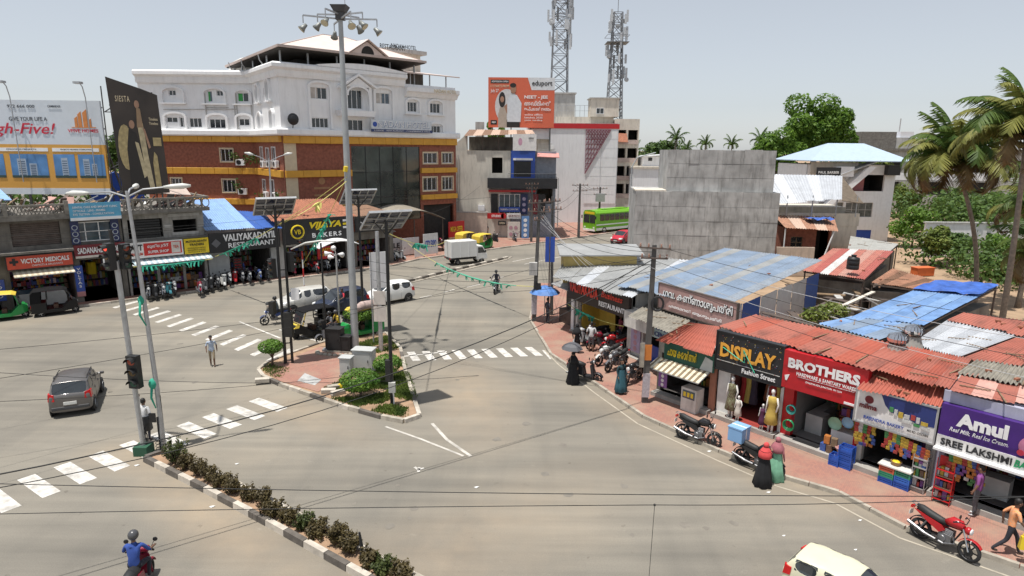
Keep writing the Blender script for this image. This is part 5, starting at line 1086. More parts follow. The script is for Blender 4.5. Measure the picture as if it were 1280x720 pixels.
palm('coconut_palm', 'coconut palm low at the right picture edge behind the tarpaulin roof', (32.6,38.5,0), 4.6, (.2,.2), 3.8, 28, 14)
for k,(u,vt,Y,lab) in enumerate(((838,164,125,'far palm standing above the dark rounded tree'),(880,172,170,'far palm, leftmost of three above the concrete block'),(913,172,180,'far palm in the middle above the concrete block'),(951,165,140,'far palm just left of the green trees'),(795,184,125,'far palm right beside the cream balcony block'),(857,180,170,'low far palm right of the dark rounded tree'))):
    p = at(u, vt, Y); palm('far_palm', lab, (p.x, Y, 0), p.z-1.0, (random.uniform(-1,1),0), 3.4 if Y > 130 else 3.0, 13, 30+k, 'palms on the skyline', .2)
# bushes and small trees round the earth yard
yard = [(1138,300,9,2.2,3.0,'small leafy tree in the dry earth yard, nearest the white salon'),(1165,322,7,1.9,2.6,'small tree with big leaves standing left of the palm trunk'),(1190,318,8,1.8,2.3,'bright bush directly under the big palm'),(1250,318,8,2.2,2.2,'bush right of the big palm trunk by the pale trunk'),(1130,262,9,2.6,4.0,'dense green tree beside the white salon wall'),(1160,255,9,3.0,3.2,'green tree below the grey building, left of the big palm'),(1232,262,9,3.0,3.0,'green tree behind the big palm on its right'),(1275,300,8,2.4,2.4,'bush at the right picture edge beyond the pale trunk'),(1185,262,9,3.2,3.4,'green tree hidden behind the big palm crown')]
for k,(u,v,n,r,h,lab) in enumerate(yard):
    p = G(u, v); lm = (LEAF_A,LEAF_D,LEAF_B)[k % 3]
    tree('yard_tree', lab, (p.x,p.y,0), h*1.7, lobes_in(0,0,h*.85,r*1.25,r*1.2,h*.75,n+5,.25,.45), 2600, .34 if k < 4 else .45, lm, .12, 'trees round the earth yard', 4)
for u,v,lab in ((1152,341,'orange plastic crate on the dry earth below the small trees'),):
    p = G(u,v-6); t = thing('crate', lab, 'crate', p, 12); MB().box(-.9,-.4,0,.9,.4,.7).build('crate_body', mat('crate_orange',(.6,.14,.04),.6), t); MB().box(-.95,-.45,.7,.95,.45,.76).build('crate_rim', mat('crate_orange',(.6,.14,.04),.6), t)
rb = thing('rubble_mound', 'red earth mound between the palms', 'mound', G(1215,300)); m = MB(); m.ball((0,0,.2),(2.2,1.4,1.6),12,7); m.build('mound', SOIL, rb, True)
cw = thing('compound_wall', 'white compound wall far behind the right palms', 'wall', (44,68,0)); MB().box(0,0,0,14,.3,3.6).build('wall_panel', WB, cw); MB().box(-.1,-.1,3.6,14.1,.4,3.75).build('coping', GREYW, cw)
# far wood along the horizon
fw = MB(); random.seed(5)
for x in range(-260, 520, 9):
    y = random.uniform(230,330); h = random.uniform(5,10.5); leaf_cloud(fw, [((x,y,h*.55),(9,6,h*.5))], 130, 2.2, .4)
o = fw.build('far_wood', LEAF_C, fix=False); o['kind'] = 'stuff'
fw = MB()
for x in range(-130, -60, 6): leaf_cloud(fw, [((x,110+random.uniform(-8,8),4.5),(6,5,5))], 300, 1.0, .4)
for x in range(34, 120, 5): leaf_cloud(fw, [((x,104+random.uniform(-5,8),2.0+random.uniform(0,1.2)),(4.5,3,2.6))], 260, .7, .4)
for i in range(46):
    x = random.uniform(46,100); y = random.uniform(66,100); q = x/y
    if q > .62: leaf_cloud(fw, [((x,y,random.uniform(1.4,3.6)),(3.2,2.4,2.6))], 300, .55, .4)
for i in range(34): leaf_cloud(fw, [((random.uniform(37,56),random.uniform(46,64),random.uniform(.6,1.8)),(2.2,1.8,1.7))], 300, .4, .4)
o = fw.build('garden_wood', LEAF_B, fix=False); o['kind'] = 'stuff'
# ================================================================ RIGHT SHOPS
R1o = Vector((3.9,38.1,0)); Z1 = -61; R2o = Vector((8.97,24.93,0)); Z2 = -50
def R1p(s, d=0, z=0): a = R(Z1); return R1o + Vector((math.cos(a)*s-math.sin(a)*d, math.sin(a)*s+math.cos(a)*d, z))
def R2p(s, d=0, z=0): a = R(Z2); return R2o + Vector((math.cos(a)*s-math.sin(a)*d, math.sin(a)*s+math.cos(a)*d, z))
WALLW = mat('shop_white_wall',(.62,.60,.56),.85,var=.1,dirt=.45,streak=True)
CORAL = mat('coral_tin',(.43,.10,.06),.65,.1,var=.3,scale=1.1,dirt=.5,col2=(.33,.10,.07)); CORAL2 = mat('coral_tin_faded',(.43,.135,.095),.7,.1,var=.32,scale=1.1,dirt=.65,col2=(.31,.115,.085))
TINB3 = mat('washed_blue_tin',(.25,.32,.42),.45,.2,var=.2,scale=.7,dirt=.25); TING = mat('grey_tin',(.35,.355,.35),.5,.2,var=.15,scale=.7,dirt=.3); TINBB = mat('bright_blue_tin',(.13,.24,.48),.5,.2,var=.2,scale=1,dirt=.15)

def shop(name, label, o, rz, x0, x1, h, op, dep=5, wm=None, step=.3, im=None, ceil=None):
    t = thing(name, label, 'shop', o, rz); L_ = x1-x0
    MB(TR(x0,0)).wall(L_, 0, h, [(a-x0,b,c-x0,d) for a,b,c,d in op], .25).build('front_wall', wm or WALLW, t, fix=False)
    dep = min(dep, 3.0)
    MB().box(x0,.26,0,x0+.12,dep+.4,h).box(x1-.12,.26,0,x1,dep+.4,h).box(x0+.12,dep+.28,0,x1-.12,dep+.4,h).build('side_wall', wm or WALLW, t)
    MB().box(x0+.12,.26,h-.1,x1-.12,dep+.28,h-.03).build('flat_roof', GREYW, t)
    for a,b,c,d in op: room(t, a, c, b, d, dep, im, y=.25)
    MB().box(x0+.02,-.45,0.1,x1-.02,.24,step).build('plinth', mat('cement_step',(.36,.34,.31),.9,var=.15,dirt=.4), t)
    return t
# --- tea stall with the green board
s1 = shop('tea_stall', 'small tea stall with green board, striped awning and coral roof', R2o, Z2, -3.6, -.62, 2.8, [(-3.4,.3,-.8,2.1)], 3, DARKW)
MB().box(-.82,-.12,.1,-.55,.0,2.7).build('clay_pillar', mat('clay_pillar',(.38,.17,.11),.8,dirt=.3), s1); stock(s1,-3.2,-1,.4,1.9,1.8,rows=3)
t = thing('glass_counter', 'pale snack counter with yellow print standing under the striped awning', 'counter', R2p(-1.75,-.75), Z2)
MB().box(0,0,.12,.75,.55,1.15).build('cabinet', WALLW, t); MB().box(.08,-.02,.7,.67,0,1.05).build('glass_panel', GLASSB, t)
for i in range(3): MB().box(.13+.18*i,-.03,.78,.25+.18*i,-.02,.98).build('print', YEL, t)
t = signboard('shop_sign', 'green board with yellow Malayalam lettering above the striped awning', R2p(-3.05,-.35), Z2, 2.5, 1.98, 2.78, mat('bottle_green',(.015,.09,.06),.5), .1)
letters(t, 'ചായ കോർണർ', .2, 1.7, 2.2, 2.62, YEL, bold=.02); MB().plate([(1.85,2.0),(2.45,2.0),(2.45,2.5),(2.1,2.6)], -.02, 0).build('print', mat('print_grey',(.5,.52,.5),.6), t)
striped_awning('awning', 'cream and brown striped awning of the tea stall', R2p(-3.3,-.4), Z2, 2.6, 2.0, .3, .75, CRM, BRN, 20)
for s_,lb in ((-3.15,'purple poster hanging below the left end of the striped awning'),):
    t = signboard('poster', lb, R2p(s_,-.5), Z2, .45, .7, 1.6, mat('poster_purple',(.25,.12,.35),.5), .03)
    for k in range(4): flat(t, disc(.22,.82+.2*k,.08,10), WHITEP, -.012, 'print_dot')
roofpatch('roof', 'bright coral corrugated roof over the tea stall', [(822,421),(893,441),(903,405),(862,400)], (2.85,2.85,3.75,3.75), CORAL, 4, posts=False)
# --- Display
s2 = shop('dress_shop', 'dress shop with mannequins under the black DISPLAY board', R2o, Z2, -.5, 2.32, 3.7, [(.05,.3,2.2,2.35)], 4, mat('tile_white',(.7,.7,.68),.4,dirt=.15), im=mat('maroon_interior',(.14,.06,.05),.8))
MB().box(.1,-.3,.3,2.15,2.5,.315).build('red_carpet', mat('carpet_red',(.3,.04,.03),.95), s2)
clm = [mat('cloth_%d' % i, c, .9, var=.2, scale=6) for i,c in enumerate(((.35,.03,.03),(.5,.4,.1),(.05,.04,.06),(.5,.2,.1),(.06,.2,.15),(.5,.45,.4)))]
for i in range(9):
    x = .25+i*.22; d = 1.6 if 2 < i < 6 else .8; MB().lathe([(.05,2.1),(.16,1.85),(.12,1.5),(.2,.8),(.18,.75)], 9, (x,d,0)).build('hanging_dress', clm[i % 6], s2)
t = signboard('shop_sign', 'black DISPLAY board with orange capitals and fairy lights', R2p(-.5,-.3), Z2, 2.8, 2.25, 3.8, BLACK, .25, BLACKM)
ORL = mat('letter_orange',(.75,.36,.05),.4)
letters(t, 'DISPLAY', .18, 2.55, 2.8, 3.4, ORL, bold=.035); letters(t, 'Fashion Street', 1.2, 2.6, 2.35, 2.55, WHITEP, bold=.02); MB().box(.05,-.02,2.62,2.75,0,2.64).build('stripe', GREYW, t)
m = MB()
for i in range(90): x = random.uniform(.05,2.75); z = random.uniform(2.6,3.75); m.m = random.choice((0,1,3,4,5)); m.cbox((x,-.03,z),(.018,.016,.022))
o = m.build('fairy_lights', GOODS, t); o['kind'] = 'stuff'
m = MB(); m.tube([(.3,-.04,3.2),(.9,-.05,2.95),(1.3,-.05,2.8),(1.2,-.04,3.3),(1.75,-.05,2.5)], .02, 4); m.build('green_string', mat('bunting_green',(.05,.4,.25),.7), t)
def mannequin(s_, d, h, mm, lab, rz=0):
    t = thing('mannequin', lab, 'mannequin', R2p(s_,d,.31), Z2+rz, 'mannequins in the dress shop doorway'); k = h/1.7; MW = mat('mannequin_white',(.75,.72,.68),.4)
    MB().cyl((0,0,0),(0,0,.03),.16*k,n=14).build('base', CHROME, t)
    m = MB()
    for x in (-.07,.07): m.tube([(x*k,-.02,.03),(x*k,0,.45*k),(x*1.1*k,0,.85*k)], [.04*k,.055*k,.075*k], 8)
    m.tube([(0,0,.8*k),(0,0,1.05*k),(0,-.01,1.3*k),(0,0,1.42*k),(0,0,1.5*k)], [.13*k,.11*k,.15*k,.06*k,.05*k], 10)
    for x in (-1,1): m.tube([(x*.16*k,0,1.38*k),(x*.22*k,.03,1.1*k),(x*.2*k,-.08,.85*k)], [.045*k,.038*k,.028*k], 7)
    m.ball((0,-.01,1.6*k), (.075*k,.09*k,.11*k)); m.build('figure', MW, t, True)
    MB().lathe([(.06*k,1.42*k),(.17*k,1.36*k),(.16*k,1.15*k),(.13*k,1.02*k),(.2*k,.7*k),(.25*k,.35*k),(.24*k,.34*k)], 14).build('dress', mm, t, True)
mannequin(.3,-.2,1.75,mat('print_floral',(.16,.18,.1),.9,var=.8,scale=18,col2=(.4,.1,.08)),'tall mannequin in a dark floral dress at the left of the doorway')
mannequin(.66,-.28,1.05,mat('dress_ivory',(.6,.57,.5),.9),'child mannequin in an ivory dress at the left of the doorway')
mannequin(1.72,-.3,1.05,mat('dress_plum',(.08,.02,.06),.9),'child mannequin in a plum dress at the right of the doorway')
mannequin(2.05,-.25,1.75,mat('dress_mustard',(.5,.36,.08),.9),'tall mannequin in a mustard dress at the right of the doorway')
mannequin(1.45,.9,1.7,mat('dress_red',(.35,.05,.05),.9),'mannequin in a red dress standing back inside the doorway')
# --- Brothers
s3 = shop('hardware_shop', 'hardware and sanitary shop with red pillar under the BROTHERS board', R2o, Z2, 2.34, 5.1, 3.7, [(2.72,.3,4.98,2.35)], 4.5, RED, im=mat('grey_interior',(.2,.2,.19),.8))
t = signboard('shop_sign', 'large red BROTHERS board with white capitals', R2p(2.36,-.35), Z2, 2.98, 2.3, 3.75, mat('brothers_red',(.45,.012,.018),.4), .3)
letters(t, 'BROTHERS', .2, 2.75, 3.12, 3.5, WHITEP, bold=.045); letters(t, 'HARDWARE & SANITARY WARES', .55, 2.65, 2.9, 3.03, WHITEP, bold=.02)
MB().box(.6,-.02,2.84,2.6,0,2.855).box(2.3,-.02,2.34,2.9,0,2.42).build('stripe', WHITEP, t); letters(t, 'CHALIYAKADA JUNCTION  PH: 2334', .9, 2.2, 2.68, 2.76, WHITEP, bold=.01)
MB().plate([(.1,2.78),(.28,2.85),(.2,2.6),(.14,2.6)], -.02, 0).build('logo', WHITEP, t)
MB().box(2.85,.9,.3,3.5,1.5,1.05).box(2.85,1.5,.3,3.2,3.0,1.05).build('counter', mat('counter_white',(.5,.5,.48),.4,dirt=.2), s3); stock(s3, 2.8,4.9,.5,2.25,2.7,rows=5); stock(s3,4.1,4.9,.95,2.2,.9,rows=3,s=(.1,.25))
MB().box(4.05,.4,.3,4.9,.95,.95).build('display_counter', WHITEP, s3); MB().box(2.95,-.25,.31,3.9,.2,.325).build('door_mat', BLACK, s3)
def sgoods(name, lab, cat, s_, d, z, fn, mm, grp=None):
    t = tag(fn(MB()).build(name, mm, None, True), lab, cat, grp); t.location = R2p(s_, d, z); t.rotation_euler = (0,0,R(Z2)); return t
sgoods('wash_basin','pale green oval basin displayed upright in the hardware shop','basin',4.2,.3,1.25,lambda m: m.lathe([(0,.06),(.16,.04),(.24,0),(.25,-.03)],16,(0,0,0),'y'),mat('basin_green',(.3,.5,.35),.2))
sgoods('wash_basin','sky blue oval basin displayed upright in the hardware shop','basin',4.65,.25,1.45,lambda m: m.lathe([(0,.06),(.14,.04),(.2,0),(.21,-.03)],16,(0,0,0),'y'),mat('basin_blue',(.3,.5,.65),.2))
sgoods('toilet_bowl','dusty pink toilet bowl at the right of the hardware shop doorway','toilet',4.72,-.25,.3,lambda m: m.lathe([(.12,0),(.1,.15),(.17,.3),(.2,.36),(.16,.36),(.1,.25),(0,.2)],14),mat('ceramic_pink',(.5,.27,.25),.2))
sgoods('hose_coil','coil of green garden hose hanging on the red pillar','hose',2.72,-.12,1.0,lambda m: [m.tube([(0,-.03*r,0)]+[( (.17+.015*r)*math.sin(2*PI*k/14), -.03*r, (.17+.015*r)*(math.cos(2*PI*k/14)-1)) for k in range(15)],.02,5) for r in range(4)] and m,GREEN)
sgoods('hose_coil','coil of blue green hose hanging above the green coil','hose',2.75,-.1,1.6,lambda m: [m.tube([( (.13+.015*r)*math.sin(2*PI*k/14), -.03*r, (.13+.015*r)*(math.cos(2*PI*k/14)-1)) for k in range(15)],.02,5) for r in range(4)] and m,mat('hose_teal',(.03,.25,.22),.5))
for i,(s_,z,c,lb) in enumerate(((4.1,.3,0,'small carton box, left of the row before the toilet bowl'),(4.32,.3,7,'brown carton beside the pink toilet bowl'),(4.2,.62,5,'orange carton on top of the boxes by the toilet bowl'),(4.45,.6,7,'brown carton, upper one right of the orange carton'))):
    t = tag(bev(MB().box(-.1,-.1,0,.1,.1,.3).build('carton', [GOODS[3],GOODS[7],GOODS[5],WOOD][i]),.01), lb, 'carton', 'cartons by the toilet bowl'); t.location = R2p(s_,-.2,z); t.rotation_euler = (0,0,R(Z2+5*i))
# --- Milma bakery
s4 = shop('bakery_shop', 'small bakery with hanging snack packets under the white dairy board', R2o, Z2, 5.12, 7.5, 3.2, [(5.3,.3,7.2,1.95)], 3.5, WALLW)
stock(s4,5.4,7.1,.5,1.85,2.2,rows=4)
t = signboard('shop_sign', 'white and blue milma RAJENDRA BAKERY board', R2p(5.1,-.45), Z2, 2.4, 1.93, 3.1, mat('board_white',(.72,.70,.68),.5,dirt=.15), .3, STEEL)
MBL = mat('milma_blue',(.02,.035,.16),.5); 
flat(t, [(.75,3.08),(2.38,3.08),(2.38,2.45),(1.9,2.4),(1.5,2.55),(1.1,2.55),(.9,2.75)], MBL, -.01); flat(t, disc(.4,2.78,.14,16), MAR, -.012, 'logo'); letters(t, 'milma', .12, .68, 2.45, 2.64, MAR, bold=.03)
letters(t, 'RAJENDRA BAKERY', .3, 1.55, 2.05, 2.2, BLUE, bold=.02); letters(t, 'MG RD. COCHIN', 1.65, 2.25, 2.08, 2.16, BLACK)
for x,z,w_,h,i in ((1.05,2.58,.12,.16,2),(1.2,2.5,.1,.2,4),(1.33,2.46,.14,.2,1),(1.5,2.5,.16,.13,4),(1.7,2.5,.13,.17,0),(1.86,2.44,.1,.2,4),(2.0,2.42,.2,.12,1),(1.45,2.34,.3,.1,4),(1.8,2.32,.18,.09,2),(2.02,2.28,.25,.1,4)): MB().box(x,-.03,z,x+w_,-.012,z+h).build('pack_print', GOODS[i], t)
# --- Amul
s5 = shop('ice_cream_shop', 'ice cream shop under the purple Amul board at the right edge', R2o, Z2, 7.52, 12.5, 3.75, [(7.75,.3,12.0,1.9)], 4, mat('lavender_wall',(.40,.40,.50),.8,dirt=.3,streak=True))
stock(s5,7.9,11.8,.4,1.8,2.6,rows=4)
PURP = mat('board_purple',(.055,.015,.17),.4)
t = signboard('shop_sign', 'purple Amul board with SREE LAKSHMI strip and pink ice cream scoop', R2p(7.6,-.5), Z2, 4.2, 1.95, 3.35, PURP, .3)
letters(t, 'Amul', .45, 1.75, 2.75, 3.2, WHITEP, bold=.05); letters(t, 'Real Milk. Real Ice Cream.', .3, 1.8, 2.55, 2.68, WHITEP, bold=.01, shear=.3)
MB().box(0,-.025,1.95,4.2,0,2.33).build('white_strip', mat('board_white',(.72,.70,.68),.5), t); letters(t, 'SREE LAKSHMI', .12, 1.95, 2.02, 2.26, BLACK, -.035, .03); letters(t, 'BAKERY', 2.0, 2.9, 2.02, 2.26, GREEN, -.035, .03, shear=.2)
m = MB(); m.plate(disc(2.4,2.72,.38,22,.34), -.035, -.005); o = m.build('scoop_print', mat('scoop_pink',(.55,.2,.33),.5,var=.3,scale=7), t)
for x,z in ((2.1,2.5),(2.55,3.05)): MB().plate(disc(x,z,.09,12), -.045, -.035).build('berry_print', mat('berry',(.45,.03,.06),.4), o)
MB().box(7.6,-.75,1.88,12,-.45,1.95).build('light_tube', WHITEP, s5)
MB().box(7.55,-.28,3.36,12.4,-.02,3.72).build('fascia', mat('lavender_wall',(.40,.40,.50),.8), s5)
MB().box(8.5,.7,.3,9.4,1.2,.95).build('counter', mat('counter_white',(.5,.5,.48),.4,dirt=.2), s5); MB().box(10.4,-.35,.31,11.6,.2,.325).build('door_mat', BLACK, s5)
MB().box(7.38,-.1,.1,7.52,.1,3.2).build('grey_pillar', CONC, s4)
# hanging strips of snack packets, crates, racks
def strip(s_, d, z, n, k, lb='strip of bright snack packets hanging at the bakery front'):
    t = thing('snack_strip', lb, 'snack packets', R2p(s_,d,z), Z2, 'strips of snack packets hanging in the shopfronts')
    for i in range(n):
        o = MB().hexa([(-.062,-.012,-.115*i-.115),(.062,-.012,-.115*i-.115),(.062,.012,-.115*i-.115),(-.062,.012,-.115*i-.115)],[(-.062,-.03,-.115*i-.005),(.062,-.03,-.115*i-.005),(.062,.02,-.115*i-.005),(-.062,.02,-.115*i-.005)]).build('packet', GOODS[(0,1,5,4,1,3,5,2,0,6)[(k*3+i//3+k//2) % 10]], t); o.rotation_euler = (0,random.uniform(-.08,.08),random.uniform(-.15,.15))
random.seed(11)
ORD = ('first','second','third','fourth','fifth','sixth','seventh','eighth','ninth','tenth','eleventh')
for i in range(5): strip(5.2+.125*i, -.4+.03*i, 1.85, 7, i, '%s strip from the left in the packet bunch above the blue crates' % ORD[i])
for i in range(11): strip(6.15+.125*i, -.42, 1.95-.03*i, 6 if i < 6 else 5, i+2, '%s strip from the left in the packet bunch over the bakery table' % ORD[i])
for i in range(8): strip(8.05+.125*i, -.5, 1.9, 6+(i % 3), i+5, '%s strip from the left in the packet bunch at the ice cream shop' % ORD[i])
CRB = mat('crate_blue',(.02,.09,.42),.5); CRG = mat('crate_green',(.03,.25,.15),.5); CRO = mat('crate_coral',(.55,.12,.06),.5)
def crate(lb, s_, d, z, mm, w=.42, dd=.32, h=.2):
    t = thing('crate', lb, 'crate', R2p(s_,d,z), Z2, 'plastic crates at the bakery'); MB().box(-w/2,-dd/2,0,w/2,dd/2,.03).build('base', mm, t)
    m = MB()
    for k in range(3): zz = .03+k*h/3; m.box(-w/2,-dd/2,zz,w/2,-dd/2+.015,zz+h/4.2).box(-w/2,dd/2-.015,zz,w/2,dd/2,zz+h/4.2).box(-w/2,-dd/2+.015,zz,-w/2+.015,dd/2-.015,zz+h/4.2).box(w/2-.015,-dd/2+.015,zz,w/2,dd/2-.015,zz+h/4.2)
    for x in (-1,1):
        for y in (-1,1): m.box(x*w/2-.02,y*dd/2-.02,0,x*w/2+.02,y*dd/2+.02,h)
    m.build('crate_side', mm, t)
for k in range(4): crate(('lowest','second','third','topmost')[k]+' blue crate in the stack between hardware shop and bakery', 5.05, -.55, .12+.205*k, CRB)
for k in range(2): crate(('lower','upper')[k]+' blue crate standing left of the tall blue stack', 4.72, -.62, .12+.205*k, CRB, .3)
for k,(mm,n_) in enumerate(((CRB,'blue'),(CRG,'green'),(CRO,'coral'))): crate('%s crate in the left stack under the bakery table' % n_, 6.38, -.5, .12+.205*k, mm)
for k,(mm,n_) in enumerate(((CRB,'bottom blue'),(mat('crate_blue2',(.03,.13,.5),.5),'middle blue'),(CRG,'top green'))): crate('%s crate in the right stack under the bakery table' % n_, 6.86, -.5, .12+.205*k, mm)
t = thing('counter_table', 'pale table top resting on crates in front of the bakery', 'table', R2p(6.6,-.45,.74), Z2); MB().box(-.5,-.25,0,.5,.3,.04).build('table_top', WALLW, t); MB().box(-.48,.25,-.44,-.42,.29,0).build('leg', STEEL, t); MB().box(.42,.25,-.44,.48,.29,0).build('leg', STEEL, t)
t = thing('wicker_basket', 'small wicker basket standing on the bakery table', 'basket', R2p(6.55,-.4,.78), Z2); MB().lathe([(.12,0),(.17,.14),(.16,.14),(.11,.02)],12).build('basket_body', mat('wicker',(.35,.2,.09),.9,var=.3,scale=20), t); MB().ball((0,0,.12),(.13,.13,.05)).build('snacks', YEL, t, True)
t = thing('display_rack', 'grey wire rack with shelves right of the bakery table', 'rack', R2p(7.05,-.35,.12), Z2)
for z in (.15,.5,.85,1.15): MB().box(0,-.15,z,.42,.15,z+.03).build('shelf', STEEL, t)
for x in (0,.4): MB().box(x,-.15,0,x+.02,-.13,1.3).box(x,.13,0,x+.02,.15,1.3).build('upright', STEEL, t)
stock(t,.03,.4,.18,1.2,-.1,rows=3,s=(.06,.14),dep=.18)
t = thing('display_rack', 'red wire rack with packets at the left of the ice cream shop', 'rack', R2p(7.75,-.5,.12), Z2)
for z in (.1,.45,.8,1.1): MB().box(0,-.15,z,.5,.15,z+.03).build('shelf', RED, t)
for x in (0,.48): MB().box(x,-.15,0,x+.02,-.13,1.5).box(x,.13,0,x+.02,.15,1.5).build('upright', RED, t)
MB().box(0,.12,.1,.5,.14,1.5).build('back_panel', RED, t); stock(t,.03,.48,.13,1.3,-.1,rows=3,s=(.06,.14),dep=.18)

# --- coral roofs of the row
roofpatch('roof', 'long coral corrugated roof behind the DISPLAY and BROTHERS boards', [(897,404),(1096,455),(1140,427),(945,389)], (3.8,3.8,3.98,3.98), [CORAL2,CORAL,CORAL2], 9, posts=False)
roofpatch('roof', 'short coral roof strip sloping down to the white dairy board', [(1074,477),(1178,500),(1188,477),(1096,455)], (3.15,3.15,3.6,3.6), CORAL, 5, posts=False)
roofpatch('roof', 'coral roof with a broken dark edge above the dairy board', [(1096,455),(1188,478),(1216,440),(1140,426)], (3.75,3.75,3.98,3.98), [CORAL2,CORAL], 5, posts=False)
roofpatch('roof', 'pinkish patched roof above the purple board at the right edge', [(1190,478),(1330,504),(1330,464),(1205,458)], (3.8,3.8,3.9,3.9), [CORAL2, mat('pink_tin',(.55,.3,.25),.6,dirt=.3)], 5, posts=False, amp=.012)
roofpatch('roof', 'weathered grey corrugated strip above the pinkish patched roof', [(1196,458),(1330,478),(1330,455),(1222,441)], (3.96,3.96,4.0,4.0), mat('weathered_tin',(.27,.25,.21),.7,.2,var=.3,dirt=.4), 5, posts=False, amp=.05)
roofpatch('roof', 'faded coral roof far right beyond the silver sheets', [(1205,438),(1330,452),(1330,418),(1280,409)], (3.5,3.5,3.7,3.7), CORAL2, 5, posts=False)
# dark eaves packing behind the boards
MB(TR(R2o.x,R2o.y,0,Z2)).box(-.5,-.02,3.5,7.4,.3,3.7)
# --- roof ventilators
for u,v,lb in ((1122,428,'turbine ventilator on the coral roof, nearer one'),(1142,417,'turbine ventilator on the coral roof, farther one')):
    p = G(u,v,3.95); t = thing('roof_ventilator', lb, 'ventilator', p)
    MB().lathe([(.42,-.35),(.3,.0),(.26,.18),(.28,.2)],14).build('base', mat('cement_step',(.36,.34,.31),.9), t)
    k = MB()
    for i in range(18):
        a = 2*PI*i/18; b = a+.28; pr_ = [(.2,.2),(.33,.3),(.36,.42),(.3,.55),(.12,.62)]
        for j in range(4): k.poly((pr_[j][0]*math.cos(a),pr_[j][0]*math.sin(a),pr_[j][1]),(pr_[j][0]*.93*math.cos(b),pr_[j][0]*.93*math.sin(b),pr_[j][1]),(pr_[j+1][0]*.93*math.cos(b),pr_[j+1][0]*.93*math.sin(b),pr_[j+1][1]),(pr_[j+1][0]*math.cos(a),pr_[j+1][0]*math.sin(a),pr_[j+1][1]))
    k.lathe([(0,.66),(.13,.62)],14); k.build('turbine', CHROME, t, fix=False)
# --- Valiyakada and neighbours
v1 = shop('restaurant_shop', 'corner restaurant with yellow inner wall under the black VALIYAKADA board', R1o, Z1, 0, 5.35, 3.4, [(.25,.15,5.0,2.1)], 4.5, WALLW, .15, im=INT)
MB().box(.28,.3,.16,.34,3.1,2.08).build('yellow_wall', mat('wall_yellow',(.62,.42,.07),.7), v1); MB().box(.34,1.6,.16,1.9,1.66,2.05).build('yellow_wall', mat('wall_yellow',(.62,.42,.07),.7), v1)
stock(v1,2.2,4.9,.3,1.9,2.7,rows=3)
for x in (-.12,.02): MB().cyl((x,-.15,.1),(x,-.15,3.2),.07,n=8).build('white_post', WHITEP, v1)
t = signboard('restaurant_sign', 'black VALIYAKADA board with red capitals over the corner restaurant', R1p(-.35,-.35), Z1, 5.8, 2.1, 3.5, mat('brown_black',(.03,.018,.015),.5), .2)
RL = mat('letter_red',(.68,.05,.03),.4)
letters(t, 'VALIYAKADA', .2, 3.1, 2.6, 3.25, RL, bold=.04); letters(t, 'Business', 3.4, 5.3, 2.85, 3.2, RL, bold=.02, shear=.2); letters(t, 'RESTAURANT', 3.2, 5.5, 2.3, 2.6, WHITEP, bold=.03)
v2 = shop('optical_shop', 'low shop with white fascia and eye centre board behind the electricity pole', R1o, Z1, 5.4, 9.3, 2.75, [(6.3,.15,7.6,1.75),(8.0,.15,9.1,1.75)], 3, WALLW, .15)
MB().box(5.4,-.6,1.8,7.6,-.05,2.65).build('fascia', WALLW, v2)
t = signboard('shop_sign', 'pale EYE CENTRE board half hidden behind the electricity pole', R1p(7.45,-.4), Z1, 1.7, 1.7, 2.5, mat('board_pale_teal',(.45,.6,.6),.5), .08)
letters(t, 'EYE', .3, 1.1, 2.15, 2.4, mat('letter_navy',(.04,.06,.2),.5), bold=.03); letters(t, 'CENTRE', .2, 1.5, 1.8, 2.05, mat('letter_navy',(.04,.06,.2),.5), bold=.03)
t = signboard('pillar_poster', 'tall lilac poster with portraits on the wall beside the parked scooters', R1p(5.45,-.1), Z1, .75, .35, 1.75, mat('poster_lilac',(.4,.35,.5),.6), .04)
for k in range(4): flat(t, disc(.37,.55+.32*k,.14,12), mat('print_face',(.45,.25,.3),.6), -.012, 'portrait_print')
MB().box(6.35,.1,.15,7.55,.2,1.0).build('blue_shutter', BLUE, v2)
t = signboard('hospital_board', 'dusty pink hoarding with white Malayalam eye hospital lettering', R1p(6.95,.35), Z1, 5.1, 3.05, 4.3, mat('dusty_pink',(.38,.23,.21),.7,var=.1,dirt=.25), .12, SHUT)
OUTL = mat('outline_dark',(.03,.02,.02),.5)
letters(t, 'ഗവ. കണ്ണാശുപത്രി', .37, 4.93, 3.57, 4.12, OUTL, -.01, .05); letters(t, 'ഗവ. കണ്ണാശുപത്രി', .35, 4.9, 3.6, 4.15, WHITEP, -.03, .015); letters(t, 'ഫെഡറൽ ആശുപത്രി', .8, 4.3, 3.2, 3.4, WHITEP, -.03, .015)
for x in (7.2,9.5,11.8): MB().bar((x-6.95,.2,0),(x-6.95,.2,3.05),.08).build('board_post', SHUT, t)
roofpatch('roof', 'small grey sheet roof over the optical shop', [(786,392),(838,414),(868,396),(812,376)], (2.75,2.75,2.85,2.85), mat('weathered_tin',(.27,.25,.21),.7,.2), 4, posts=False)
roofpatch('roof', 'dusty grey sheet roof of the corner restaurant', [(690,346),(790,370),(866,322),(712,317)], (3.5,3.5,4.0,4.0), [TING,TING,TING,SILV2,TING], 9, posts=False)
ra, Qa, ca = roofpatch('roof', 'big washed blue sheet roof behind the pink hospital hoarding', [(772,355),(904,380),(1028,319),(905,306)], (3.75,3.75,4.3,4.3), [TINB3,TING,TINB3,TINB3,mat('washed_blue2',(.30,.34,.39),.45,.2,var=.2,dirt=.3)], 10, rows=3, posts=False)
a = Qa[1]*.98; b = Qa[2]*.98
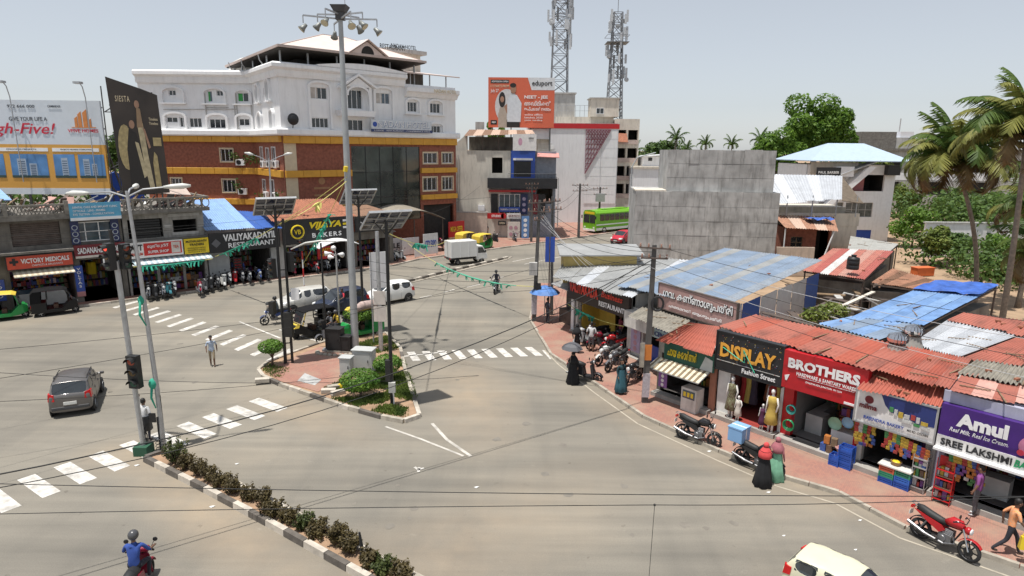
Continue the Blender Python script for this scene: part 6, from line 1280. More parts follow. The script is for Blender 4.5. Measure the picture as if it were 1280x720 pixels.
for i in range(6):
    p = a.lerp(b,i/6); q = a.lerp(b,(i+1)/6-.01); m = MB(); m.hexa([(p.x,p.y,0),(q.x,q.y,0),(q.x+.05,q.y+.06,0),(p.x+.05,p.y+.06,0)],[(p.x,p.y,3.5),(q.x,q.y,3.55),(q.x+.05,q.y+.06,3.55),(p.x+.05,p.y+.06,3.5)]); m.build('side_sheet', [SILV2,TINB2,SILV2,SILV2,SILV,TINB2][i], ra)
rr_ = thing('roof_room', 'low yellow walled hut with grey slab roof at the far end of the grey sheet roof', 'hut', G(704,331,3.8)); rr_.location.z = 0
MB().box(0,0,2.5,4.6,2.2,4.55).build('hut_wall', mat('hut_yellow',(.5,.38,.14),.85,dirt=.3), rr_); MB().slab([(-.3,-.5,4.55),(5.0,-.4,4.6),(5.0,2.5,4.85),(-.3,2.5,4.85)],.08).build('hut_roof', TING, rr_)
# corner stall by the far pole
cs = thing('corner_stall', 'dark little stall with tin canopy at the corner before the restaurant', 'stall', R1p(-2.2,.3), Z1)
MB().box(0,.5,.1,1.9,3,2.6).build('stall_wall', DARKW, cs); MB().slab([(-.2,-.6,2.6),(2.2,-.6,2.5),(2.2,3,3.2),(-.2,3,3.3)],.05).build('canopy', TING, cs); MB().box(.1,-.1,.1,1.5,.4,1.0).build('counter', SHUT, cs)
ub = thing('stall_umbrella', 'blue stall umbrella by the far electricity pole', 'umbrella', R1p(-2.6,-.6,.12)); MB().cyl((0,0,0),(0,0,2.1),.03,n=6).build('pole', STEEL, ub); MB().lathe([(0,2.35),(.4,2.25),(.8,2.05),(1.0,1.85),(.98,1.84)],10).build('canopy', mat('umbrella_blue',(.08,.2,.5),.6,var=.3), ub)
bn = thing('hanging_banner', 'blue cloth banner hanging beside the far electricity pole', 'banner', G(686,403)); MB().cyl((0,0,0),(0,0,5.6),.05,n=6).build('pole', SHUT, bn); MB().box(-.28,-.03,4.0,.32,.0,5.6).build('cloth', BLUE, bn)
# --- tarp and sheet roofs behind
BT = mat('tarp_roof_blue',(.15,.27,.50),.55,var=.3,scale=1.2,dirt=.2); BT2 = mat('tarp_roof_blue2',(.19,.31,.52),.5,var=.25,scale=1.5,dirt=.25)
rt_, Qt, ct = roofpatch('tarpaulin_roof', 'large blue tarpaulin sheet roof behind the coral roofs', [(1066,388),(1155,398),(1249,347),(1170,342)], (3.3,3.3,3.9,3.9), [BT,BT2], 5, rows=2, amp=.015)
o = MB(); q0,q1,q2,q3 = Qt; gx = [[q3.lerp(q2,i/9).lerp(q0.lerp(q1,i/9),.02+.3*j/4)+Vector((0,0,.06+random.uniform(0,.12))) for i in range(10)] for j in range(5)]
o._add(sum(gx,[]), [(j*10+i,j*10+i+1,(j+1)*10+i+1,(j+1)*10+i) for j in range(4) for i in range(9)]); o.build('crumpled_tarp', mat('tarp_deep',(.05,.13,.46),.45,var=.4,scale=2), rt_)
roofpatch('shed_roof', 'lower pale blue sheet roof left of the tarpaulin roof', [(1024,398),(1100,417),(1153,398),(1067,389)], (3.15,3.15,3.25,3.25), [BT2,TINB3], 4)
roofpatch('shed_roof', 'silver ribbed sheet roof right of the ventilators', [(1140,422),(1201,436),(1279,407),(1186,391)], (3.6,3.6,3.75,3.75), [SILV,SILV2], 5, amp=.05)
roofpatch('shed_roof', 'coral red sheet roof beyond the silver ribbed roof', [(1186,390),(1281,408),(1300,393),(1205,382)], (3.85,3.85,4.1,4.1), CORAL2, 5)
# timber, planks and scrap between the roofs
random.seed(17); jk = MB()
for i in range(90):
    p = G(random.uniform(985,1110), random.uniform(352,402), random.uniform(.6,2.4)); l = random.uniform(.6,2.6); a = random.uniform(0,PI); jk.m = random.choice((0,0,1,1,3))
    jk.bar(p, p+Vector((l*math.cos(a),l*math.sin(a),random.uniform(-.3,.5))), random.uniform(.05,.5), .05)
o = jk.build('scrap_timber', [WOOD,SHUT,CREAM,GREYW], None); o['kind'] = 'stuff'
t = tag(MB().bar(G(1035,384,2.4),G(1092,357,2.9),.22,.08).build('plank', CREAM), 'long pale plank leaning over the scrap between the roofs', 'plank')
for u,v,lb in ((1020,392,'weedy green bush growing in the scrap below the blue roof'),(1042,385,'second weedy bush right beside the scrap plank')):
    p = G(u,v,2.2); t = thing('bush', lb, 'bush', (p.x,p.y,0)); MB().tube([(0,0,0),(0,0,2.2)],.04,5).build('stem', BARK, t); k = MB(); leaf_cloud(k,[((0,0,2.4),(.9,.7,.5))],500,.22,.3); k.build('foliage', LEAF_D, t, fix=False)
# ================================================================ VEHICLES  (all built facing +x, standing on z = 0)
TYRE = RUBBER; RIM = mat('alloy',(.42,.43,.44),.35,.8); LAMP = mat('lamp_glass',(.75,.76,.75),.1,var=.05,spec=.8); TAIL = mat('tail_red',(.5,.01,.012),.15); PLATE = mat('number_plate',(.7,.7,.66),.5); PLATEY = mat('number_plate_yellow',(.7,.5,.05),.5)
AUTOG = mat('auto_glass',(.025,.03,.034),.04,var=.2,spec=1.0); GREYP = mat('bumper_grey',(.06,.06,.063),.6)
def wheel(parent, x, y, r, w=.18, spokes=5):
    s = 1 if y > 0 else -1; t = MB(); t.lathe([(r*.62,-w/2),(r*.92,-w/2),(r,-w*.3),(r,w*.3),(r*.92,w/2),(r*.62,w/2)],20,(x,y,r),'y')
    o = t.build('tyre', TYRE, parent, True); k = MB(); yo = y+s*w*.38
    k.lathe([(r*.66,-w*.3),(r*.66,.01),(r*.58,.0),(r*.56,-.04)],18,(x,yo,r),'y'); k.lathe([(0,.015*s),(r*.16,.0)],10,(x,yo,r),'y')
    for i in range(spokes): a = 2*PI*i/spokes+.3; k.bar((x+r*.1*math.cos(a),yo-.01*s,r+r*.1*math.sin(a)),(x+r*.6*math.cos(a),yo-.01*s,r+r*.6*math.sin(a)),r*.17,.03)
    k.m = 1; k.lathe([(0,-.05*s),(r*.64,-.05*s)],16,(x,yo,r),'y'); k.build('rim', [RIM,BLACK], o); return o
def car_shell(parent, st, pm, glass_top, glass_side, gm=None):
    """body loft through stations (x, half width, bottom z, belt z, top z, top half width), smoothed, then split into body and window parts"""
    bm = bmesh.new(); rows = []
    for x,w,zb,zl,zt,wt in st:
        half = [(0,zb),(w*.88,zb),(w*.985,zb+.14),(w,zb+(zl-zb)*.6),(w*.965,zl),(wt,zt-.035),(wt*.55,zt)]
        ring = [(y,z) for y,z in half]+[(0,zt+.012)]+[(-y,z) for y,z in reversed(half[1:])]
        rows.append([bm.verts.new((x,y,z)) for y,z in ring])
    n = len(rows[0]); F = {}
    for i in range(len(rows)-1):
        for k in range(n): F[(i,k)] = bm.faces.new((rows[i][k],rows[i+1][k],rows[i+1][(k+1) % n],rows[i][(k+1) % n]))
    bm.faces.new(rows[0][::-1]); bm.faces.new(rows[-1]); bmesh.ops.recalc_face_normals(bm, faces=bm.faces[:])
    groups = [[F[(i,k)] for k in (5,6,7,8)] for i in glass_top]+[[F[(i,4)]] for i in glass_side]+[[F[(i,9)]] for i in glass_side]
    for g_ in groups:
        r = bmesh.ops.inset_region(bm, faces=g_, thickness=.035, use_even_offset=True, use_boundary=True)
        for f in g_: f.material_index = 1
        bmesh.ops.inset_region(bm, faces=g_, thickness=.008, depth=-.012)
        for f in g_: f.material_index = 1
    cl = bm.edges.layers.float.new('crease_edge')
    for g_ in groups:
        gs_ = set(g_)
        for f in g_:
            for e in f.edges:
                if any(h not in gs_ for h in e.link_faces): e[cl] = 0.85
                for v in e.verts:
                    for e2 in v.link_edges:
                        if all(h not in gs_ for h in e2.link_faces): e2[cl] = max(e2[cl], 0.6)
    me = bpy.data.meshes.new('tmp'); bm.to_mesh(me); bm.free(); o = bpy.data.objects.new('tmp', me); COL.objects.link(o)
    md = o.modifiers.new('s','SUBSURF'); md.levels = 2; md.render_levels = 2; dg = bpy.context.evaluated_depsgraph_get()
    full = bpy.data.meshes.new_from_object(o.evaluated_get(dg)); bpy.data.objects.remove(o)
    out = []
    def sub(faces, name, m):
        idx = {}; vs = []; fs = []
        for f in faces:
            q = []
            for v in full.polygons[f].vertices:
                if v not in idx: idx[v] = len(vs); vs.append(tuple(full.vertices[v].co))
                q.append(idx[v])
            fs.append(q)
        b = MB(); b.v = vs; b.f = [tuple(q) for q in fs]; b.mi = [0]*len(fs); return b.build(name, m, parent, True, fix=False)
    body = [p.index for p in full.polygons if p.material_index == 0]; gl = [p.index for p in full.polygons if p.material_index == 1]
    bo = sub(body, 'body', pm)
    vf = {}
    for f in gl:
        for v in full.polygons[f].vertices: vf.setdefault(v, []).append(f)
    left = set(gl)
    while left:
        stk = [left.pop()]; isl_ = []
        while stk:
            f = stk.pop(); isl_.append(f)
            for v in full.polygons[f].vertices:
                for h in vf[v]:
                    if h in left: left.discard(h); stk.append(h)
        c = sum((full.polygons[f].center for f in isl_), Vector())/len(isl_)
        sub(isl_, 'windshield' if abs(c.y) < .1 and c.x > 0 else 'rear_window' if abs(c.y) < .1 else 'side_window', gm or AUTOG)
    bpy.data.meshes.remove(full); return bo
def car(name, label, loc, rz, pm, st, gt, gs, r=.29, xf=1.15, xr=-1.15, rails=None, rearz=.95, frontz=.72, suv=False, group=None, bump=None):
    t = thing(name, label, 'car', loc, rz, group); body = car_shell(t, st, pm, gt, gs); w = max(s[1] for s in st); x0 = st[0][0]; x1 = st[-1][0]
    for x in (xf,xr):
        for s in (-1,1):
            MB().lathe([(0,.0),(r*1.22,.0),(r*1.24,-.05*s)],20,(x,s*(w+.004),r*1.02),'y').build('wheel_arch', BLACK, body); wheel(t, x, s*(w-.07), r, .17)
    for s in (-1,1):
        MB().hexa([(x1-.22,s*(w-.30),frontz-.08),(x1-.02,s*(w-.36),frontz-.08),(x1-.10,s*(w-.1),frontz-.08),(x1-.32,s*(w-.045),frontz-.07)],[(x1-.30,s*(w-.32),frontz+.06),(x1-.09,s*(w-.38),frontz+.06),(x1-.18,s*(w-.12),frontz+.07),(x1-.42,s*(w-.05),frontz+.08)]).build('headlight', LAMP, t)
        MB().hexa([(x0-.015,s*(w-.26),rearz-.2),(x0+.06,s*(w-.02),rearz-.2),(x0+.30,s*(w+.0),rearz-.15),(x0+.2,s*(w-.25),rearz-.2)],[(x0+.03,s*(w-.24),rearz+.06),(x0+.1,s*(w-.04),rearz+.1),(x0+.32,s*(w-.025),rearz+.1),(x0+.25,s*(w-.25),rearz+.06)]).build('taillight', TAIL, t)
        m = MB(); m.cbox((.78,s*(w+.09),1.0),(.09,.17,.12)); bev(m.build('mirror', pm, t),.03)
        for x in (.98,.27,-.57): MB().tube([(x+.06,s*(w*.985),.3),(x+.03,s*(w-.004),.58),(x,s*(w*.965-.002),.92)],.007,4).build('door_seam', BLACK, body)
        for x in (.35,-.55): m = MB(); m.cbox((x,s*(w+.004),.83),(.16,.03,.03)); m.build('door_handle', pm, t)
    MB().cbox((x0-.012,0,.62),(.03,.46,.12)).build('number_plate', PLATE, t); MB().cbox((x1+.008,0,.45),(.03,.46,.11)).build('number_plate', PLATE, t)
    m = MB(); m.cbox((x0+.03,0,.42),(.12,w*1.7,.14)); bev(m.build('bumper', bump or GREYP, t),.03); m = MB(); m.cbox((x1-.04,0,.36),(.13,w*1.5,.12)); bev(m.build('bumper', GREYP, t),.03); m = MB(); m.cbox((x1-.02,0,.58),(.08,w*.8,.1)); m.build('grille', BLACK, t)
    if rails:
        for s in (-1,1): MB().tube([(-1.1,s*rails[1],rails[0]-.03),(-1.0,s*rails[1],rails[0]+.02),(.2,s*rails[1],rails[0]+.03),(.3,s*rails[1],rails[0]-.02)],.018,5).build('roof_rail', BLACK, t)
    return t
def hatch(L_=1.8, w=.8, h=1.52): return [(-L_,w*.90,.3,.88,.92,w*.78),(-L_+.05,w*.98,.2,.91,.98,w*.84),(-L_+.34,w,.19,.96,h-.05,w*.80),(-.62,w,.19,.95,h,w*.81),(-.52,w,.19,.95,h,w*.81),(.22,w,.19,.94,h-.02,w*.81),(.32,w,.19,.94,h-.04,w*.80),(1.02,w*.98,.19,.94,.99,w*.76),(1.55,w*.92,.2,.82,.86,w*.66),(L_-.02,w*.78,.25,.62,.68,w*.55),(L_+.02,w*.72,.3,.55,.6,w*.5)]
HG = dict(gt=(1,6), gs=(2,4,6))
SLATE = mat('paint_slate',(.17,.16,.155),.28,.5,var=.05,spec=.7,dirt=.05); CREAMP = mat('paint_cream',(.62,.60,.44),.35,.0,var=.04,dirt=.08); WHITEC = mat('paint_white_car',(.72,.72,.70),.3,var=.03,dirt=.08); SILVC = mat('paint_silver',(.58,.57,.53),.3,.2,var=.03,dirt=.08)
ORC = paint('paint_orange',(.6,.13,.03)); REDC = paint('paint_red',(.45,.02,.04)); DKB = paint('paint_dark_blue',(.02,.03,.06))
a_ = G(63.9,523.9); b_ = G(115,518.3); hd = math.degrees(math.atan2((b_-a_).y,(b_-a_).x))+90; mid = (a_+b_)/2; dv = Vector((math.cos(R(hd)),math.sin(R(hd)),0))
car('hatchback_car','grey hatchback driving away over the open junction at left', mid+dv*1.2+Vector((.25,-.4,0)), hd+9, SLATE, hatch(1.72,.78,1.5), rails=(1.46,.58), **HG)
p0 = G(1040,681,1.18); p1 = G(1110,711,1.18); hd = dirz(p0,p1); dv = Vector((math.cos(R(hd)),math.sin(R(hd)),0)); sd = Vector((dv.y,-dv.x,0)); c = p0+dv*1.12+sd*.5+Vector((-.15,.5,0)); c.z = 0
car('hatchback_car','cream small hatchback with dark windows cut by the bottom picture edge', c, hd, CREAMP, hatch(1.72,.80,1.45), bump=CREAMP, **HG).scale = (.8,.8,.82)
sed = [(-1.95,.72,.3,.86,.9,.6),(-1.88,.8,.22,.9,.94,.64),(-1.35,.83,.2,.93,1.0,.66),(-.85,.84,.2,.93,1.43,.62),(-.35,.84,.2,.93,1.47,.63),(-.27,.84,.2,.93,1.47,.63),(.25,.84,.2,.92,1.45,.63),(.33,.84,.2,.92,1.43,.63),(1.0,.82,.2,.91,.97,.64),(1.6,.77,.21,.8,.84,.56),(1.93,.66,.25,.6,.66,.46),(1.96,.6,.3,.55,.6,.42)]
p = G(381,391); car('estate_car','silver white car stopped nose on behind the black autorickshaw', p, 222, SILVC, [(-1.95,.74,.3,.9,.95,.62),(-1.85,.82,.22,.95,1.05,.66),(-1.5,.84,.2,.96,1.5,.63),(-.35,.84,.2,.95,1.54,.64),(-.27,.84,.2,.95,1.54,.64),(.3,.84,.2,.94,1.52,.64),(.38,.84,.2,.94,1.5,.64),(1.0,.83,.2,.94,1.0,.66),(1.6,.79,.21,.86,.9,.6),(1.93,.7,.25,.7,.76,.52),(1.96,.64,.3,.6,.66,.48)], gt=(1,6), gs=(2,4,6))
p = G(487,380); car('hatchback_car','white hatchback passing behind the tall lamp mast', p, 224, WHITEC, hatch(1.78,.8,1.53), **HG)
p = G(427,393); car('jeep_car','dark blue car in the queue behind the black autorickshaw', p, 226, DKB, hatch(1.85,.84,1.62), **HG)
p = G(465,322); car('hatchback_car','orange hatchback parked beside the bakery', p, 60, ORC, hatch(1.78,.8,1.52), **HG)
p = G(777,301); car('hatchback_car','red hatchback on the far road beside the concrete block', p, 232, REDC, hatch(1.8,.82,1.5), **HG)

# --- bus
bs = thing('bus', 'bright green single deck bus on the far road', 'bus', at(762,291,87.3), 218); bs.location = (13.6,87.6,0)
BG = mat('bus_green',(.16,.42,.02),.35,var=.06,dirt=.1); L_,w = 4.3,1.2
shell = MB(); pr = [(-w,.45),(-w*1.02,1.5),(-w*.98,2.75),(-w*.8,3.05),(0,3.15),(w*.8,3.05),(w*.98,2.75),(w*1.02,1.5),(w,.45)]
for i in range(len(pr)-1): shell.poly((-L_,*pr[i]),(L_,*pr[i]),(L_,*pr[i+1]),(-L_,*pr[i+1]))
shell.poly(*[(-L_,*q) for q in pr]); shell.poly(*[(L_,*q) for q in pr]); shell.poly((-L_,-w,.45),(L_,-w,.45),(L_,w,.45),(-L_,w,.45)); bev(shell.build('body', BG, bs),.08,3)
for s in (-1,1):
    for i in range(8): x = -L_+.35+i*.95; MB().box(x,s*(w*1.0)-.02,1.72,x+.85,s*(w*1.0)+.03,2.6).build('side_window', GLASS, bs)
    MB().box(-L_+.1,s*w*1.01-.02,1.15,L_-.1,s*w*1.01+.02,1.3).build('stripe', WHITEP, bs); MB().box(-L_+.1,s*w-.02,.5,L_-.1,s*w+.025,.8).build('skirt', WHITEP, bs)
    for x in (2.7,-2.3): wheel(bs, x, s*(w-.1), .46, .26, 6)
    MB().cbox((L_+.02,s*.85,.85),(.06,.3,.2)).build('headlight', LAMP, bs); MB().cbox((L_+.15,s*1.3,2.2),(.1,.12,.4)).build('mirror', BLACK, bs)
for s in (-1,1): MB().box(L_-.02,min(.04*s,1.05*s),1.45,L_+.03,max(.04*s,1.05*s),2.5).build('windshield', AUTOG, bs)
MB().box(L_-.02,-.9,2.6,L_+.03,.9,2.9).build('destination_board', YEL, bs); MB().box(L_-.02,-1.1,.4,L_+.1,1.1,.65).build('bumper', WHITEP, bs)
MB().box(-2.5,-.5,3.13,2.5,.5,3.2).build('roof_hatch', BG, bs)
# --- mini truck
tk = thing('mini_truck', 'small white box truck driving away along the far road', 'truck', (-4.5,61.6,0), 30)
bev(MB().box(-1.95,-.78,.75,.75,.78,2.3).build('cargo_box', WHITEC, tk),.02)
for x in (-1.9,-1.0,-.1,.7): MB().box(x,-.8,.75,x+.05,-.78,2.3).build('box_rib', WHITEP, tk)
MB().box(-1.97,-.03,.8,-1.955,.03,2.25).build('door_gap', GREYW, tk); MB().box(-1.98,-.78,.6,-1.9,.78,.74).build('rear_bumper', GREYP, tk)
for s in (-1,1): MB().cbox((-1.99,s*.6,.67),(.03,.2,.1)).build('taillight', TAIL, tk)
MB().box(-1.9,-.5,.5,1.3,.5,.72).build('chassis', BLACK, tk)
cabm = MB(); cabm.plate([(.8,.4),(1.95,.4),(1.98,.85),(1.85,1.05),(1.45,1.75),(.8,1.78)], -.72, .72); bev(cabm.build('cab', WHITEC, tk),.06,3)
MB().hexa([(1.86,-.6,1.08),(1.86,.6,1.08),(1.5,.58,1.68),(1.5,-.58,1.68)],[(1.9,-.6,1.1),(1.9,.6,1.1),(1.53,.58,1.7),(1.53,-.58,1.7)]).build('windshield', AUTOG, tk)
for s in (-1,1):
    MB().plate([(.95,1.05),(1.75,1.05),(1.42,1.6),(.95,1.62)], s*.722-.008, s*.722+.008).build('side_window', AUTOG, tk); MB().cbox((1.98,s*.5,.8),(.05,.25,.15)).build('headlight', LAMP, tk); MB().cbox((1.7,s*.85,1.2),(.06,.14,.2)).build('mirror', BLACK, tk)
    wheel(tk,1.35,s*.64,.28,.16); wheel(tk,-1.2,s*.62,.28,.18)
for s in (-1,1): pass

# --- autorickshaws
YC = mat('auto_yellow',(.68,.50,.06),.6,var=.08,dirt=.15); GB = mat('auto_green',(.015,.26,.06),.4,var=.06,dirt=.1); BB = mat('auto_black',(.012,.012,.012),.5,var=.1,spec=.3); BC = mat('canopy_black',(.010,.010,.011),.8,var=.2,spec=.15); SEAT = mat('seat_vinyl',(.10,.05,.03),.6)
def rick(label, loc, rz, bodym, canm, frontm, group='autorickshaws'):
    t = thing('autorickshaw', label, 'autorickshaw', loc, rz, group)
    m = MB(); S = [(-1.3,.60,.32,.85),(-1.2,.64,.28,.92),(-.5,.66,.26,.92),(-.48,.66,.26,.45),(.35,.62,.26,.45),(.7,.46,.28,.8),(1.0,.36,.36,.98),(1.22,.22,.45,.82)]
    for i in range(len(S)-1):
        a,b = S[i],S[i+1]; ra = [(a[0],-a[1],a[2]),(a[0],a[1],a[2]),(a[0],a[1],a[3]),(a[0],-a[1],a[3])]; rb_ = [(b[0],-b[1],b[2]),(b[0],b[1],b[2]),(b[0],b[1],b[3]),(b[0],-b[1],b[3])]
        for k in range(4): m.poly(ra[k],ra[(k+1) % 4],rb_[(k+1) % 4],rb_[k])
    m.poly(*[(S[0][0],y,z) for y,z in ((-.6,.32),(.6,.32),(.6,.85),(-.6,.85))]); m.poly(*[(1.22,y,z) for y,z in ((-.22,.45),(.22,.45),(.22,.82),(-.22,.82))]); bev(m.build('body', bodym, t),.04,2)
    c = MB(); prf = [(.72,1.62),(.5,1.72),(-.3,1.76),(-1.1,1.70),(-1.28,1.5),(-1.32,.9)]
    for i in range(len(prf)-1):
        (xa,za),(xb,zb) = prf[i],prf[i+1]; ya = .52 if i == 0 else .6; c.hexa([(xa,-ya,za-.04),(xa,ya,za-.04),(xb,.62,zb-.04),(xb,-.62,zb-.04)],[(xa,-ya*.9,za+.02),(xa,ya*.9,za+.02),(xb,.56,zb+.02),(xb,-.56,zb+.02)])
    for s in (-1,1): c.plate([(-1.3,.9),(-.75,.9),(-.7,1.68),(-1.1,1.68),(-1.27,1.5)], s*.62-.015, s*.62+.015)
    c.build('canopy', canm, t)
    for s in (-1,1): MB().bar((-.45,s*.6,.9),(-.42,s*.58,1.7),.045).build('post', BLACKM, t); MB().bar((.82,s*.44,.85),(.62,s*.5,1.62),.045).build('post', frontm, t); MB().cbox((.82,s*.6,1.15),(.05,.14,.1)).build('mirror', BLACK, t)
    MB().hexa([(.93,-.42,.98),(.93,.42,.98),(.69,.48,1.6),(.69,-.48,1.6)],[(.95,-.42,.99),(.95,.42,.99),(.71,.48,1.61),(.71,-.48,1.61)]).build('windshield', AUTOG, t)
    MB().hexa([(1.02,-.37,.74),(1.02,.37,.74),(1.25,.24,.70),(1.25,-.24,.70)],[(.95,-.40,.97),(.95,.40,.97),(1.10,.3,.93),(1.10,-.3,.93)]).build('front_panel', frontm, t)
    MB().box(-1.15,-.56,.5,-.65,.56,.72).box(-1.22,-.56,.72,-1.08,.56,1.2).build('rear_seat', SEAT, t); MB().box(-.1,-.3,.45,.15,.3,.72).build('driver_seat', SEAT, t)
    MB().tube([(.72,-.3,.98),(.78,0,.95),(.72,.3,.98)],.02,5).build('handlebar', BLACK, t)
    m = MB(); m.lathe([(0,.04),(.09,.03),(.1,-.06)],14,(1.2,0,.72),'x'); m.build('headlight', LAMP, t)
    wheel(t,1.05,.0,.22,.11,4); wheel(t,-.82,.54,.22,.12,4); wheel(t,-.82,-.54,.22,.12,4)
    m = MB(); pts = [(1.05+.27*math.cos(a),.22+.27*math.sin(a)) for a in [PI*k/8 for k in range(9)]]
    for i in range(8): m.hexa([(pts[i][0],-.1,pts[i][1]),(pts[i+1][0],-.1,pts[i+1][1]),(pts[i+1][0],.1,pts[i+1][1]),(pts[i][0],.1,pts[i][1])],[(pts[i][0],-.1,pts[i][1]+.015),(pts[i+1][0],-.1,pts[i+1][1]+.015),(pts[i+1][0],.1,pts[i+1][1]+.015),(pts[i][0],.1,pts[i][1]+.015)])
    m.build('front_mudguard', bodym, t); MB().cbox((-1.33,0,.55),(.02,.35,.12)).build('number_plate', PLATEY, t)
    for s in (-1,1): MB().cbox((-1.32,s*.5,.7),(.03,.1,.14)).build('taillight', TAIL, t)
    return t
rick('green and yellow autorickshaw cut by the left picture edge', G(8,410), 35, GB, YC, GB)
rick('all black autorickshaw parked before the red medicals shop', G(72,402), 34, BB, BC, BB)
rick('black autorickshaw with yellow nose stopped beside the traffic island', G(392,424), 226, BB, BC, YC)
tr_ = rick('green autorickshaw behind the lamp mast carrying rolled sacks', G(452,423), 226, GB, YC, GB)
sk = thing('sack_roll', 'rolled pinkish sacking tied on the green autorickshaw behind the mast', 'sacking', G(461,424)+Vector((0,0,1.75)), 226); MB().tube([(-.9,0,.1),(-.4,.05,.2),(.3,-.05,.18),(.9,0,.0)],[.2,.26,.27,.18],8).build('roll', mat('sacking',(.42,.32,.29),.9,var=.25,scale=6), sk, True)
rick('green and yellow autorickshaw waiting by the kerb ahead of the white truck', G(604,312), 48, GB, YC, GB)
rick('yellow topped autorickshaw half hidden behind the white truck', G(583,310), 48, GB, YC, GB)

# --- motorcycles and scooters
BP = paint('bike_paint',(.03,.03,.035)); BSEAT = mat('bike_seat',(.02,.02,.02),.6); ENG = mat('engine_metal',(.22,.22,.23),.4,.7,var=.2,scale=9)
def spoke_wheel(parent, x, r, w=.09, n=6):
    t = MB(); t.lathe([(r*.74,-w/2),(r*.95,-w/2),(r,0),(r*.95,w/2),(r*.74,w/2)],22,(x,0,r),'y'); o = t.build('tyre', TYRE, parent, True)
    k = MB(); k.lathe([(r*.76,-w*.4),(r*.70,-w*.2),(r*.70,w*.2),(r*.76,w*.4)],20,(x,0,r),'y'); k.cyl((x,-.07,r),(x,.07,r),.05,n=10); k.lathe([(.05,-.05),(r*.42,-.05),(r*.42,-.055)],14,(x,0,r),'y')
    for i in range(n): a = 2*PI*i/n; k.bar((x,0,r),(x+r*.73*math.cos(a),0,r+r*.73*math.sin(a)),.03,.035)
    k.build('rim', BLACKM, o); return o
def mudguard(parent, x, r, a0, a1, m, w=.12, R_=1.1):
    k = MB(); pts = [(x+r*R_*math.cos(R(a)), r+r*R_*math.sin(R(a))) for a in [a0+(a1-a0)*i/7 for i in range(8)]]
    for i in range(7): k.hexa([(pts[i][0],-w/2,pts[i][1]),(pts[i+1][0],-w/2,pts[i+1][1]),(pts[i+1][0],w/2,pts[i+1][1]),(pts[i][0],w/2,pts[i][1])],[(pts[i][0],-w*.35,pts[i][1]+.025),(pts[i+1][0],-w*.35,pts[i+1][1]+.025),(pts[i+1][0],w*.35,pts[i+1][1]+.025),(pts[i][0],w*.35,pts[i][1]+.025)])
    return k.build('mudguard', m, parent)
def bars(t, x, z, w=.36):
    MB().tube([(x-.12,-w,z+.06),(x,-w*.6,z+.08),(x+.04,0,z),(x,w*.6,z+.08),(x-.12,w,z+.06)],.014,6).build('handlebar', BLACKM, t)
    for s in (-1,1): MB().cyl((x-.13,s*(w+.005),z+.06),(x-.1,s*(w-.12),z+.065),.022,n=7).build('grip', BLACK, t); m = MB(); m.tube([(x-.03,s*w*.7,z+.08),(x,s*w*.95,z+.26)],.007,4); m.lathe([(0,-.01),(.055,-.008),(.06,.01),(0,.015)],10,(x,s*w*1.02,z+.28),'x'); m.build('mirror', BLACK, t)
def moto(label, loc, rz, group=None):
    t = thing('motorcycle', label, 'motorcycle', loc, rz, group); r = .3
    spoke_wheel(t,.64,r,.085); spoke_wheel(t,-.64,r,.1); mudguard(t,.64,r,35,150,BP,.12); mudguard(t,-.64,r,40,170,BLACK,.14,1.15)
    for s in (-1,1): m = MB(); m.tube([(.64,s*.075,r),(.42,s*.085,.86)],[.024,.02],7); m.build('fork', CHROME, t); m = MB(); m.tube([(-.64,s*.1,r),(-.45,s*.11,.72)],[.02,.03],7); m.build('shock_absorber', ENG, t); m = MB(); m.bar((-.64,s*.08,r),(-.05,s*.06,.38),.05,.035); m.build('swing_arm', BLACKM, t)
    m = MB(); m.tube([(.44,0,.86),(.36,0,.7),(.2,0,.3),(-.15,0,.27),(-.2,0,.7),(.4,0,.78)],.025,6); m.tube([(-.2,0,.7),(-.85,0,.82)],.025,6); m.build('frame', BLACKM, t)
    m = MB(); m.box(-.14,-.12,.26,.2,.12,.52); 
    for k in range(5): m.box(.0,-.1,.5+.035*k,.22,.1,.515+.035*k)
    m.cyl((-.02,-.16,.36),(-.02,.16,.36),.1,n=12); bev(m.build('engine', ENG, t),.012,1)
    MB().tube([(.24,-.08,.5),(.3,-.1,.35),(.05,-.15,.24),(-.45,-.16,.28),(-.95,-.17,.42)],[.022,.022,.03,.045,.05],8).build('exhaust', ENG, t)
    k = MB(); k.tube([(.42,0,.84),(.32,0,.90),(.12,0,.90),(-.06,0,.82)],[.06,.14,.15,.07],10); o = k.build('tank', BP, t, True); 
    k = MB(); k.tube([(-.02,0,.80),(-.2,0,.79),(-.5,0,.83),(-.72,0,.90),(-.86,0,.92)],[.08,.12,.13,.11,.05],8); o = k.build('seat', BSEAT, t, True); o.scale = (1,1,1)
    for s in (-1,1): MB().plate([(-.1,.72),(.02,.62),(-.12,.5),(-.42,.62),(-.9,.86),(-.5,.78)], s*.13-.012, s*.13+.012).build('side_panel', BP, t)
    MB().tube([(-.8,-.1,.93),(-.98,-.09,.98),(-.98,.09,.98),(-.8,.1,.93)],.014,5).build('grab_rail', CHROME, t)
    m = MB(); m.ball((.52,0,.84),(.1,.1,.11),10,7); m.build('headlight_shell', BP, t, True); MB().lathe([(0,.02),(.08,.01),(.09,-.02)],12,(.61,0,.84),'x').build('headlight', LAMP, t)
    MB().cbox((-.96,0,.84),(.06,.16,.07)).build('taillight', TAIL, t); MB().cbox((-.98,0,.66),(.015,.2,.13)).build('number_plate', PLATE, t); MB().cbox((.66,0,.6),(.015,.2,.07)).build('number_plate', PLATE, t)
    MB().bar((.0,.1,.28),(-.08,.26,.02),.02).build('side_stand', BLACKM, t); bars(t,.4,.98)
    for s in (-1,1):
        MB().cbox((-.1,s*.2,.3),(.05,.16,.03)).build('foot_peg', BLACK, t)
    return t
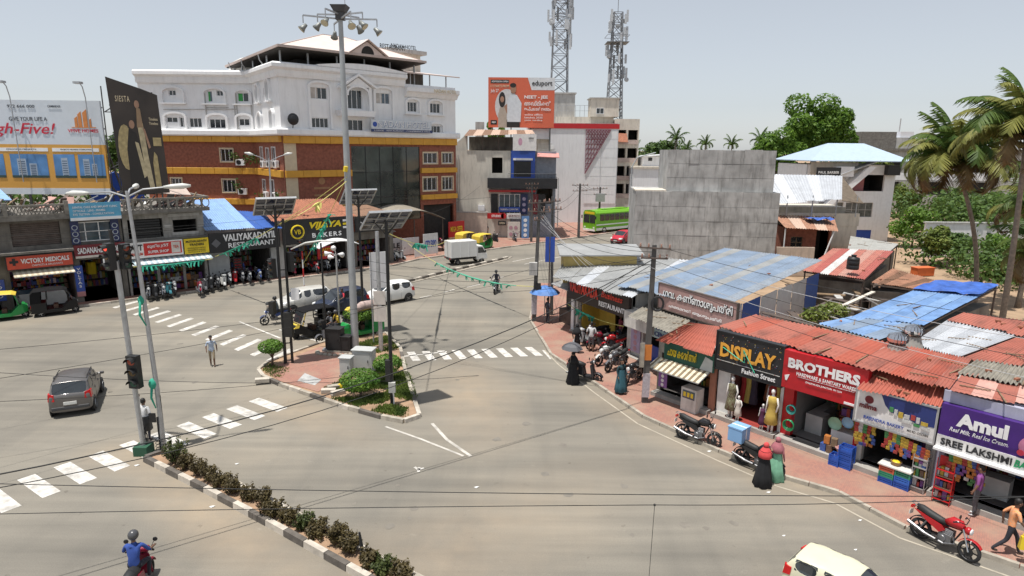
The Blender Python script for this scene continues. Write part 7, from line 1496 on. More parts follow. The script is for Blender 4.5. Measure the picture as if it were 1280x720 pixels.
def scoot(label, loc, rz, group=None):
    t = thing('scooter', label, 'scooter', loc, rz, group); r = .23
    spoke_wheel(t,.62,r,.1,5); spoke_wheel(t,-.6,r,.1,5); mudguard(t,.62,r,15,170,BP,.18,1.18)
    k = MB(); S = [(-.98,.10,.62,.74),(-.85,.19,.42,.80),(-.45,.22,.34,.80),(-.12,.20,.30,.72),(-.02,.17,.24,.34)]
    for i in range(len(S)-1):
        a,b = S[i],S[i+1]; ra = [(a[0],-a[1],a[2]),(a[0],a[1],a[2]),(a[0],a[1]*.8,a[3]),(a[0],-a[1]*.8,a[3])]; rb_ = [(b[0],-b[1],b[2]),(b[0],b[1],b[2]),(b[0],b[1]*.8,b[3]),(b[0],-b[1]*.8,b[3])]
        for q in range(4): k.poly(ra[q],ra[(q+1) % 4],rb_[(q+1) % 4],rb_[q])
    k.poly(*[(-.98,y,z) for y,z in ((-.1,.62),(.1,.62),(.08,.74),(-.08,.74))]); bev(k.build('rear_body', BP, t),.04,3)
    MB().hexa([(-.05,-.2,.24),(.4,-.18,.24),(.4,.18,.24),(-.05,.2,.24)],[(-.05,-.2,.3),(.42,-.18,.3),(.42,.18,.3),(-.05,.2,.3)]).build('footboard', BLACK, t)
    bev(MB().hexa([(.36,-.2,.28),(.46,-.12,.28),(.46,.12,.28),(.36,.2,.28)],[(.26,-.19,.88),(.40,-.1,.9),(.40,.1,.9),(.26,.19,.88)]).build('front_apron', BP, t),.03,2)
    k = MB(); k.tube([(-.05,0,.78),(-.3,0,.8),(-.6,0,.83),(-.9,0,.85)],[.1,.15,.15,.08],8); k.build('seat', BSEAT, t, True)
    m = MB(); m.tube([(.62,0,.25),(.3,0,.98)],.03,6); m.build('steering_column', BLACKM, t); bev(MB().cbox((.33,0,1.0),(.16,.34,.13)).build('handlebar_cowl', BP, t),.04,2); MB().lathe([(0,.02),(.075,.01),(.08,-.03)],12,(.41,0,1.0),'x').build('headlight', LAMP, t)
    bars(t,.3,.98,.33); MB().cbox((-.98,0,.7),(.05,.16,.08)).build('taillight', TAIL, t); MB().cbox((-.99,0,.55),(.015,.2,.12)).build('number_plate', PLATE, t); MB().tube([(-.1,-.16,.22),(-.6,-.2,.26),(-.95,-.2,.34)],[.02,.045,.05],7).build('exhaust', BLACKM, t)
    MB().tube([(-.7,-.1,.85),(-1.0,-.09,.92),(-1.0,.09,.92),(-.7,.1,.85)],.013,5).build('grab_rail', BLACKM, t); MB().bar((-.1,.1,.25),(-.15,.24,.02),.02).build('side_stand', BLACKM, t)
    return t
def bp(n, c): return {'bike_paint': paint('bike_'+n, c)}
RW = bp('wine',(.22,.01,.03)); RD = bp('red',(.42,.015,.02)); BLU = bp('blue',(.03,.06,.2)); WH = bp('white',(.6,.6,.58)); SLV = bp('silver',(.32,.33,.34)); BK = bp('black2',(.02,.02,.022)); TEALB = bp('teal',(.05,.2,.24)); GRB = bp('grey',(.12,.12,.13))
def along(pa, pb): return dirz(G(*pa), G(*pb))
# front right: red bike, black bike, bike with blue box
hr = along((1156,664),(1210,690)); M0 = moto('red motorcycle parked at the kerb near the purple ice cream shop', G(1183,677), hr); M0.rotation_euler = (-.12,0,R(hr))
for o in M0.children:
    for s in o.material_slots:
        if s.material == BP: s.link = 'OBJECT'; s.material = RD['bike_paint']
hb = along((857,545),(893,556)); mb2 = copytree(M0, G(875,550), hb, 'black motorcycle parked at the kerb before the dress shop', None, {'bike_red': BK['bike_paint']}); mb2.rotation_euler = (-.12,0,R(hb))
hb = along((930,574),(978,592)); S0 = scoot('black scooter with white wheel beside the woman under the umbrella', G(734,474), -30); boxp = G(952,583)
BOXB = mat('cool_box_blue',(.22,.40,.66),.5,var=.06,dirt=.1); t = thing('delivery_box', 'pale blue box strapped on the rear of the motorcycle by the veiled women', 'box', boxp+Vector((math.cos(R(hb))*-.82,math.sin(R(hb))*-.82,.86)), hb); bev(MB().box(-.3,-.3,0,.25,.3,.5).build('box_body', BOXB, t),.03); MB().box(-.31,-.31,.5,.26,.31,.55).build('lid', BOXB, t); MB().box(-.305,-.03,.02,.255,.03,.56).build('strap', WHITEP, t)
MBX = copytree(M0, boxp, hb, 'black motorcycle with a pale blue box beside the two veiled women', None, {'bike_red': BK['bike_paint']})
def M(px, rz, label, cols, grp, kind=0, lean=-.1):
    src = (M0, S0)[kind]; key = ('bike_red','bike_paint')[kind]
    c = copytree(src, G(*px) if isinstance(px, tuple) else px, rz, label, grp, {key: cols['bike_paint']}); c.rotation_euler = (lean,0,R(rz)); c.location.z = .12 if 'pavement' in grp else 0; return c
gl = 'two-wheelers parked before the left shops on the pavement edge'; nl = Z1
for px, rz, lab, c_, k in (((186,383),-60,'black motorcycle at the left end of the row before the AVT tea board',BK,0),((203,381),-50,'dark motorcycle with a pole across it before the AVT tea board',GRB,0),((217,377),-52,'silver motorcycle before the yellow agency board',SLV,0),((194,382),-55,'black scooter squeezed between the motorcycles before the AVT board',BK,1),((210,379),-48,'teal scooter before the AVT board',TEALB,1),((256,373),-58,'grey scooter behind the wine red motorcycle at the corner',GRB,1),((271,369),-55,'black motorcycle between the black and white scooters',BK,0),((286,364),-57,'silver motorcycle between the white and red scooters',SLV,0),((302,361),-58,'grey motorcycle right of the red scooter',GRB,0),((333,357),-55,'black scooter at the right end of the restaurant front',BK,1),((250,377),-60,'wine red motorcycle at the corner beside the restaurant menu wall',RW,0),((263,371),-58,'black scooter, first before the VALIYAKADAYIL board',BK,1),((279,367),-58,'white scooter before the VALIYAKADAYIL board',WH,1),((293,362),-60,'red scooter before the VALIYAKADAYIL board',RD,1),((311,361),-58,'black motorcycle before the restaurant door, left of its blue neighbour',BK,0),((323,359),-56,'blue motorcycle before the restaurant door',BLU,0),((366,350),-60,'dark red scooter left of the bakery steps',RW,1),((392,347),-45,'red motorcycle below the red bakery menu',RD,0),((405,344),-40,'silver motorcycle below the bakery awning',SLV,0),((419,341),-45,'black motorcycle right below the bakery awning',BK,0),((428,336),-50,'white scooter at the right end of the bakery front',WH,1)):
    M(px, rz, lab, c_, gl, k)
gr_ = 'two-wheelers parked on the pavement before the corner restaurant'
for px, rz, lab, c_, k in (((733,432),-150,'silver scooter at the left of the corner restaurant door',SLV,1),((752,437),-160,'dark red motorcycle behind the man in the white shirt',RW,0),((768,440),-155,'red motorcycle under the lilac poster',RD,0),((760,455),-140,'white motorcycle parked in front of the red ones',WH,0),((771,462),-135,'grey motorcycle between the white motorcycle and the woman in teal',GRB,0),((792,478),-130,'black motorcycle beside the electricity pole',BK,0),((744,428),-155,'black scooter inside the shade of the corner restaurant',BK,1)):
    M(px, rz, lab, c_, gr_, k)
gi = 'two-wheelers at the signal'
M((345,410), 215, 'dark blue motorcycle waiting left of the black signal pole', BLU, gi, 0, 0); M((413,430), 225, 'grey scooter waiting between autorickshaw and black control box', GRB, gi, 1, 0); M((428,396), 228, 'dark scooter with a red shirted rider behind the queue', BK, gi, 1, 0)
M((620,366), 262, 'black motorcycle ridden down the middle of the far road', BK, gi, 0, 0)
gs_ = 'two-wheelers at the hoardings beyond the bakery'
for px, rz, lab, c_, k in (((488,330),-30,'black motorcycle parked beyond the bakery',BK,0),((499,328),-40,'silver scooter parked beyond the bakery by the white barricade',SLV,1),((618,303),-70,'black scooter parked by the pink compound wall',BK,1),((642,302),-80,'dark motorcycle parked below the studio posters',GRB,0),((536,312),-60,'black motorcycle behind the white barricades',BK,0),((548,310),-60,'wine motorcycle behind the white barricades',RW,0),((500,314),-50,'silver motorcycle in the hotel forecourt, left of the others',SLV,0),((508,311),-55,'blue motorcycle in the hotel forecourt next to the silver one',BLU,0),((516,309),-60,'white scooter in the middle of the hotel forecourt',WH,1),((524,307),-50,'red scooter in the hotel forecourt',RD,1),((556,304),-60,'teal scooter before the pink compound wall',TEALB,1),((566,303),-55,'grey motorcycle before the pink compound wall',GRB,0)):
    M(px, rz, lab, c_, gs_, k)
RB = M((184,748), 101, 'dark red scooter ridden toward the crossing at the bottom left edge', RW, gi, 1, 0)
# ================================================================ PEOPLE  (facing +x, feet on z = 0)
SKINM = [mat('skin_%d' % i, c, .6, var=.08) for i,c in enumerate(((.22,.115,.07),(.28,.155,.10),(.16,.085,.055)))]
HAIR = mat('hair_black',(.012,.01,.009),.6); SHOE = mat('sandal_brown',(.06,.04,.03),.7)
def cloth(n, c): return mat('cloth_'+n, c, .9, var=.15, scale=9)
POSES = {
 'stand': dict(pel=(0,0,.92), chest=(0,0,1.24), neck=(.0,0,1.45), head=(.015,0,1.60), hipw=.09, kneeL=(.02,.10,.49), ankL=(-.02,.10,.08), kneeR=(.03,-.10,.49), ankR=(.0,-.10,.08), elL=(-.03,.26,1.14), wrL=(.06,.27,.89), elR=(-.02,-.26,1.14), wrR=(.08,-.26,.89)),
 'walk': dict(pel=(0,0,.90), chest=(.03,0,1.22), neck=(.05,0,1.43), head=(.08,0,1.58), hipw=.09, kneeL=(.22,.09,.53), ankL=(.30,.09,.10), kneeR=(-.08,-.09,.47), ankR=(-.38,-.09,.15), elL=(-.14,.25,1.15), wrL=(-.12,.25,.90), elR=(.10,-.25,1.15), wrR=(.27,-.24,.96)),
 'stroll': dict(pel=(0,0,.91), chest=(.01,0,1.23), neck=(.02,0,1.44), head=(.04,0,1.59), hipw=.09, kneeL=(.12,.09,.51), ankL=(.12,.09,.08), kneeR=(-.03,-.09,.48), ankR=(-.20,-.09,.10), elL=(-.08,.25,1.14), wrL=(-.01,.26,.90), elR=(.05,-.25,1.14), wrR=(.17,-.24,.93)),
 'ride': dict(pel=(0,0,.0), chest=(.07,0,.33), neck=(.12,0,.55), head=(.16,0,.70), hipw=.11, kneeL=(.42,.20,-.10), ankL=(.30,.19,-.50), kneeR=(.42,-.20,-.10), ankR=(.30,-.19,-.50), elL=(.22,.30,.25), wrL=(.50,.31,.18), elR=(.22,-.30,.25), wrR=(.50,-.31,.18)),
 'hold': dict(pel=(0,0,.91), chest=(.01,0,1.23), neck=(.02,0,1.44), head=(.04,0,1.59), hipw=.09, kneeL=(.10,.09,.50), ankL=(.10,.09,.08), kneeR=(-.03,-.09,.48), ankR=(-.16,-.09,.09), elL=(-.06,.25,1.14), wrL=(.05,.26,.92), elR=(.12,-.24,1.18), wrR=(.22,-.12,1.38)),
}
def seg_d(p, a, b):
    ab = b-a; t = max(0, min(1, (p-a).dot(ab)/max(1e-9,ab.length_squared))); return (p-(a+ab*t)).length
def person(label, loc, rz, h, pose, shirt, trouser, skin=0, sleeves=True, hair=True, shoe=None, longs=True, group=None, reach=None):
    t = thing('person', label, 'person', loc, rz, group); k = h/1.7; P = {a: (Vector(b) if isinstance(b, tuple) else b) for a,b in POSES[pose].items()}
    if reach:
        for a,b in reach.items(): P[a] = Vector(b)
    sd = Vector((0,1,0)); sz = P['neck']-Vector((0,0,.05)); V = []; E = []; RD_ = []
    def v(p, r, par=None, ry=None):
        V.append(Vector(p)); RD_.append((r, ry or r)); i = len(V)-1
        if par is not None: E.append((par,i))
        return i
    pel = v(P['pel'],.125,None,.10); wa = v(P['pel'].lerp(P['chest'],.5),.115,pel,.09); ch = v(P['chest'],.14,wa,.105); nb = v(P['neck']-Vector((0,0,.02)),.06,ch); nk = v(P['neck']+Vector((0,0,.03)),.05,nb)
    hc = v(P['head']-Vector((0,0,.03)),.078,nk); ht = v(P['head']+Vector((0,0,.06)),.08,hc); v(P['head']+Vector((0,0,.11)),.05,ht); v(P['head']+Vector((.10,0,-.03)),.018,hc)
    segs = [('shirt',P['pel']+Vector((0,0,.04)),P['neck']-Vector((0,0,.07)),.17),('head',P['neck'],P['head']+Vector((0,0,.1)),.09)]
    for s,L_ in ((1,'L'),(-1,'R')):
        hp = v(P['pel']+sd*s*P['hipw']-Vector((0,0,.03)),.09,pel); kn = v(P['knee'+L_],.062,hp); an = v(P['ank'+L_],.042,kn); dirf = Vector((1,0,-.18 if pose != 'ride' else -.1)); he = v(P['ank'+L_]+Vector((.03,0,-.04)),.04,an); v(P['ank'+L_]+dirf*.15-Vector((0,0,.02)),.03,he)
        segs += [('trouser',V[hp],V[kn],.1),('trouser' if longs else 'skin',V[kn],V[an],.06),('shoe',V[he],V[he]+dirf*.15,.05)]
        so = P['neck']+sd*s*.17-Vector((0,0,.055)); sh_ = v(so,.062,ch); el = v(P['el'+L_],.043,sh_); wr = v(P['wr'+L_],.028,el)
        fd = (P['wr'+L_]-P['el'+L_]).normalized(); pm = v(P['wr'+L_]+fd*.055,.03,wr,.018); ac = fd.cross(sd).normalized() if abs(fd.y) < .9 else Vector((0,0,1))
        ax = Vector((1,0,0)) if abs(fd.x) < .7 else Vector((0,1,0)); ax = (ax-fd*ax.dot(fd)).normalized(); inn = fd.cross(ax)*s
        for q in range(4):
            off = ax*(.024-.016*q); ln = (.036,.041,.038,.03)[q]; f1 = v(P['wr'+L_]+fd*(.055+ln)+off,.0085,pm); v(P['wr'+L_]+fd*(.055+ln*1.7)+off-Vector((0,s*.018,0)),.007,f1)
        th_ = v(P['wr'+L_]+fd*.035+ax*.04,.0095,wr); v(P['wr'+L_]+fd*.07+ax*.055-Vector((0,s*.012,0)),.008,th_)
        segs += [('sleeve',V[sh_],V[el].lerp(V[sh_],.25),.06),('fore',V[el].lerp(V[sh_],.22),V[wr],.04),('hand',V[wr],V[wr]+fd*.14,.04)]
    me = bpy.data.meshes.new('tmp'); me.from_pydata([tuple(p*k) for p in V],E,[]); o = bpy.data.objects.new('tmp',me); COL.objects.link(o)
    md = o.modifiers.new('skin','SKIN'); md.use_smooth_shade = True; sv = me.skin_vertices[0].data
    for i,(a,b) in enumerate(RD_): sv[i].radius = (a*k,b*k); sv[i].use_root = (i == 0)
    o.modifiers.new('sub','SUBSURF').levels = 1
    full = bpy.data.meshes.new_from_object(o.evaluated_get(bpy.context.evaluated_depsgraph_get())); bpy.data.objects.remove(o); bpy.data.meshes.remove(me)
    mats = [shirt, trouser, SKINM[skin], shoe or SHOE]; kind = {'shirt':0,'sleeve':0,'trouser':1,'shoe':3,'head':2,'skin':2,'hand':2,'fore':0 if sleeves == 'long' else 2}
    full.materials.clear()
    full.name = 'body'; bo = put('body', full, mats, t)
    for f in full.polygons:
        c = f.center/k; best = min(segs, key=lambda s_: seg_d(c,s_[1],s_[2])/s_[3]); f.material_index = kind[best[0]]; f.use_smooth = True
    hd = P['head']*k
    if hair:
        m = MB(); m.ball(tuple(hd+Vector((-.018,0,.055))*k),(.092*k,.088*k,.088*k),12,8); m.ball(tuple(hd+Vector((-.05,0,.0))*k),(.06*k,.075*k,.08*k),10,6); m.build('hair', HAIR, t, True)
    for s in (-1,1):
        MB().ball(tuple(hd+Vector((.076,s*.032,.015))*k),(.010*k,.013*k,.009*k),6,4).build('eye', BLACK, t); MB().ball(tuple(hd+Vector((0,s*.085,-.005))*k),(.022*k,.012*k,.03*k),7,5).build('ear', SKINM[skin], t, True)
    MB().ball(tuple(hd+Vector((.074,0,-.062))*k),(.010*k,.025*k,.007*k),6,4).build('mouth', mat('lips',(.16,.06,.05),.6), t)
    t['_k'] = k; return t, P, k
def skirt(t, prof, m, c=(0,0), name='skirt', n=40):
    b = MB(); b.lathe(prof, n, (c[0],c[1],0)); o = b.build(name, m, t, True, fix=False)
    for v in o.data.vertices: a = math.atan2(v.co.y-c[1],v.co.x-c[0]); f = 1+(.10*math.sin(7*a+v.co.z*2)+.05*math.sin(11*a-v.co.z*3))*(1.3-min(1.2,v.co.z))/1.3; v.co.x = c[0]+(v.co.x-c[0])*f; v.co.y = c[1]+(v.co.y-c[1])*f
    return o
def helmet(t, P, k, m):
    h = P['head']*k; b = MB(); b.ball(tuple(h+Vector((-.005,0,.03))*k),(.135*k,.125*k,.135*k),14,9); b.build('helmet', m, t, True); v = MB(); v.ball(tuple(h+Vector((.045,0,.0))*k),(.10*k,.108*k,.06*k),12,6); v.build('visor', GLASS, t, True)
HELM = mat('helmet_grey',(.07,.07,.075),.3); WHS = cloth('white',(.62,.62,.62)); DKT = cloth('dark_trousers',(.03,.03,.04)); KHA = cloth('khaki',(.3,.24,.16))
# man crossing at the left
person('man in pale blue shirt and tan shorts walking across the open junction', G(268,464), -65, 1.62, 'stroll', cloth('pale_blue',(.40,.47,.58)), KHA, 2, longs=False)
# worker beside the signal pole
t,P,k = person('worker in white shirt raising a rod beside the leaning traffic signal', G(182,566)+Vector((-.1,.5,0)), 80, 1.68, 'stand', WHS, DKT, 2, sleeves='long', reach={'elL':(.12,.28,1.42),'wrL':(.12,.26,1.72)})
sk_ = thing('cleaning_rod', 'long rod with brush head held up beside the signal pole', 'rod', t.location+Vector((0,0,0)), 80); MB().tube([(.12,.30,1.3),(.12,.28,2.65)],.014,6).build('rod', WOOD, sk_); MB().cyl((.12,.28,2.65),(.12,.28,3.0),.04,n=8).build('brush_head', WOOD, sk_)
skirt(t,[(.17,1.02),(.2,.8),(.22,.45),(.21,.44)],BLACK,name='wrap')
# pedestrian at right edge with yellow bag
t,P,k = person('man in orange patterned shirt walking out at the right edge', G(1263,681,.12), -20, 1.68, 'walk', mat('shirt_peach',(.78,.24,.06),.9,var=.4,scale=34,col2=(.85,.62,.42)), DKT, 2)
bg_ = thing('shopping_bag', 'yellow carrier bag held by the man in the orange shirt', 'bag', t.location, -20); MB().hexa([(.12,-.42,.42),(.36,-.42,.42),(.36,-.26,.42),(.12,-.26,.42)],[(.14,-.38,.78),(.34,-.38,.78),(.34,-.28,.78),(.14,-.28,.78)]).build('bag_body', YEL, bg_); MB().tube([(.16,-.33,.78),(.25,-.27,.95),(.32,-.33,.78)],.012,5).build('bag_handle', YEL, bg_)
# man in purple in the ice cream shop
person('man in purple shirt standing in the ice cream shop doorway', G(1222,634,.14), 130, 1.66, 'stand', cloth('purple',(.22,.06,.22)), cloth('grey_trousers',(.1,.1,.11)), 1, shoe=mat('white_shoe',(.6,.6,.6),.6))
# two veiled women
ABA = cloth('abaya_black',(.012,.012,.014)); HJR = cloth('hijab_coral',(.60,.07,.07)); HJG = cloth('hijab_grey_red',(.35,.12,.14)); SKG = cloth('green_skirt',(.22,.48,.32))
def veil(t, P, k, m):
    h = P['head']*k; b = MB(); b.ball(tuple(h+Vector((-.02,0,.035))*k),(.106*k,.10*k,.118*k),14,9); b.build('headscarf', m, t, True); skirt(t,[(.09*k,h.z-.04*k),(.15*k,h.z-.12*k),(.24*k,h.z-.26*k),(.25*k,h.z-.42*k),(.24*k,h.z-.43*k)],m,(h.x-.03,0),'scarf_drape')
t,P,k = person('woman in black abaya and coral headscarf beside the motorcycle with the blue box', G(957,601), 35, 1.52, 'hold', ABA, ABA, 1, sleeves='long', hair=False); veil(t,P,k,HJR); skirt(t,[(.17,1.27),(.17,1.08),(.16,.95),(.2,.75),(.25,.4),(.31,.03),(.30,.02)],ABA,name='abaya')
t,P,k = person('woman in green skirt and reddish headscarf behind the woman in black', G(966,597)+Vector((.25,.2,0)), 40, 1.52, 'stand', HJG, SKG, 1, sleeves='long', hair=False); veil(t,P,k,HJG); skirt(t,[(.15,1.0),(.19,.8),(.24,.45),(.31,.03),(.30,.02)],SKG)
# woman with umbrella
t,P,k = person('woman in black walking under a grey umbrella beside the crossing', G(718,478), 250, 1.58, 'hold', ABA, ABA, 1, sleeves='long', hair=False); veil(t,P,k,ABA); skirt(t,[(.15,1.28),(.19,1.0),(.25,.5),(.31,.03),(.30,.02)],ABA,name='abaya')
um = thing('umbrella', 'grey open umbrella held by the woman in black', 'umbrella', t.location, 250); MB().tube([(.21,-.11,1.1),(.12,-.05,2.0)],.01,6).build('shaft', CHROME, um)
b = MB(); n = 8; rings = [(.0,.30),(.2,.27),(.4,.16),(.52,.0)]
for i in range(n):
    for j in range(3):
        a0,a1 = 2*PI*i/n,2*PI*(i+1)/n; (r0,z0),(r1,z1) = rings[j],rings[j+1]; b.poly((.12+r0*math.cos(a0),-.05+r0*math.sin(a0),1.78+z0),(.12+r1*math.cos(a0),-.05+r1*math.sin(a0),1.78+z1),(.12+r1*math.cos(a1),-.05+r1*math.sin(a1),1.78+z1),(.12+r0*math.cos(a1),-.05+r0*math.sin(a1),1.78+z0))
b.build('canopy', mat('umbrella_grey',(.10,.10,.11),.6), um, fix=False)
for i in range(n): a = 2*PI*i/n; MB().tube([(.12,-.05,2.02),(.12+.4*math.cos(a),-.05+.4*math.sin(a),1.925),(.12+.52*math.cos(a),-.05+.52*math.sin(a),1.77)],.006,4).build('rib', CHROME, um)
# others on the right pavement
t,P,k = person('woman in dark teal standing before the lilac poster', G(778,489,.12), 300, 1.62, 'stand', cloth('teal_dark',(.02,.05,.06)), cloth('teal_dark',(.02,.05,.06)), 1, sleeves='long'); skirt(t,[(.15,1.15),(.19,.9),(.25,.4),(.29,.12),(.28,.11)],cloth('teal_skirt',(.03,.10,.13)))
t,P,k = person('man in white shirt with back turned before the corner restaurant', G(740,438,.12), 70, 1.68, 'stand', WHS, cloth('grey_trousers',(.1,.1,.11)), 2, longs=False)
t,P,k = person('person in black clothes by the silver scooter at the corner restaurant', G(722,440,.12), 60, 1.62, 'stand', ABA, ABA, 1, sleeves='long', hair=False); veil(t,P,k,ABA)
person('man in maroon shirt in the shade of the corner restaurant', R1p(3.7,.6,.15), 200, 1.68, 'stand', cloth('maroon',(.22,.04,.06)), DKT, 2)
person('dark dressed person at the corner stall under the blue umbrella', R1p(-1.9,-.8,.12), 30, 1.66, 'stand', cloth('dark_shirt',(.05,.05,.07)), DKT, 2)
# riders
def rider(label, bike, rz, seat, sh, hm, tr=DKT, sl=True):
    a = R(rz); t,P,k = person(label, bike.location+Vector((math.cos(a)*-.22,math.sin(a)*-.22,seat)), rz, 1.68, 'ride', sh, tr, 2, sleeves=sl, hair=hm is None)
    if hm: helmet(t,P,k,hm)
    return t
rider('rider in blue shirt and dark helmet on the red scooter at the bottom left', RB, 101, .93, cloth('royal_blue',(.03,.07,.28)), HELM)
byl = {o['label']: o for o in COL.objects if o.get('category') in ('scooter','motorcycle')}
rider('rider in dark clothes and helmet on the motorcycle in mid road', byl['black motorcycle ridden down the middle of the far road'], 262, .95, cloth('dark_shirt',(.05,.05,.07)), mat('helmet_black',(.02,.02,.02),.25), sl='long')
rider('rider in dark shirt on the blue motorcycle at the signal', byl['dark blue motorcycle waiting left of the black signal pole'], 215, .95, cloth('slate_shirt',(.08,.10,.12)), mat('helmet_black',(.02,.02,.02),.25))
rider('rider in red shirt behind the queue at the signal', byl['dark scooter with a red shirted rider behind the queue'], 228, .93, cloth('red_shirt',(.5,.03,.05)), None)
rider('rider with black helmet on the grey scooter by the control box', byl['grey scooter waiting between autorickshaw and black control box'], 225, .93, cloth('grey_shirt',(.16,.16,.17)), mat('helmet_black',(.02,.02,.02),.25))
p = byl['grey scooter waiting between autorickshaw and black control box']; a = R(225)
t,P,k = person('pillion passenger in yellow shirt behind the rider by the control box', p.location+Vector((math.cos(a)*-.62,math.sin(a)*-.62,.97)), 225, 1.6, 'ride', cloth('yellow_shirt',(.6,.42,.05)), DKT, 2, reach={'elL':(.2,.24,.2),'wrL':(.32,.16,.12),'elR':(.2,-.24,.2),'wrR':(.32,-.16,.12)}); helmet(t,P,k,HELM)
# far figures by the studio
for u,v,c,tr,lab,rz in ((655,297,'lilac_top','x','person in lilac top on the pavement below the studio posters',-100),(664,295,'white','x','person in white shirt by the far electricity pole',-60),(672,294,'rose_top','x','person in rose dress right of the studio posters',-120),(607,297,'dark_shirt','x','person in dark clothes behind the waiting autorickshaw',-90),(430,331,'white','x','man in white shirt on the pavement right of the bakery',-40)):
    person(lab, G(u,v,.12), rz, 1.65, 'stand', cloth(c,{'lilac_top':(.3,.12,.35),'white':(.62,.62,.62),'rose_top':(.45,.12,.2),'dark_shirt':(.05,.05,.07)}[c]), DKT, 1)
person('customer in blue shirt in the restaurant doorway', Lp(14.9,.6,.12), 200, 1.66, 'stand', cloth('royal_blue',(.03,.07,.28)), DKT, 2)
# ================================================================ POLES, SIGNALS, ISLAND FURNITURE
def zat(p, v):
    lo, hi = -2, 60
    for _ in range(50):
        m = (lo+hi)/2; d = Vector((p.x,p.y,m-CAM_H)); zc = d.y*math.cos(PITCH)-d.z*math.sin(PITCH); yc = -d.y*math.sin(PITCH)-d.z*math.cos(PITCH); vv = 360+FPX*(-d.x/zc*math.sin(ROLL)+yc/zc*math.cos(ROLL))
        if vv > v: lo = m
        else: hi = m
    return lo
SIGB = mat('signal_black',(.02,.02,.02),.5); LR = mat('signal_red_lens',(.35,.06,.03),.25); LRON = mat('signal_red_lit',(.9,.06,.03),.3,emit=1.2); LA = mat('signal_amber_lens',(.12,.07,.02),.25); LG = mat('signal_green_lens',(.02,.09,.06),.25)
TEALC = mat('green_cloth',(.03,.33,.22),.8,var=.2)
def signal(parent, c, rz, on=None, n=3, s=1.0):
    T = TR(c[0],c[1],c[2],rz); b = MB(T).box(-.18*s,-.12,-.0,.18*s,.12,.36*n*s).build('signal_head', SIGB, parent)
    for k in range(n):
        z = .36*s*(k+.5); MB(T).lathe([(0,-.128),(.12*s,-.13),(.125*s,-.118)],14,(0,0,z),'y').build('lens', (LRON if on == k else (LG,LA,LR)[k % 3]), b)
        h = MB(T); q = [(.15*s*math.cos(a),.15*s*math.sin(a)) for a in [PI*j/8 for j in range(9)]]
        for j in range(8): h.poly((q[j][0],-.12,z+q[j][1]),(q[j+1][0],-.12,z+q[j+1][1]),(q[j+1][0],-.30,z+q[j+1][1]-.02),(q[j][0],-.30,z+q[j][1]-.02))
        h.build('visor', SIGB, b, fix=False)
    return b
p = G(184,575); h = zat(p,296); t = thing('traffic_signal', 'grey traffic signal pole on green base at the front end of the hedge', 'traffic signal', p)
MB().box(-.25,-.25,0,.25,.25,.35).build('base', mat('base_green',(.02,.09,.05),.7,dirt=.3), t); MB().tube([(0,0,.3),(-.15,.0,zat(p,335))],.09,10).build('pole', STEEL, t); MB().tube([(-.15,0,zat(p,335)),(-.22,0,h)],.06,8).build('upper_pole', SIGB, t)
signal(t,(.14,-.2,zat(p,490)),-8,None,3,1.1); signal(t,(-.25,-.15,zat(p,345)),-30,2,3,.85); signal(t,(.12,.1,zat(p,345)),60,None,3,.8)
MB().cbox((-.32,-.1,zat(p,335)),(.3,.18,.2)).build('camera_box', WHITEP, t); m = MB(); m.tube([(.1,.05,.3),(.15,.06,.7),(.05,.1,1.0)],.02,5); m.build('loose_wire', BLACK, t)
p = G(209,572); h = zat(p,247); t = thing('street_lamp', 'tall grey street lamp with three lamp heads wound with green cloth', 'street lamp', p)
MB().tube([(0,0,0),(-.0,0,h*.25),(-.12,0,h*.7),(-.25,0,h)],[.095,.085,.07,.05],10).build('pole', STEEL, t); LH = mat('lamp_shell',(.62,.62,.58),.4)
for dx,dy,dz in ((-1.5,.2,-.1),(-.5,1.3,.05),(1.15,.4,.12)):
    q = Vector((-.25,0,h)); e = q+Vector((dx,dy,dz)); MB().tube([q-Vector((0,0,.2)),q+Vector((dx*.4,dy*.4,dz*.4)),e],.03,6).build('arm', STEEL, t); d = Vector((dx,dy,dz*.5)).normalized(); k = MB(); k.tube([e-d*.1,e+d*.15,e+d*.5,e+d*.75],[.04,.085,.10,.04],8); k.build('lamp_head', LH, t, True)
for z,r in ((zat(p,487),.16),(zat(p,383),.13)): m = MB(); m.ball((-.05-.02*z,-.02,z),(r,r,r*1.3),8,6); m.tube([(-.05-.02*z,-.1,z),(-.1-.02*z,-.15,z-.5),(-.05,-.12,z-.9)],[.05,.04,.02],5); m.build('cloth_wrap', TEALC, t, True)
m = MB(); m.tube([(.05,.02,.1),(.06,.0,2.2)],.035,5); m.tube([(-.1,-.05,.1),(-.06,-.1,1.4)],.03,5); m.build('black_wrap', BLACK, t); m = MB()
for i in range(4): m.tube([(.25*math.cos(a),.25*math.sin(a),.15+.12*i) for a in [2*PI*j/10 for j in range(11)]],.012,4)
m.build('wire_coil', BLACK, t); MB().cbox((-.25,-.05,1.35),(.22,.04,.35)).build('plate', SIGB, t)

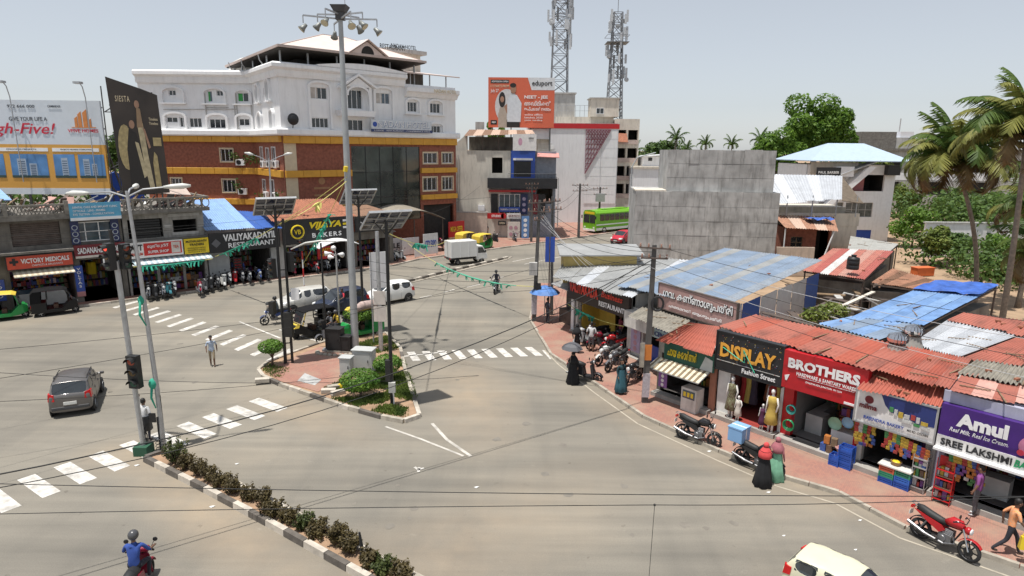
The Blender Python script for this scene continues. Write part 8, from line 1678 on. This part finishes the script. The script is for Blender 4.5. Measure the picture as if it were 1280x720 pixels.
CELL = mat('solar_cell',(.02,.025,.05),.12,.3,var=.1,spec=.8); PBACK = mat('panel_back',(.55,.53,.46),.6,dirt=.25)
def solar(label, px, vtop, rz, tilt, size, double=False, heads=()):
    p = G(*px); h = zat(p,vtop); t = thing('solar_street_light', label, 'solar light', p)
    MB().cyl((0,0,0),(0,0,h),.085,.065,10).build('pole', BLACKM, t)
    if double: MB().cyl((.32,.1,0),(.32,.1,h*.93),.07,.06,10).build('pole', BLACKM, t); m = MB(); [m.bar((0,0,z),(.32,.1,z),.05) for z in (1.2,3,5)]; m.build('tie', BLACKM, t)
    T = TR(0,0,h,rz) @ Matrix.Rotation(R(tilt),4,'X'); w,d = size; o = MB(T).box(-w/2,-d/2,.04,w/2,d/2,.07).build('panel', PBACK, t)
    f = MB(T); 
    for x0,y0,x1,y1 in ((-w/2-.03,-d/2-.03,w/2+.03,-d/2),(-w/2-.03,d/2,w/2+.03,d/2+.03),(-w/2-.03,-d/2,-w/2,d/2),(w/2,-d/2,w/2+.03,d/2)): f.box(x0,y0,.0,x1,y1,.10)
    for i in range(1,4): x = -w/2+w*i/4; f.box(x-.025,-d/2,-.0,x+.025,d/2,.038)
    for j in (1,2): y = -d/2+d*j/3; f.box(-w/2,y-.02,-.03,w/2,y+.02,-.002)
    f.build('frame', STEEL, o)
    for i in range(4):
        for j in range(3): MB(T).box(-w/2+w*i/4+.03,-d/2+d*j/3+.03,.032,-w/2+w*(i+1)/4-.03,-d/2+d*(j+1)/3-.03,.08).build('cell', CELL, o)
    m = MB(); m.bar((0,0,h-.6),T @ Vector((-w*.3,0,0)),.05); m.bar((0,0,h-.6),T @ Vector((w*.3,0,0)),.05); m.build('bracket', BLACKM, t)
    return t, p, h
t,p,h = solar('double black pole with solar panel and signal heads on the left of the island', (359,462), 264, 30, -34, (1.8,1.55), True)
signal(t,(-.3,-.1,zat(p,352)),-30,None,3,.9); signal(t,(.5,.2,zat(p,345)),150,None,3,.9); signal(t,(-.5,.1,zat(p,398)),-100,None,2,.9); MB().box(.1,-.2,zat(p,425),.5,.1,zat(p,395)).build('control_box', SIGB, t); MB().cbox((.75,-.1,zat(p,372)),(.4,.03,.6)).build('notice_plate', WHITEP, t)
t,p,h = solar('black solar light with signal box at the tip of the island', (493,511), 279, 32, -34, (1.75,1.4))
MB().box(-.22,-.18,zat(p,478),.0,.05,zat(p,452)).build('signal_head', SIGB, t); MB().cbox((.05,-.16,zat(p,485)),(.28,.16,.45)).build('meter_box', mat('box_grey',(.45,.45,.42),.6), t); MB().tube([(.1,-.1,0),(.1,-.12,zat(p,495)),(.05,-.1,zat(p,490))],.03,6).build('conduit', WHITEP, t)
t,p,h = solar('black solar light standing close behind the tall mast', (456,421), 250, 30, -34, (1.8,1.5))
p = G(410,445); h = zat(p,308); t = thing('street_lamp', 'thin black lamp pole with a long curved white lamp arm on the island', 'street lamp', p)
MB().cbox((0,0,.12),(.4,.4,.25)).build('base', STEEL, t); MB().cyl((0,0,.2),(0,0,h),.06,.05,8).build('pole', BLACKM, t); m = MB(); m.tube([(-1.6,.0,h-.35),(-.8,0,h+.0),(0,0,h+.12),(.8,0,h+.1)],[.03,.05,.05,.03],7); m.build('lamp_arm', LH, t, True); signal(t,(-.15,-.1,zat(p,415)),-30,None,2,.7)
p = G(426,420); h = zat(p,322); t = thing('speaker_pole', 'grey pole with white loudspeaker horns on the island', 'pole', p); MB().cyl((0,0,0),(0,0,h),.06,.05,8).build('pole', STEEL, t)
for dx,dy,dz in ((-.35,-.2,.1),(.3,-.25,.05),(0,-.3,.45),(-.3,.2,-.2)): q = Vector((0,0,h)); e = q+Vector((dx,dy,dz)); m = MB(); m.tube([q,e],.02,5); m.tube([e-Vector((dx,dy,0))*.4,e,e+Vector((dx,dy,0))*.6],[.05,.08,.16],10); m.build('loudspeaker', WHITEP, t, True)
# mast
p = G(446,445); h = zat(p,18); t = thing('lamp_mast', 'very tall grey lighting mast with floodlights in the middle of the island', 'lamp mast', p)
MB().lathe([(.205,0),(.185,h*.33),(.155,h*.66),(.11,h)],14).build('mast', POLE, t, True); MB().lathe([(.4,0),(.4,.06),(.25,.06)],14).build('base_flange', POLE, t)
m = MB(); m.tube([(-.05,-.22,h*.56),(.0,-.24,h*.56+.25)],.12,6); m.build('yellow_knot', YEL, t)
hd_ = MB(); hd_.hexa([(-.25,-.25,h-.05),(.25,-.25,h-.05),(.25,.25,h-.05),(-.25,.25,h-.05)],[(-.4,-.4,h+.25),(.4,-.4,h+.25),(.4,.4,h+.25),(-.4,.4,h+.25)]); hd_.box(-.2,-.2,h-.4,.2,.2,h-.05); hd_.build('mast_head', GREYP, t); MB().cyl((.25,0,h+.2),(.25,0,h+1.3),.02,n=5).build('rod', STEEL, t)
FL = mat('flood_housing',(.22,.23,.22),.5,.3); FG = mat('flood_glass',(.55,.5,.36),.3)
for i,a in enumerate((10,55,115,170,200,250,300,345)):
    L_ = 1.75 if i % 2 == 0 else 1.2; q = Vector((0,0,h-.35+.2*(i % 2))); e = q+Vector((math.cos(R(a))*L_,math.sin(R(a))*L_,.05)); MB().bar(q,e,.07).build('arm', STEEL, t)
    m = MB(); m.tube([e,e-Vector((0,0,.35))],.03,5); m.build('hanger', STEEL, t); c = e-Vector((0,0,.55)); d = Vector((math.cos(R(a)),math.sin(R(a)),-1.0)).normalized(); m = MB(); m.tube([c-d*.2,c,c+d*.16],[.08,.12,.2],10); o = m.build('floodlight', FL, t, True); MB().tube([c+d*.15,c+d*.175],[.185,.185],10).build('flood_glass', FG, o)
t2 = thing('notice_board', 'white framed blank board fixed on the mast beside the black solar pole', 'notice board', p+Vector((.75,1.6,0)), 30); MB().box(-.15,0,zat(p,372),.85,.05,zat(p,325)).build('board', WHITEP, t2); MB().cyl((-.1,.02,0),(-.1,.02,zat(p,325)),.04,n=6).build('post', STEEL, t2); MB().cyl((.8,.02,0),(.8,.02,zat(p,325)),.04,n=6).build('post', STEEL, t2)
p = G(478,444); h = zat(p,292); t = thing('utility_pole', 'plain galvanised pole with a pasted poster right of the mast', 'pole', p); MB().cyl((0,0,0),(0,0,h),.12,.1,12).build('pole', STEEL, t); m = MB(); m.box(-.3,-.15,zat(p,404),.38,-.12,zat(p,385)); m.box(-.28,-.15,zat(p,383),.36,-.12,zat(p,366)); m.build('poster', mat('poster_cream',(.6,.55,.5),.6,var=.4,scale=6), t)
# cabinets
CABG = mat('cabinet_grey',(.46,.47,.46),.5,var=.05,dirt=.25)
def cab(label, px, w, d, hh, m, rz=-8):
    p = G(*px); t = thing('control_cabinet', label, 'cabinet', p+Vector((0,0,.1)), rz); MB().box(-w/2-.03,-d/2-.03,0,w/2+.03,d/2+.03,.12).build('plinth', KERBG, t); bev(MB().box(-w/2,-d/2,.12,w/2,d/2,hh).build('cabinet_body', m, t),.02); bev(MB().box(-w/2-.05,-d/2-.05,hh,w/2+.05,d/2+.05,hh+.06).build('cabinet_lid', m, t),.02); MB().box(-w*.4,-d/2-.012,.25,w*.4,-d/2-.002,hh-.1).build('door', m, t); MB().cbox((w*.3,-d/2-.03,hh*.55),(.03,.03,.14)).build('handle', BLACKM, t)
cab('larger pale grey control cabinet on the island', (458,470), 1.0, .6, 1.15, CABG); cab('smaller pale grey control cabinet on the island', (436,476), .55, .45, .95, CABG)
cab('square black control box on the planter behind the paving', (422,445), .8, .6, 1.3, SIGB); cab('low black box between the control box and the mast', (436,446), .5, .5, .9, SIGB)
# stone edged planter at the mast foot
pl = thing('stone_planter', 'low ring of stones round the mast foot', 'planter', G(424,447)); random.seed(4)
for i in range(13): a = PI+PI*i/12; c = (1.1*math.cos(a),.55*math.sin(a),.14); MB().ball(c,(.14,.12,.11),7,5).build('stone', KERBG, pl, True)

# topiary shrubs
LEAFT = leafmat('topiary_green',(.05,.125,.018),(.16,.28,.035),.25)
def shrub(label, px, r, rz_, hc, n, seed):
    random.seed(seed); p = G(*px,.1); t = thing('shrub', label, 'shrub', p); m = MB(); m.tube([(0,0,-.05),(.05,.02,hc*.5),(0,0,hc)],[.07,.05,.04],7)
    for i in range(6): a = i*1.05; m.tube([(.03,0,hc*.45),(r*.55*math.cos(a),r*.5*math.sin(a),hc)],[.035,.015],5)
    m.build('trunk', BARK, t, True); k = MB(); leaf_cloud(k, [((0,0,hc),(r,r,rz_*.9))]*6+lobes_in(0,0,hc,r,r,rz_,7,.3,.5), int(n*1.5), .115, .8); k.build('crown', LEAFT, t, fix=False)
shrub('umbrella clipped shrub at the left corner of the island',(342,463),.62,.38,1.05,1500,1); shrub('large rounded shrub in front of the grey cabinets',(453,500),.88,.5,.85,2600,2); shrub('leafy shrub beside the galvanised pole at the right of the island',(487,480),.68,.45,.95,1800,3); shrub('bright bush behind the mast beside the queue',(452,421),1.0,.45,1.3,2000,6)
# hedge plants
HL = [leafmat('hedge_green',(.03,.045,.012),(.085,.10,.025),.15), leafmat('hedge_dry',(.05,.038,.016),(.11,.085,.03),.15)]
hl_ = ['thick green hedge plant nearest the traffic signal']+['dry brownish hedge plant in the long middle stretch of the median']*0
path = [q+dn*.55 for q in (mA+(mB_-mA)*.35,mB_,mC,mD,ext)]
d_ = 0; N_ = 24
for i in range(N_):
    random.seed(60+i); s = i/(N_-1)*.86; L_ = [(path[k+1]-path[k]).length for k in range(4)]; q = s*sum(L_); k = 0
    while q > L_[k]: q -= L_[k]; k += 1
    p = path[k].lerp(path[k+1],q/L_[k])+Vector((random.gauss(0,.06),random.gauss(0,.06),.1))
    if i in (17,): continue
    h = random.uniform(.30,.46) if i else .68; b = MB(); st_ = MB(); r = .48 if i == 0 else random.uniform(.30,.40)
    lab = 'thick green hedge plant nearest the traffic signal' if i == 0 else 'dry brownish low hedge plant, number %s along the kerb'
    ordn = ['','second','third','fourth','fifth','sixth','seventh','eighth','ninth','tenth','eleventh','twelfth','thirteenth','fourteenth','fifteenth','sixteenth','seventeenth','(gap)','eighteenth','nineteenth','twentieth','twenty-first','twenty-second','twenty-third']
    t = thing('hedge_plant', lab if i == 0 else '%s hedge plant from the traffic signal, %s' % (ordn[i], 'greener than its neighbours' if i in (10,15,19,22) else 'dry and brown'), 'hedge plant', p, 0, 'hedge plants in the median')
    for j in range(36):
        a = random.uniform(0,2*PI); rr = r*random.uniform(.2,1.0); hh = h*random.uniform(.55,1.25); e = Vector((rr*math.cos(a),rr*math.sin(a),hh)); st_.tube([(e.x*.3,e.y*.3,0),e],[.012,.006],4); leaf_cloud(b,[(tuple(e*.92),(.09,.09,.14)),(tuple(e*.65),(.10,.10,.14))],34 if i == 0 or i > 6 else 26,.085,.2)
    st_.build('stems', BARK, t); b.build('foliage', HL[0] if (i == 0 or i in (10,15,19,22)) else HL[1], t, fix=False)
p = G(458,708); t = thing('marker_post', 'short black stump standing in the hedge near the bottom edge', 'post', p); MB().tube([(0,0,0),(.02,0,.55),(-.02,0,.95)],[.06,.05,.03],6).build('post', BLACK, t)

# ---------------- electricity poles
PC = mat('pole_concrete',(.10,.095,.09),.9,var=.25,scale=3,dirt=.3,streak=True); INS = mat('insulator',(.35,.2,.15),.3)
def epole(label, px, vtop, arms, lean=(0,0), w=.24, posters=()):
    p = G(*px); h = zat(p,vtop); t = thing('electricity_pole', label, 'electricity pole', p); top = Vector((lean[0],lean[1],h)); m = MB()
    m.hexa([(-w/2,-w*.4,-.1),(w/2,-w*.4,-.1),(w/2,w*.4,-.1),(-w/2,w*.4,-.1)],[(top.x-w*.32,top.y-w*.25,h),(top.x+w*.32,top.y-w*.25,h),(top.x+w*.32,top.y+w*.25,h),(top.x-w*.32,top.y+w*.25,h)]); m.build('pole', PC, t)
    for z,L_,rz in arms:
        q = top*((h-z)/h); q.z = h-z; d = Vector((math.cos(R(rz)),math.sin(R(rz)),0)); MB().bar(q-d*L_/2+Vector((0,-.12,0)),q+d*L_/2+Vector((0,-.12,0)),.08,.06).build('cross_arm', SHUT, t)
        for s in (-.46,-.2,.2,.46): c = q+d*L_*s+Vector((0,-.12,.03)); MB().lathe([(.03,0),(.05,.05),(.03,.09),(.045,.13),(0,.17)],8,tuple(c)).build('insulator', INS, t, True)
    for z,hh,mm in posters: MB().box(-w/2-.03,-w*.4-.03,z,w/2+.03,-w*.4-.01,z+hh).build('poster', mm, t)
    return t, p, top
ORS = mat('orange_stripe',(.6,.2,.04),.6)
e1,pe1,te1 = epole('electricity pole with two cross arms in front of the optical shop', (808,503), 303, ((.12,1.3,-20),(.55,1.1,-10)), (.05,.0), .26, ((2.1,.7,ORS),(.4,1.1,mat('poster_pale',(.45,.42,.45),.7,var=.3,scale=8))))
MB().box(-.36,-.2,1.8,-.16,-.16,2.9).build('sign_back', KERBG, e1); m = MB(); m.tube([(.3+.25*math.cos(a),-.1,4.6+.3*math.sin(a)) for a in [2*PI*j/14 for j in range(15)]],.05,5); m.build('cable_coil', BLACK, e1)
e2,pe2,te2 = epole('electricity pole crowded with cables at the far corner of the right pavement', (668,403), 250, ((.15,1.6,30),(.7,1.5,-20),(1.2,1.2,60)), (.25,.2), .28, ((.6,1.3,mat('poster_pale',(.45,.42,.45),.7,var=.3,scale=8)),))
bx = MB(); bx.cbox((-.1,-.25,3.6),(.5,.3,.8)); bx.build('junction_box', GREYW, e2); bx = MB(); bx.cbox((.25,-.2,2.4),(.3,.25,.5)); bx.build('junction_box', BLACKM, e2)
e3,pe3,te3 = epole('electricity pole in front of the green bus', (722,296), 228, ((.2,2.2,20),(.9,2.0,20)), (0,0), .34)
e4,pe4,te4 = epole('electricity pole with transformer before the white building', (747,287), 232, ((.2,2.0,10),(1.0,1.8,10)), (0,0), .32); bx = MB(); bx.cbox((0,-.3,4.6),(1.2,.7,1.1)); bx.build('transformer', STEEL, e4)
e5,pe5,te5 = epole('dark utility pole close behind the crowded cable pole', (690,395), 245, ((.3,1.4,40),(.8,1.2,10)), (-.1,.1), .22)
e6,pe6,te6 = epole('dark utility pole in front of the studio entrance', (663,303), 228, ((.2,1.8,30),(.7,1.5,30)), (0,0), .3)
p = G(355,352)+Ln*1.5; h = zat(p,203); t = thing('street_lamp', 'slim twin arm street lamp before the brick hotel', 'street lamp', p); MB().cyl((0,0,0),(0,0,h),.09,.06,8).build('pole', STEEL, t)
for s in (-1,1): MB().tube([(0,0,h-.3),(s*.8,.0,h+.1),(s*1.4,0,h+.3)],.03,5).build('arm', STEEL, t); m = MB(); m.tube([(s*1.3,0,h+.28),(s*1.6,0,h+.36),(s*2.0,0,h+.42)],[.07,.14,.06],7); m.build('lamp_head', LH, t, True)
p = G(696,285)+Vector((0,1,0)); h = zat(p,222); t = thing('street_lamp', 'small street lamp beside the white building', 'street lamp', p); MB().cyl((0,0,0),(0,0,h),.08,.06,7).build('pole', STEEL, t); MB().tube([(0,0,h),(-.6,0,h+.3),(-1.2,0,h+.2)],.04,5).build('arm', STEEL, t); m = MB(); m.cbox((-1.4,0,h+.2),(.5,.2,.1)); m.build('lamp_head', LH, t)
p = at(806,236,60); t = thing('street_lamp', 'curved arm lamp standing behind the concrete block', 'street lamp', (p.x,68,0)); MB().tube([(0,0,0),(0,0,9.2),(.5,0,10.2),(2.4,0,10.7)],.07,6).build('pole', POLE, t)
p = G(381,372); h = zat(p,318); t = thing('traffic_signal', 'slim red and white signal post on the far side of the queue', 'traffic signal', p)
for i in range(5): MB().cyl((0,0,h*i/5),(0,0,h*(i+1)/5-.01),.05,n=8).build('pole_band', RED if i % 2 == 0 else WHITEP, t)
signal(t,(0,-.1,h),-20,None,3,.8)

# ---------------- cables
CAB = mat('cable_black',(.02,.02,.02),.7)
def cable(label, a, b, sag, r=.018, group='overhead cables', m=CAB, n=18, name='cable', cat='cable'):
    pts = [Vector(a).lerp(Vector(b),i/n)-Vector((0,0,sag*4*(i/n)*(1-i/n))) for i in range(n+1)]
    return tag(MB().tube(pts, r*.8, 5).build(name, m, None, True), label, cat, group)
T1 = pe1+te1; T2 = pe2+te2; T3 = pe3+te3; T4 = pe4+te4; T6 = pe6+te6; MS = G(446,445)
V3 = lambda x,y,z: Vector((x,y,z))
cable('thick cable from the optical shop pole sagging across the hedge end', T1-V3(0,0,.6), at(-260,655,12), 1.3, .024)
cable('thinner cable just under the thick one ending at the lower left', T1-V3(0,0,.8), at(-260,668,12.2), 1.55, .016)
cable('nearest level cable crossing the whole lower picture', at(-200,614,13.5), at(1420,607,12.5), .12, .012)
cable('slack cable joining the level one at its clamp', at(-200,662,13), at(823,628,12.95), -.05, .011); cable('short slack end of the joining cable towards the right edge', at(823,628,12.95), at(1420,600,12.2), .1, .011)
cable('thin drop wire hanging down from the clamp', at(823,628,12.95), at(815,760,12.6), .02, .008); m = MB(); m.ball(tuple(at(823,628,12.93)),(.03,.03,.03),8,6); tag(m.build('cable_clamp', CAB), 'small black clamp where the level cables join', 'clamp')
for i,(u0,v0,u1,v1,Y0,Y1,lb) in enumerate(((-120,460,640,404,22,42,'upper cable passing over the grey car towards the far corner pole'),(-120,505,690,405,19,40,'cable passing over the grey car roof'),(-120,520,640,440,18,36,'cable passing just behind the grey car rear'),(-120,470,600,470,20,30,'level cable over the left crossing'))):
    cable(lb, at(u0,v0,Y0), at(u1,v1,Y1) if i > 1 else (pe2+V3(0,0,3.0+.6*i)), .5, .012)
for i,(z,lb) in enumerate(((.15,'first'),(.3,'second'),(.5,'third'),(.8,'fourth'))):
    cable('%s cable of the run between the optical shop pole and the corner pole' % lb, T1-V3(.3-.2*i,0,z), T2-V3(.2*i,0,z*1.6), .55+.1*i, .014)
for i in range(5): cable('%s cable of the run from the corner pole towards the bus' % ('first','second','third','fourth','fifth')[i], T2-V3(.3-.15*i,0,.15+.25*i), (T3 if i % 2 else T6)-V3(.4-.2*i,0,.2+.2*i), .7, .016)
for i in range(4): cable('%s cable of the run past the bus' % ('first','second','third','fourth')[i], T3-V3(.8-.5*i,0,.1), T4-V3(.8-.5*i,0,.1), .5, .02)
for i in range(4): cable('%s white service wire fanning from the corner pole to the restaurant roof' % ('first','second','third','fourth')[i], T2-V3(0,0,.4+.3*i), R1p(1.0+1.3*i,.2,3.6), .25, .012, 'overhead cables', mat('cable_pale',(.42,.42,.42),.6))
for i in range(5): cable('%s wire running over the coral roofs to the right edge' % ('first','second','third','fourth','fifth')[i], T1-V3(-.3+.15*i,0,.1+.28*i), R2p(14,1.5-.8*i,6.3-.45*i), .5, .012, 'overhead cables', mat('cable_pale',(.42,.42,.42),.6) if i in (1,3) else CAB)
for i in range(3): cable('%s wire from the optical shop pole down to the junction floor side' % ('first','second','third')[i], T1-V3(0,0,.5+.3*i), MS+V3(1.0*i-1,.5,5.4-.7*i), .8, .012)
cable('cable strung along the left shops over the boards', Lp(-6,-1.2,5.2), Lp(12.3,-1.2,5.0), .25, .016); cable('second cable strung along the left shops', Lp(-6,-1.3,5.5), Lp(26,-1.2,5.6), .4, .014)
cable('cable from the mast to the bakery roof', MS+V3(0,0,9.6), Lp(20,0,5.4), .5, .012); cable('cable from the mast towards the studio', MS+V3(0,0,7.0), V3(-4,79,6.5), 1.0, .014); cable('cable between hotel front and studio', Lp(28,2,6.5), V3(4,79,6.4), .9, .018)
# bunting and green cloth strings
YELT = mat('tape_yellow',(.6,.55,.15),.6)
def bunting(label, a, b, sag, frac, m=TEALC, tm=None):
    t = thing('bunting', label, 'bunting', (0,0,0)); n = 20; pts = [Vector(a).lerp(Vector(b),i/n)-Vector((0,0,sag*4*(i/n)*(1-i/n))) for i in range(n+1)]; MB().tube(pts,.018,4).build('string', tm or YELT, t)
    k = MB(); i0,i1 = int(frac[0]*n),int(frac[1]*n); k.tube(pts[i0:i1+1],[.02+.03*math.sin(PI*(j+.5)/(i1-i0+1))+random.uniform(0,.05)*(j % 2) for j in range(i1-i0+1)],5)
    for q in pts[i0:i1]:
        for _ in range(3): e = q+Vector((random.uniform(-.25,.25),random.uniform(-.25,.25),random.uniform(-.35,.0))); k.poly(q,e,e+Vector((.08,.03,-.1)),q+Vector((.12,.02,-.03)))
    k.build('cloth', m, t); return t
K = MS+V3(0,-.2,9.5)
bunting('yellow string with green cloth from the mast to the left kerb pole', K, G(381,372)+V3(0,0,2.3), .2, (.3,.75)); bunting('yellow string with green cloth from the mast to the restaurant sign', K, Lp(12.2,-1.2,2.6), .4, (.62,.98)); bunting('second yellow string from the mast to the double black pole', K-V3(0,0,.2), G(359,462)+V3(0,0,7.2), .2, (.4,.5), YELT)
bunting('green cloth string from the solar pole towards the barricades', G(493,511)+V3(0,0,7.6), G(560,325)+V3(0,0,2.0), .6, (.25,.45)); bunting('low green net string drooping over the far median', G(510,335)+V3(0,0,2.2), pe2+V3(0,0,2.4), 1.0, (.3,.9), mat('net_green',(.10,.42,.28),.8))
bunting('green cloth string across the corner restaurant front', R1p(-.1,-.5,1.75), R1p(5.3,-.5,1.7), .2, (.15,.5)); bunting('green cloth string under the yellow agency board', Lp(6.5,-1.5,2.5), Lp(11.9,-1.5,2.5), .1, (.1,.9))

# ---------------- barricades and hoardings beyond the bakery
def barr(label, px, w, z0, z1, m, rz=42, txt=None, tm=None, cat='hoarding'):
    t = thing('hoarding_board', label, cat, G(*px), rz, 'hoardings on the kerb beyond the bakery'); MB().box(0,0,z0,w,.06,z1).build('board', m, t)
    for x in (.08,w-.08): MB().box(x-.03,.06,0,x+.03,.12,z1).build('post', STEEL, t)
    if txt: letters(t, txt, w*.12, w*.88, z0+(z1-z0)*.35, z0+(z1-z0)*.68, tm or RED, bold=.02)
    return t
BWH = mat('board_white',(.72,.70,.68),.5); LIL = mat('poster_lilac',(.4,.35,.5),.6)
t = barr('lilac poster hoarding with round faces beside the orange car', (462,325), 1.1, .2, 2.4, LIL)
for k in range(4): flat(t, disc(.3+.5*(k % 2),.8+1.0*(k//2),.2,14), mat('print_face',(.45,.25,.3),.6), name='face_print')
barr('white hoarding at the left of the barricade line', (479,325), 2.2, .3, 1.9, BWH, txt='SALE', tm=BLACK); barr('white blank hoarding in the middle of the barricade line', (503,325), 2.0, .3, 2.0, BWH); barr('white printed hoarding with blue heading before the white truck', (529,324), 1.8, .3, 2.4, BWH, txt='CITY EXPO', tm=BLUE)
barr('white low barricade between the two taller hoardings', (518,326), 1.2, .2, 1.5, BWH)
barr('red and white long hoarding high behind the white truck', (536,306), 2.9, 1.6, 2.7, BWH, txt='HOME NEEDS', tm=RED); t = barr('red and yellow hoarding before the pink compound wall', (560,308), 2.3, .9, 2.7, RED, txt='MEGA OFFER', tm=YEL); MB().box(.05,-.02,.3,2.25,.0,.9).build('photo_strip', mat('print_mixed',(.5,.35,.2),.5,var=.8,scale=3,col2=(.1,.3,.5)), t)
barr('dark hoarding with a white star at the hotel forecourt', (540,297), 1.0, 1.2, 2.4, NAVY)
for k,(u,v,lb) in enumerate(((487,321,'left'),(512,323,'middle'),(546,316,'right'))):
    t = thing('steel_barricade', 'rusty steel railing barricade, %s one behind the white hoardings' % lb, 'barricade', G(u,v), 42); 
    for z in (.3,.7,1.1): MB().bar((0,0,z),(1.8,0,z),.05).build('rail', SHUT, t)
    for x in (0,.6,1.2,1.8): MB().bar((x,0,0),(x,0,1.15),.045).build('upright', SHUT, t)
um2 = thing('stall_umbrella', 'white stall canopy at the hotel forecourt', 'canopy', G(478,316)); MB().cyl((0,0,0),(0,0,2.2),.04,n=6).build('pole', STEEL, um2); MB().lathe([(0,2.7),(.7,2.45),(1.5,2.1),(1.48,2.08)],8).build('canopy', BWH, um2)
cn_ = thing('tin_canopy', 'wide arched dark canopy over the hotel entrance', 'canopy', Lp(29.5,5.5), 42)
k = MB()
for i in range(10):
    x0,x1 = i*.75,(i+1)*.75; f = lambda x: 3.6+1.1*math.sin(PI*x/7.5); k.hexa([(x0,-3,f(x0)-.05),(x1,-3,f(x1)-.05),(x1,1.0,f(x1)+.35),(x0,1.0,f(x0)+.35)],[(x0,-3,f(x0)),(x1,-3,f(x1)),(x1,1.0,f(x1)+.4),(x0,1.0,f(x0)+.4)])
k.build('canopy_sheet', mat('canopy_tan',(.28,.25,.2),.6,dirt=.3), cn_)
for x in (.2,3.7,7.3): MB().cyl((x,-2.8,0),(x,-2.8,3.7),.06,n=6).build('post', SHUT, cn_)
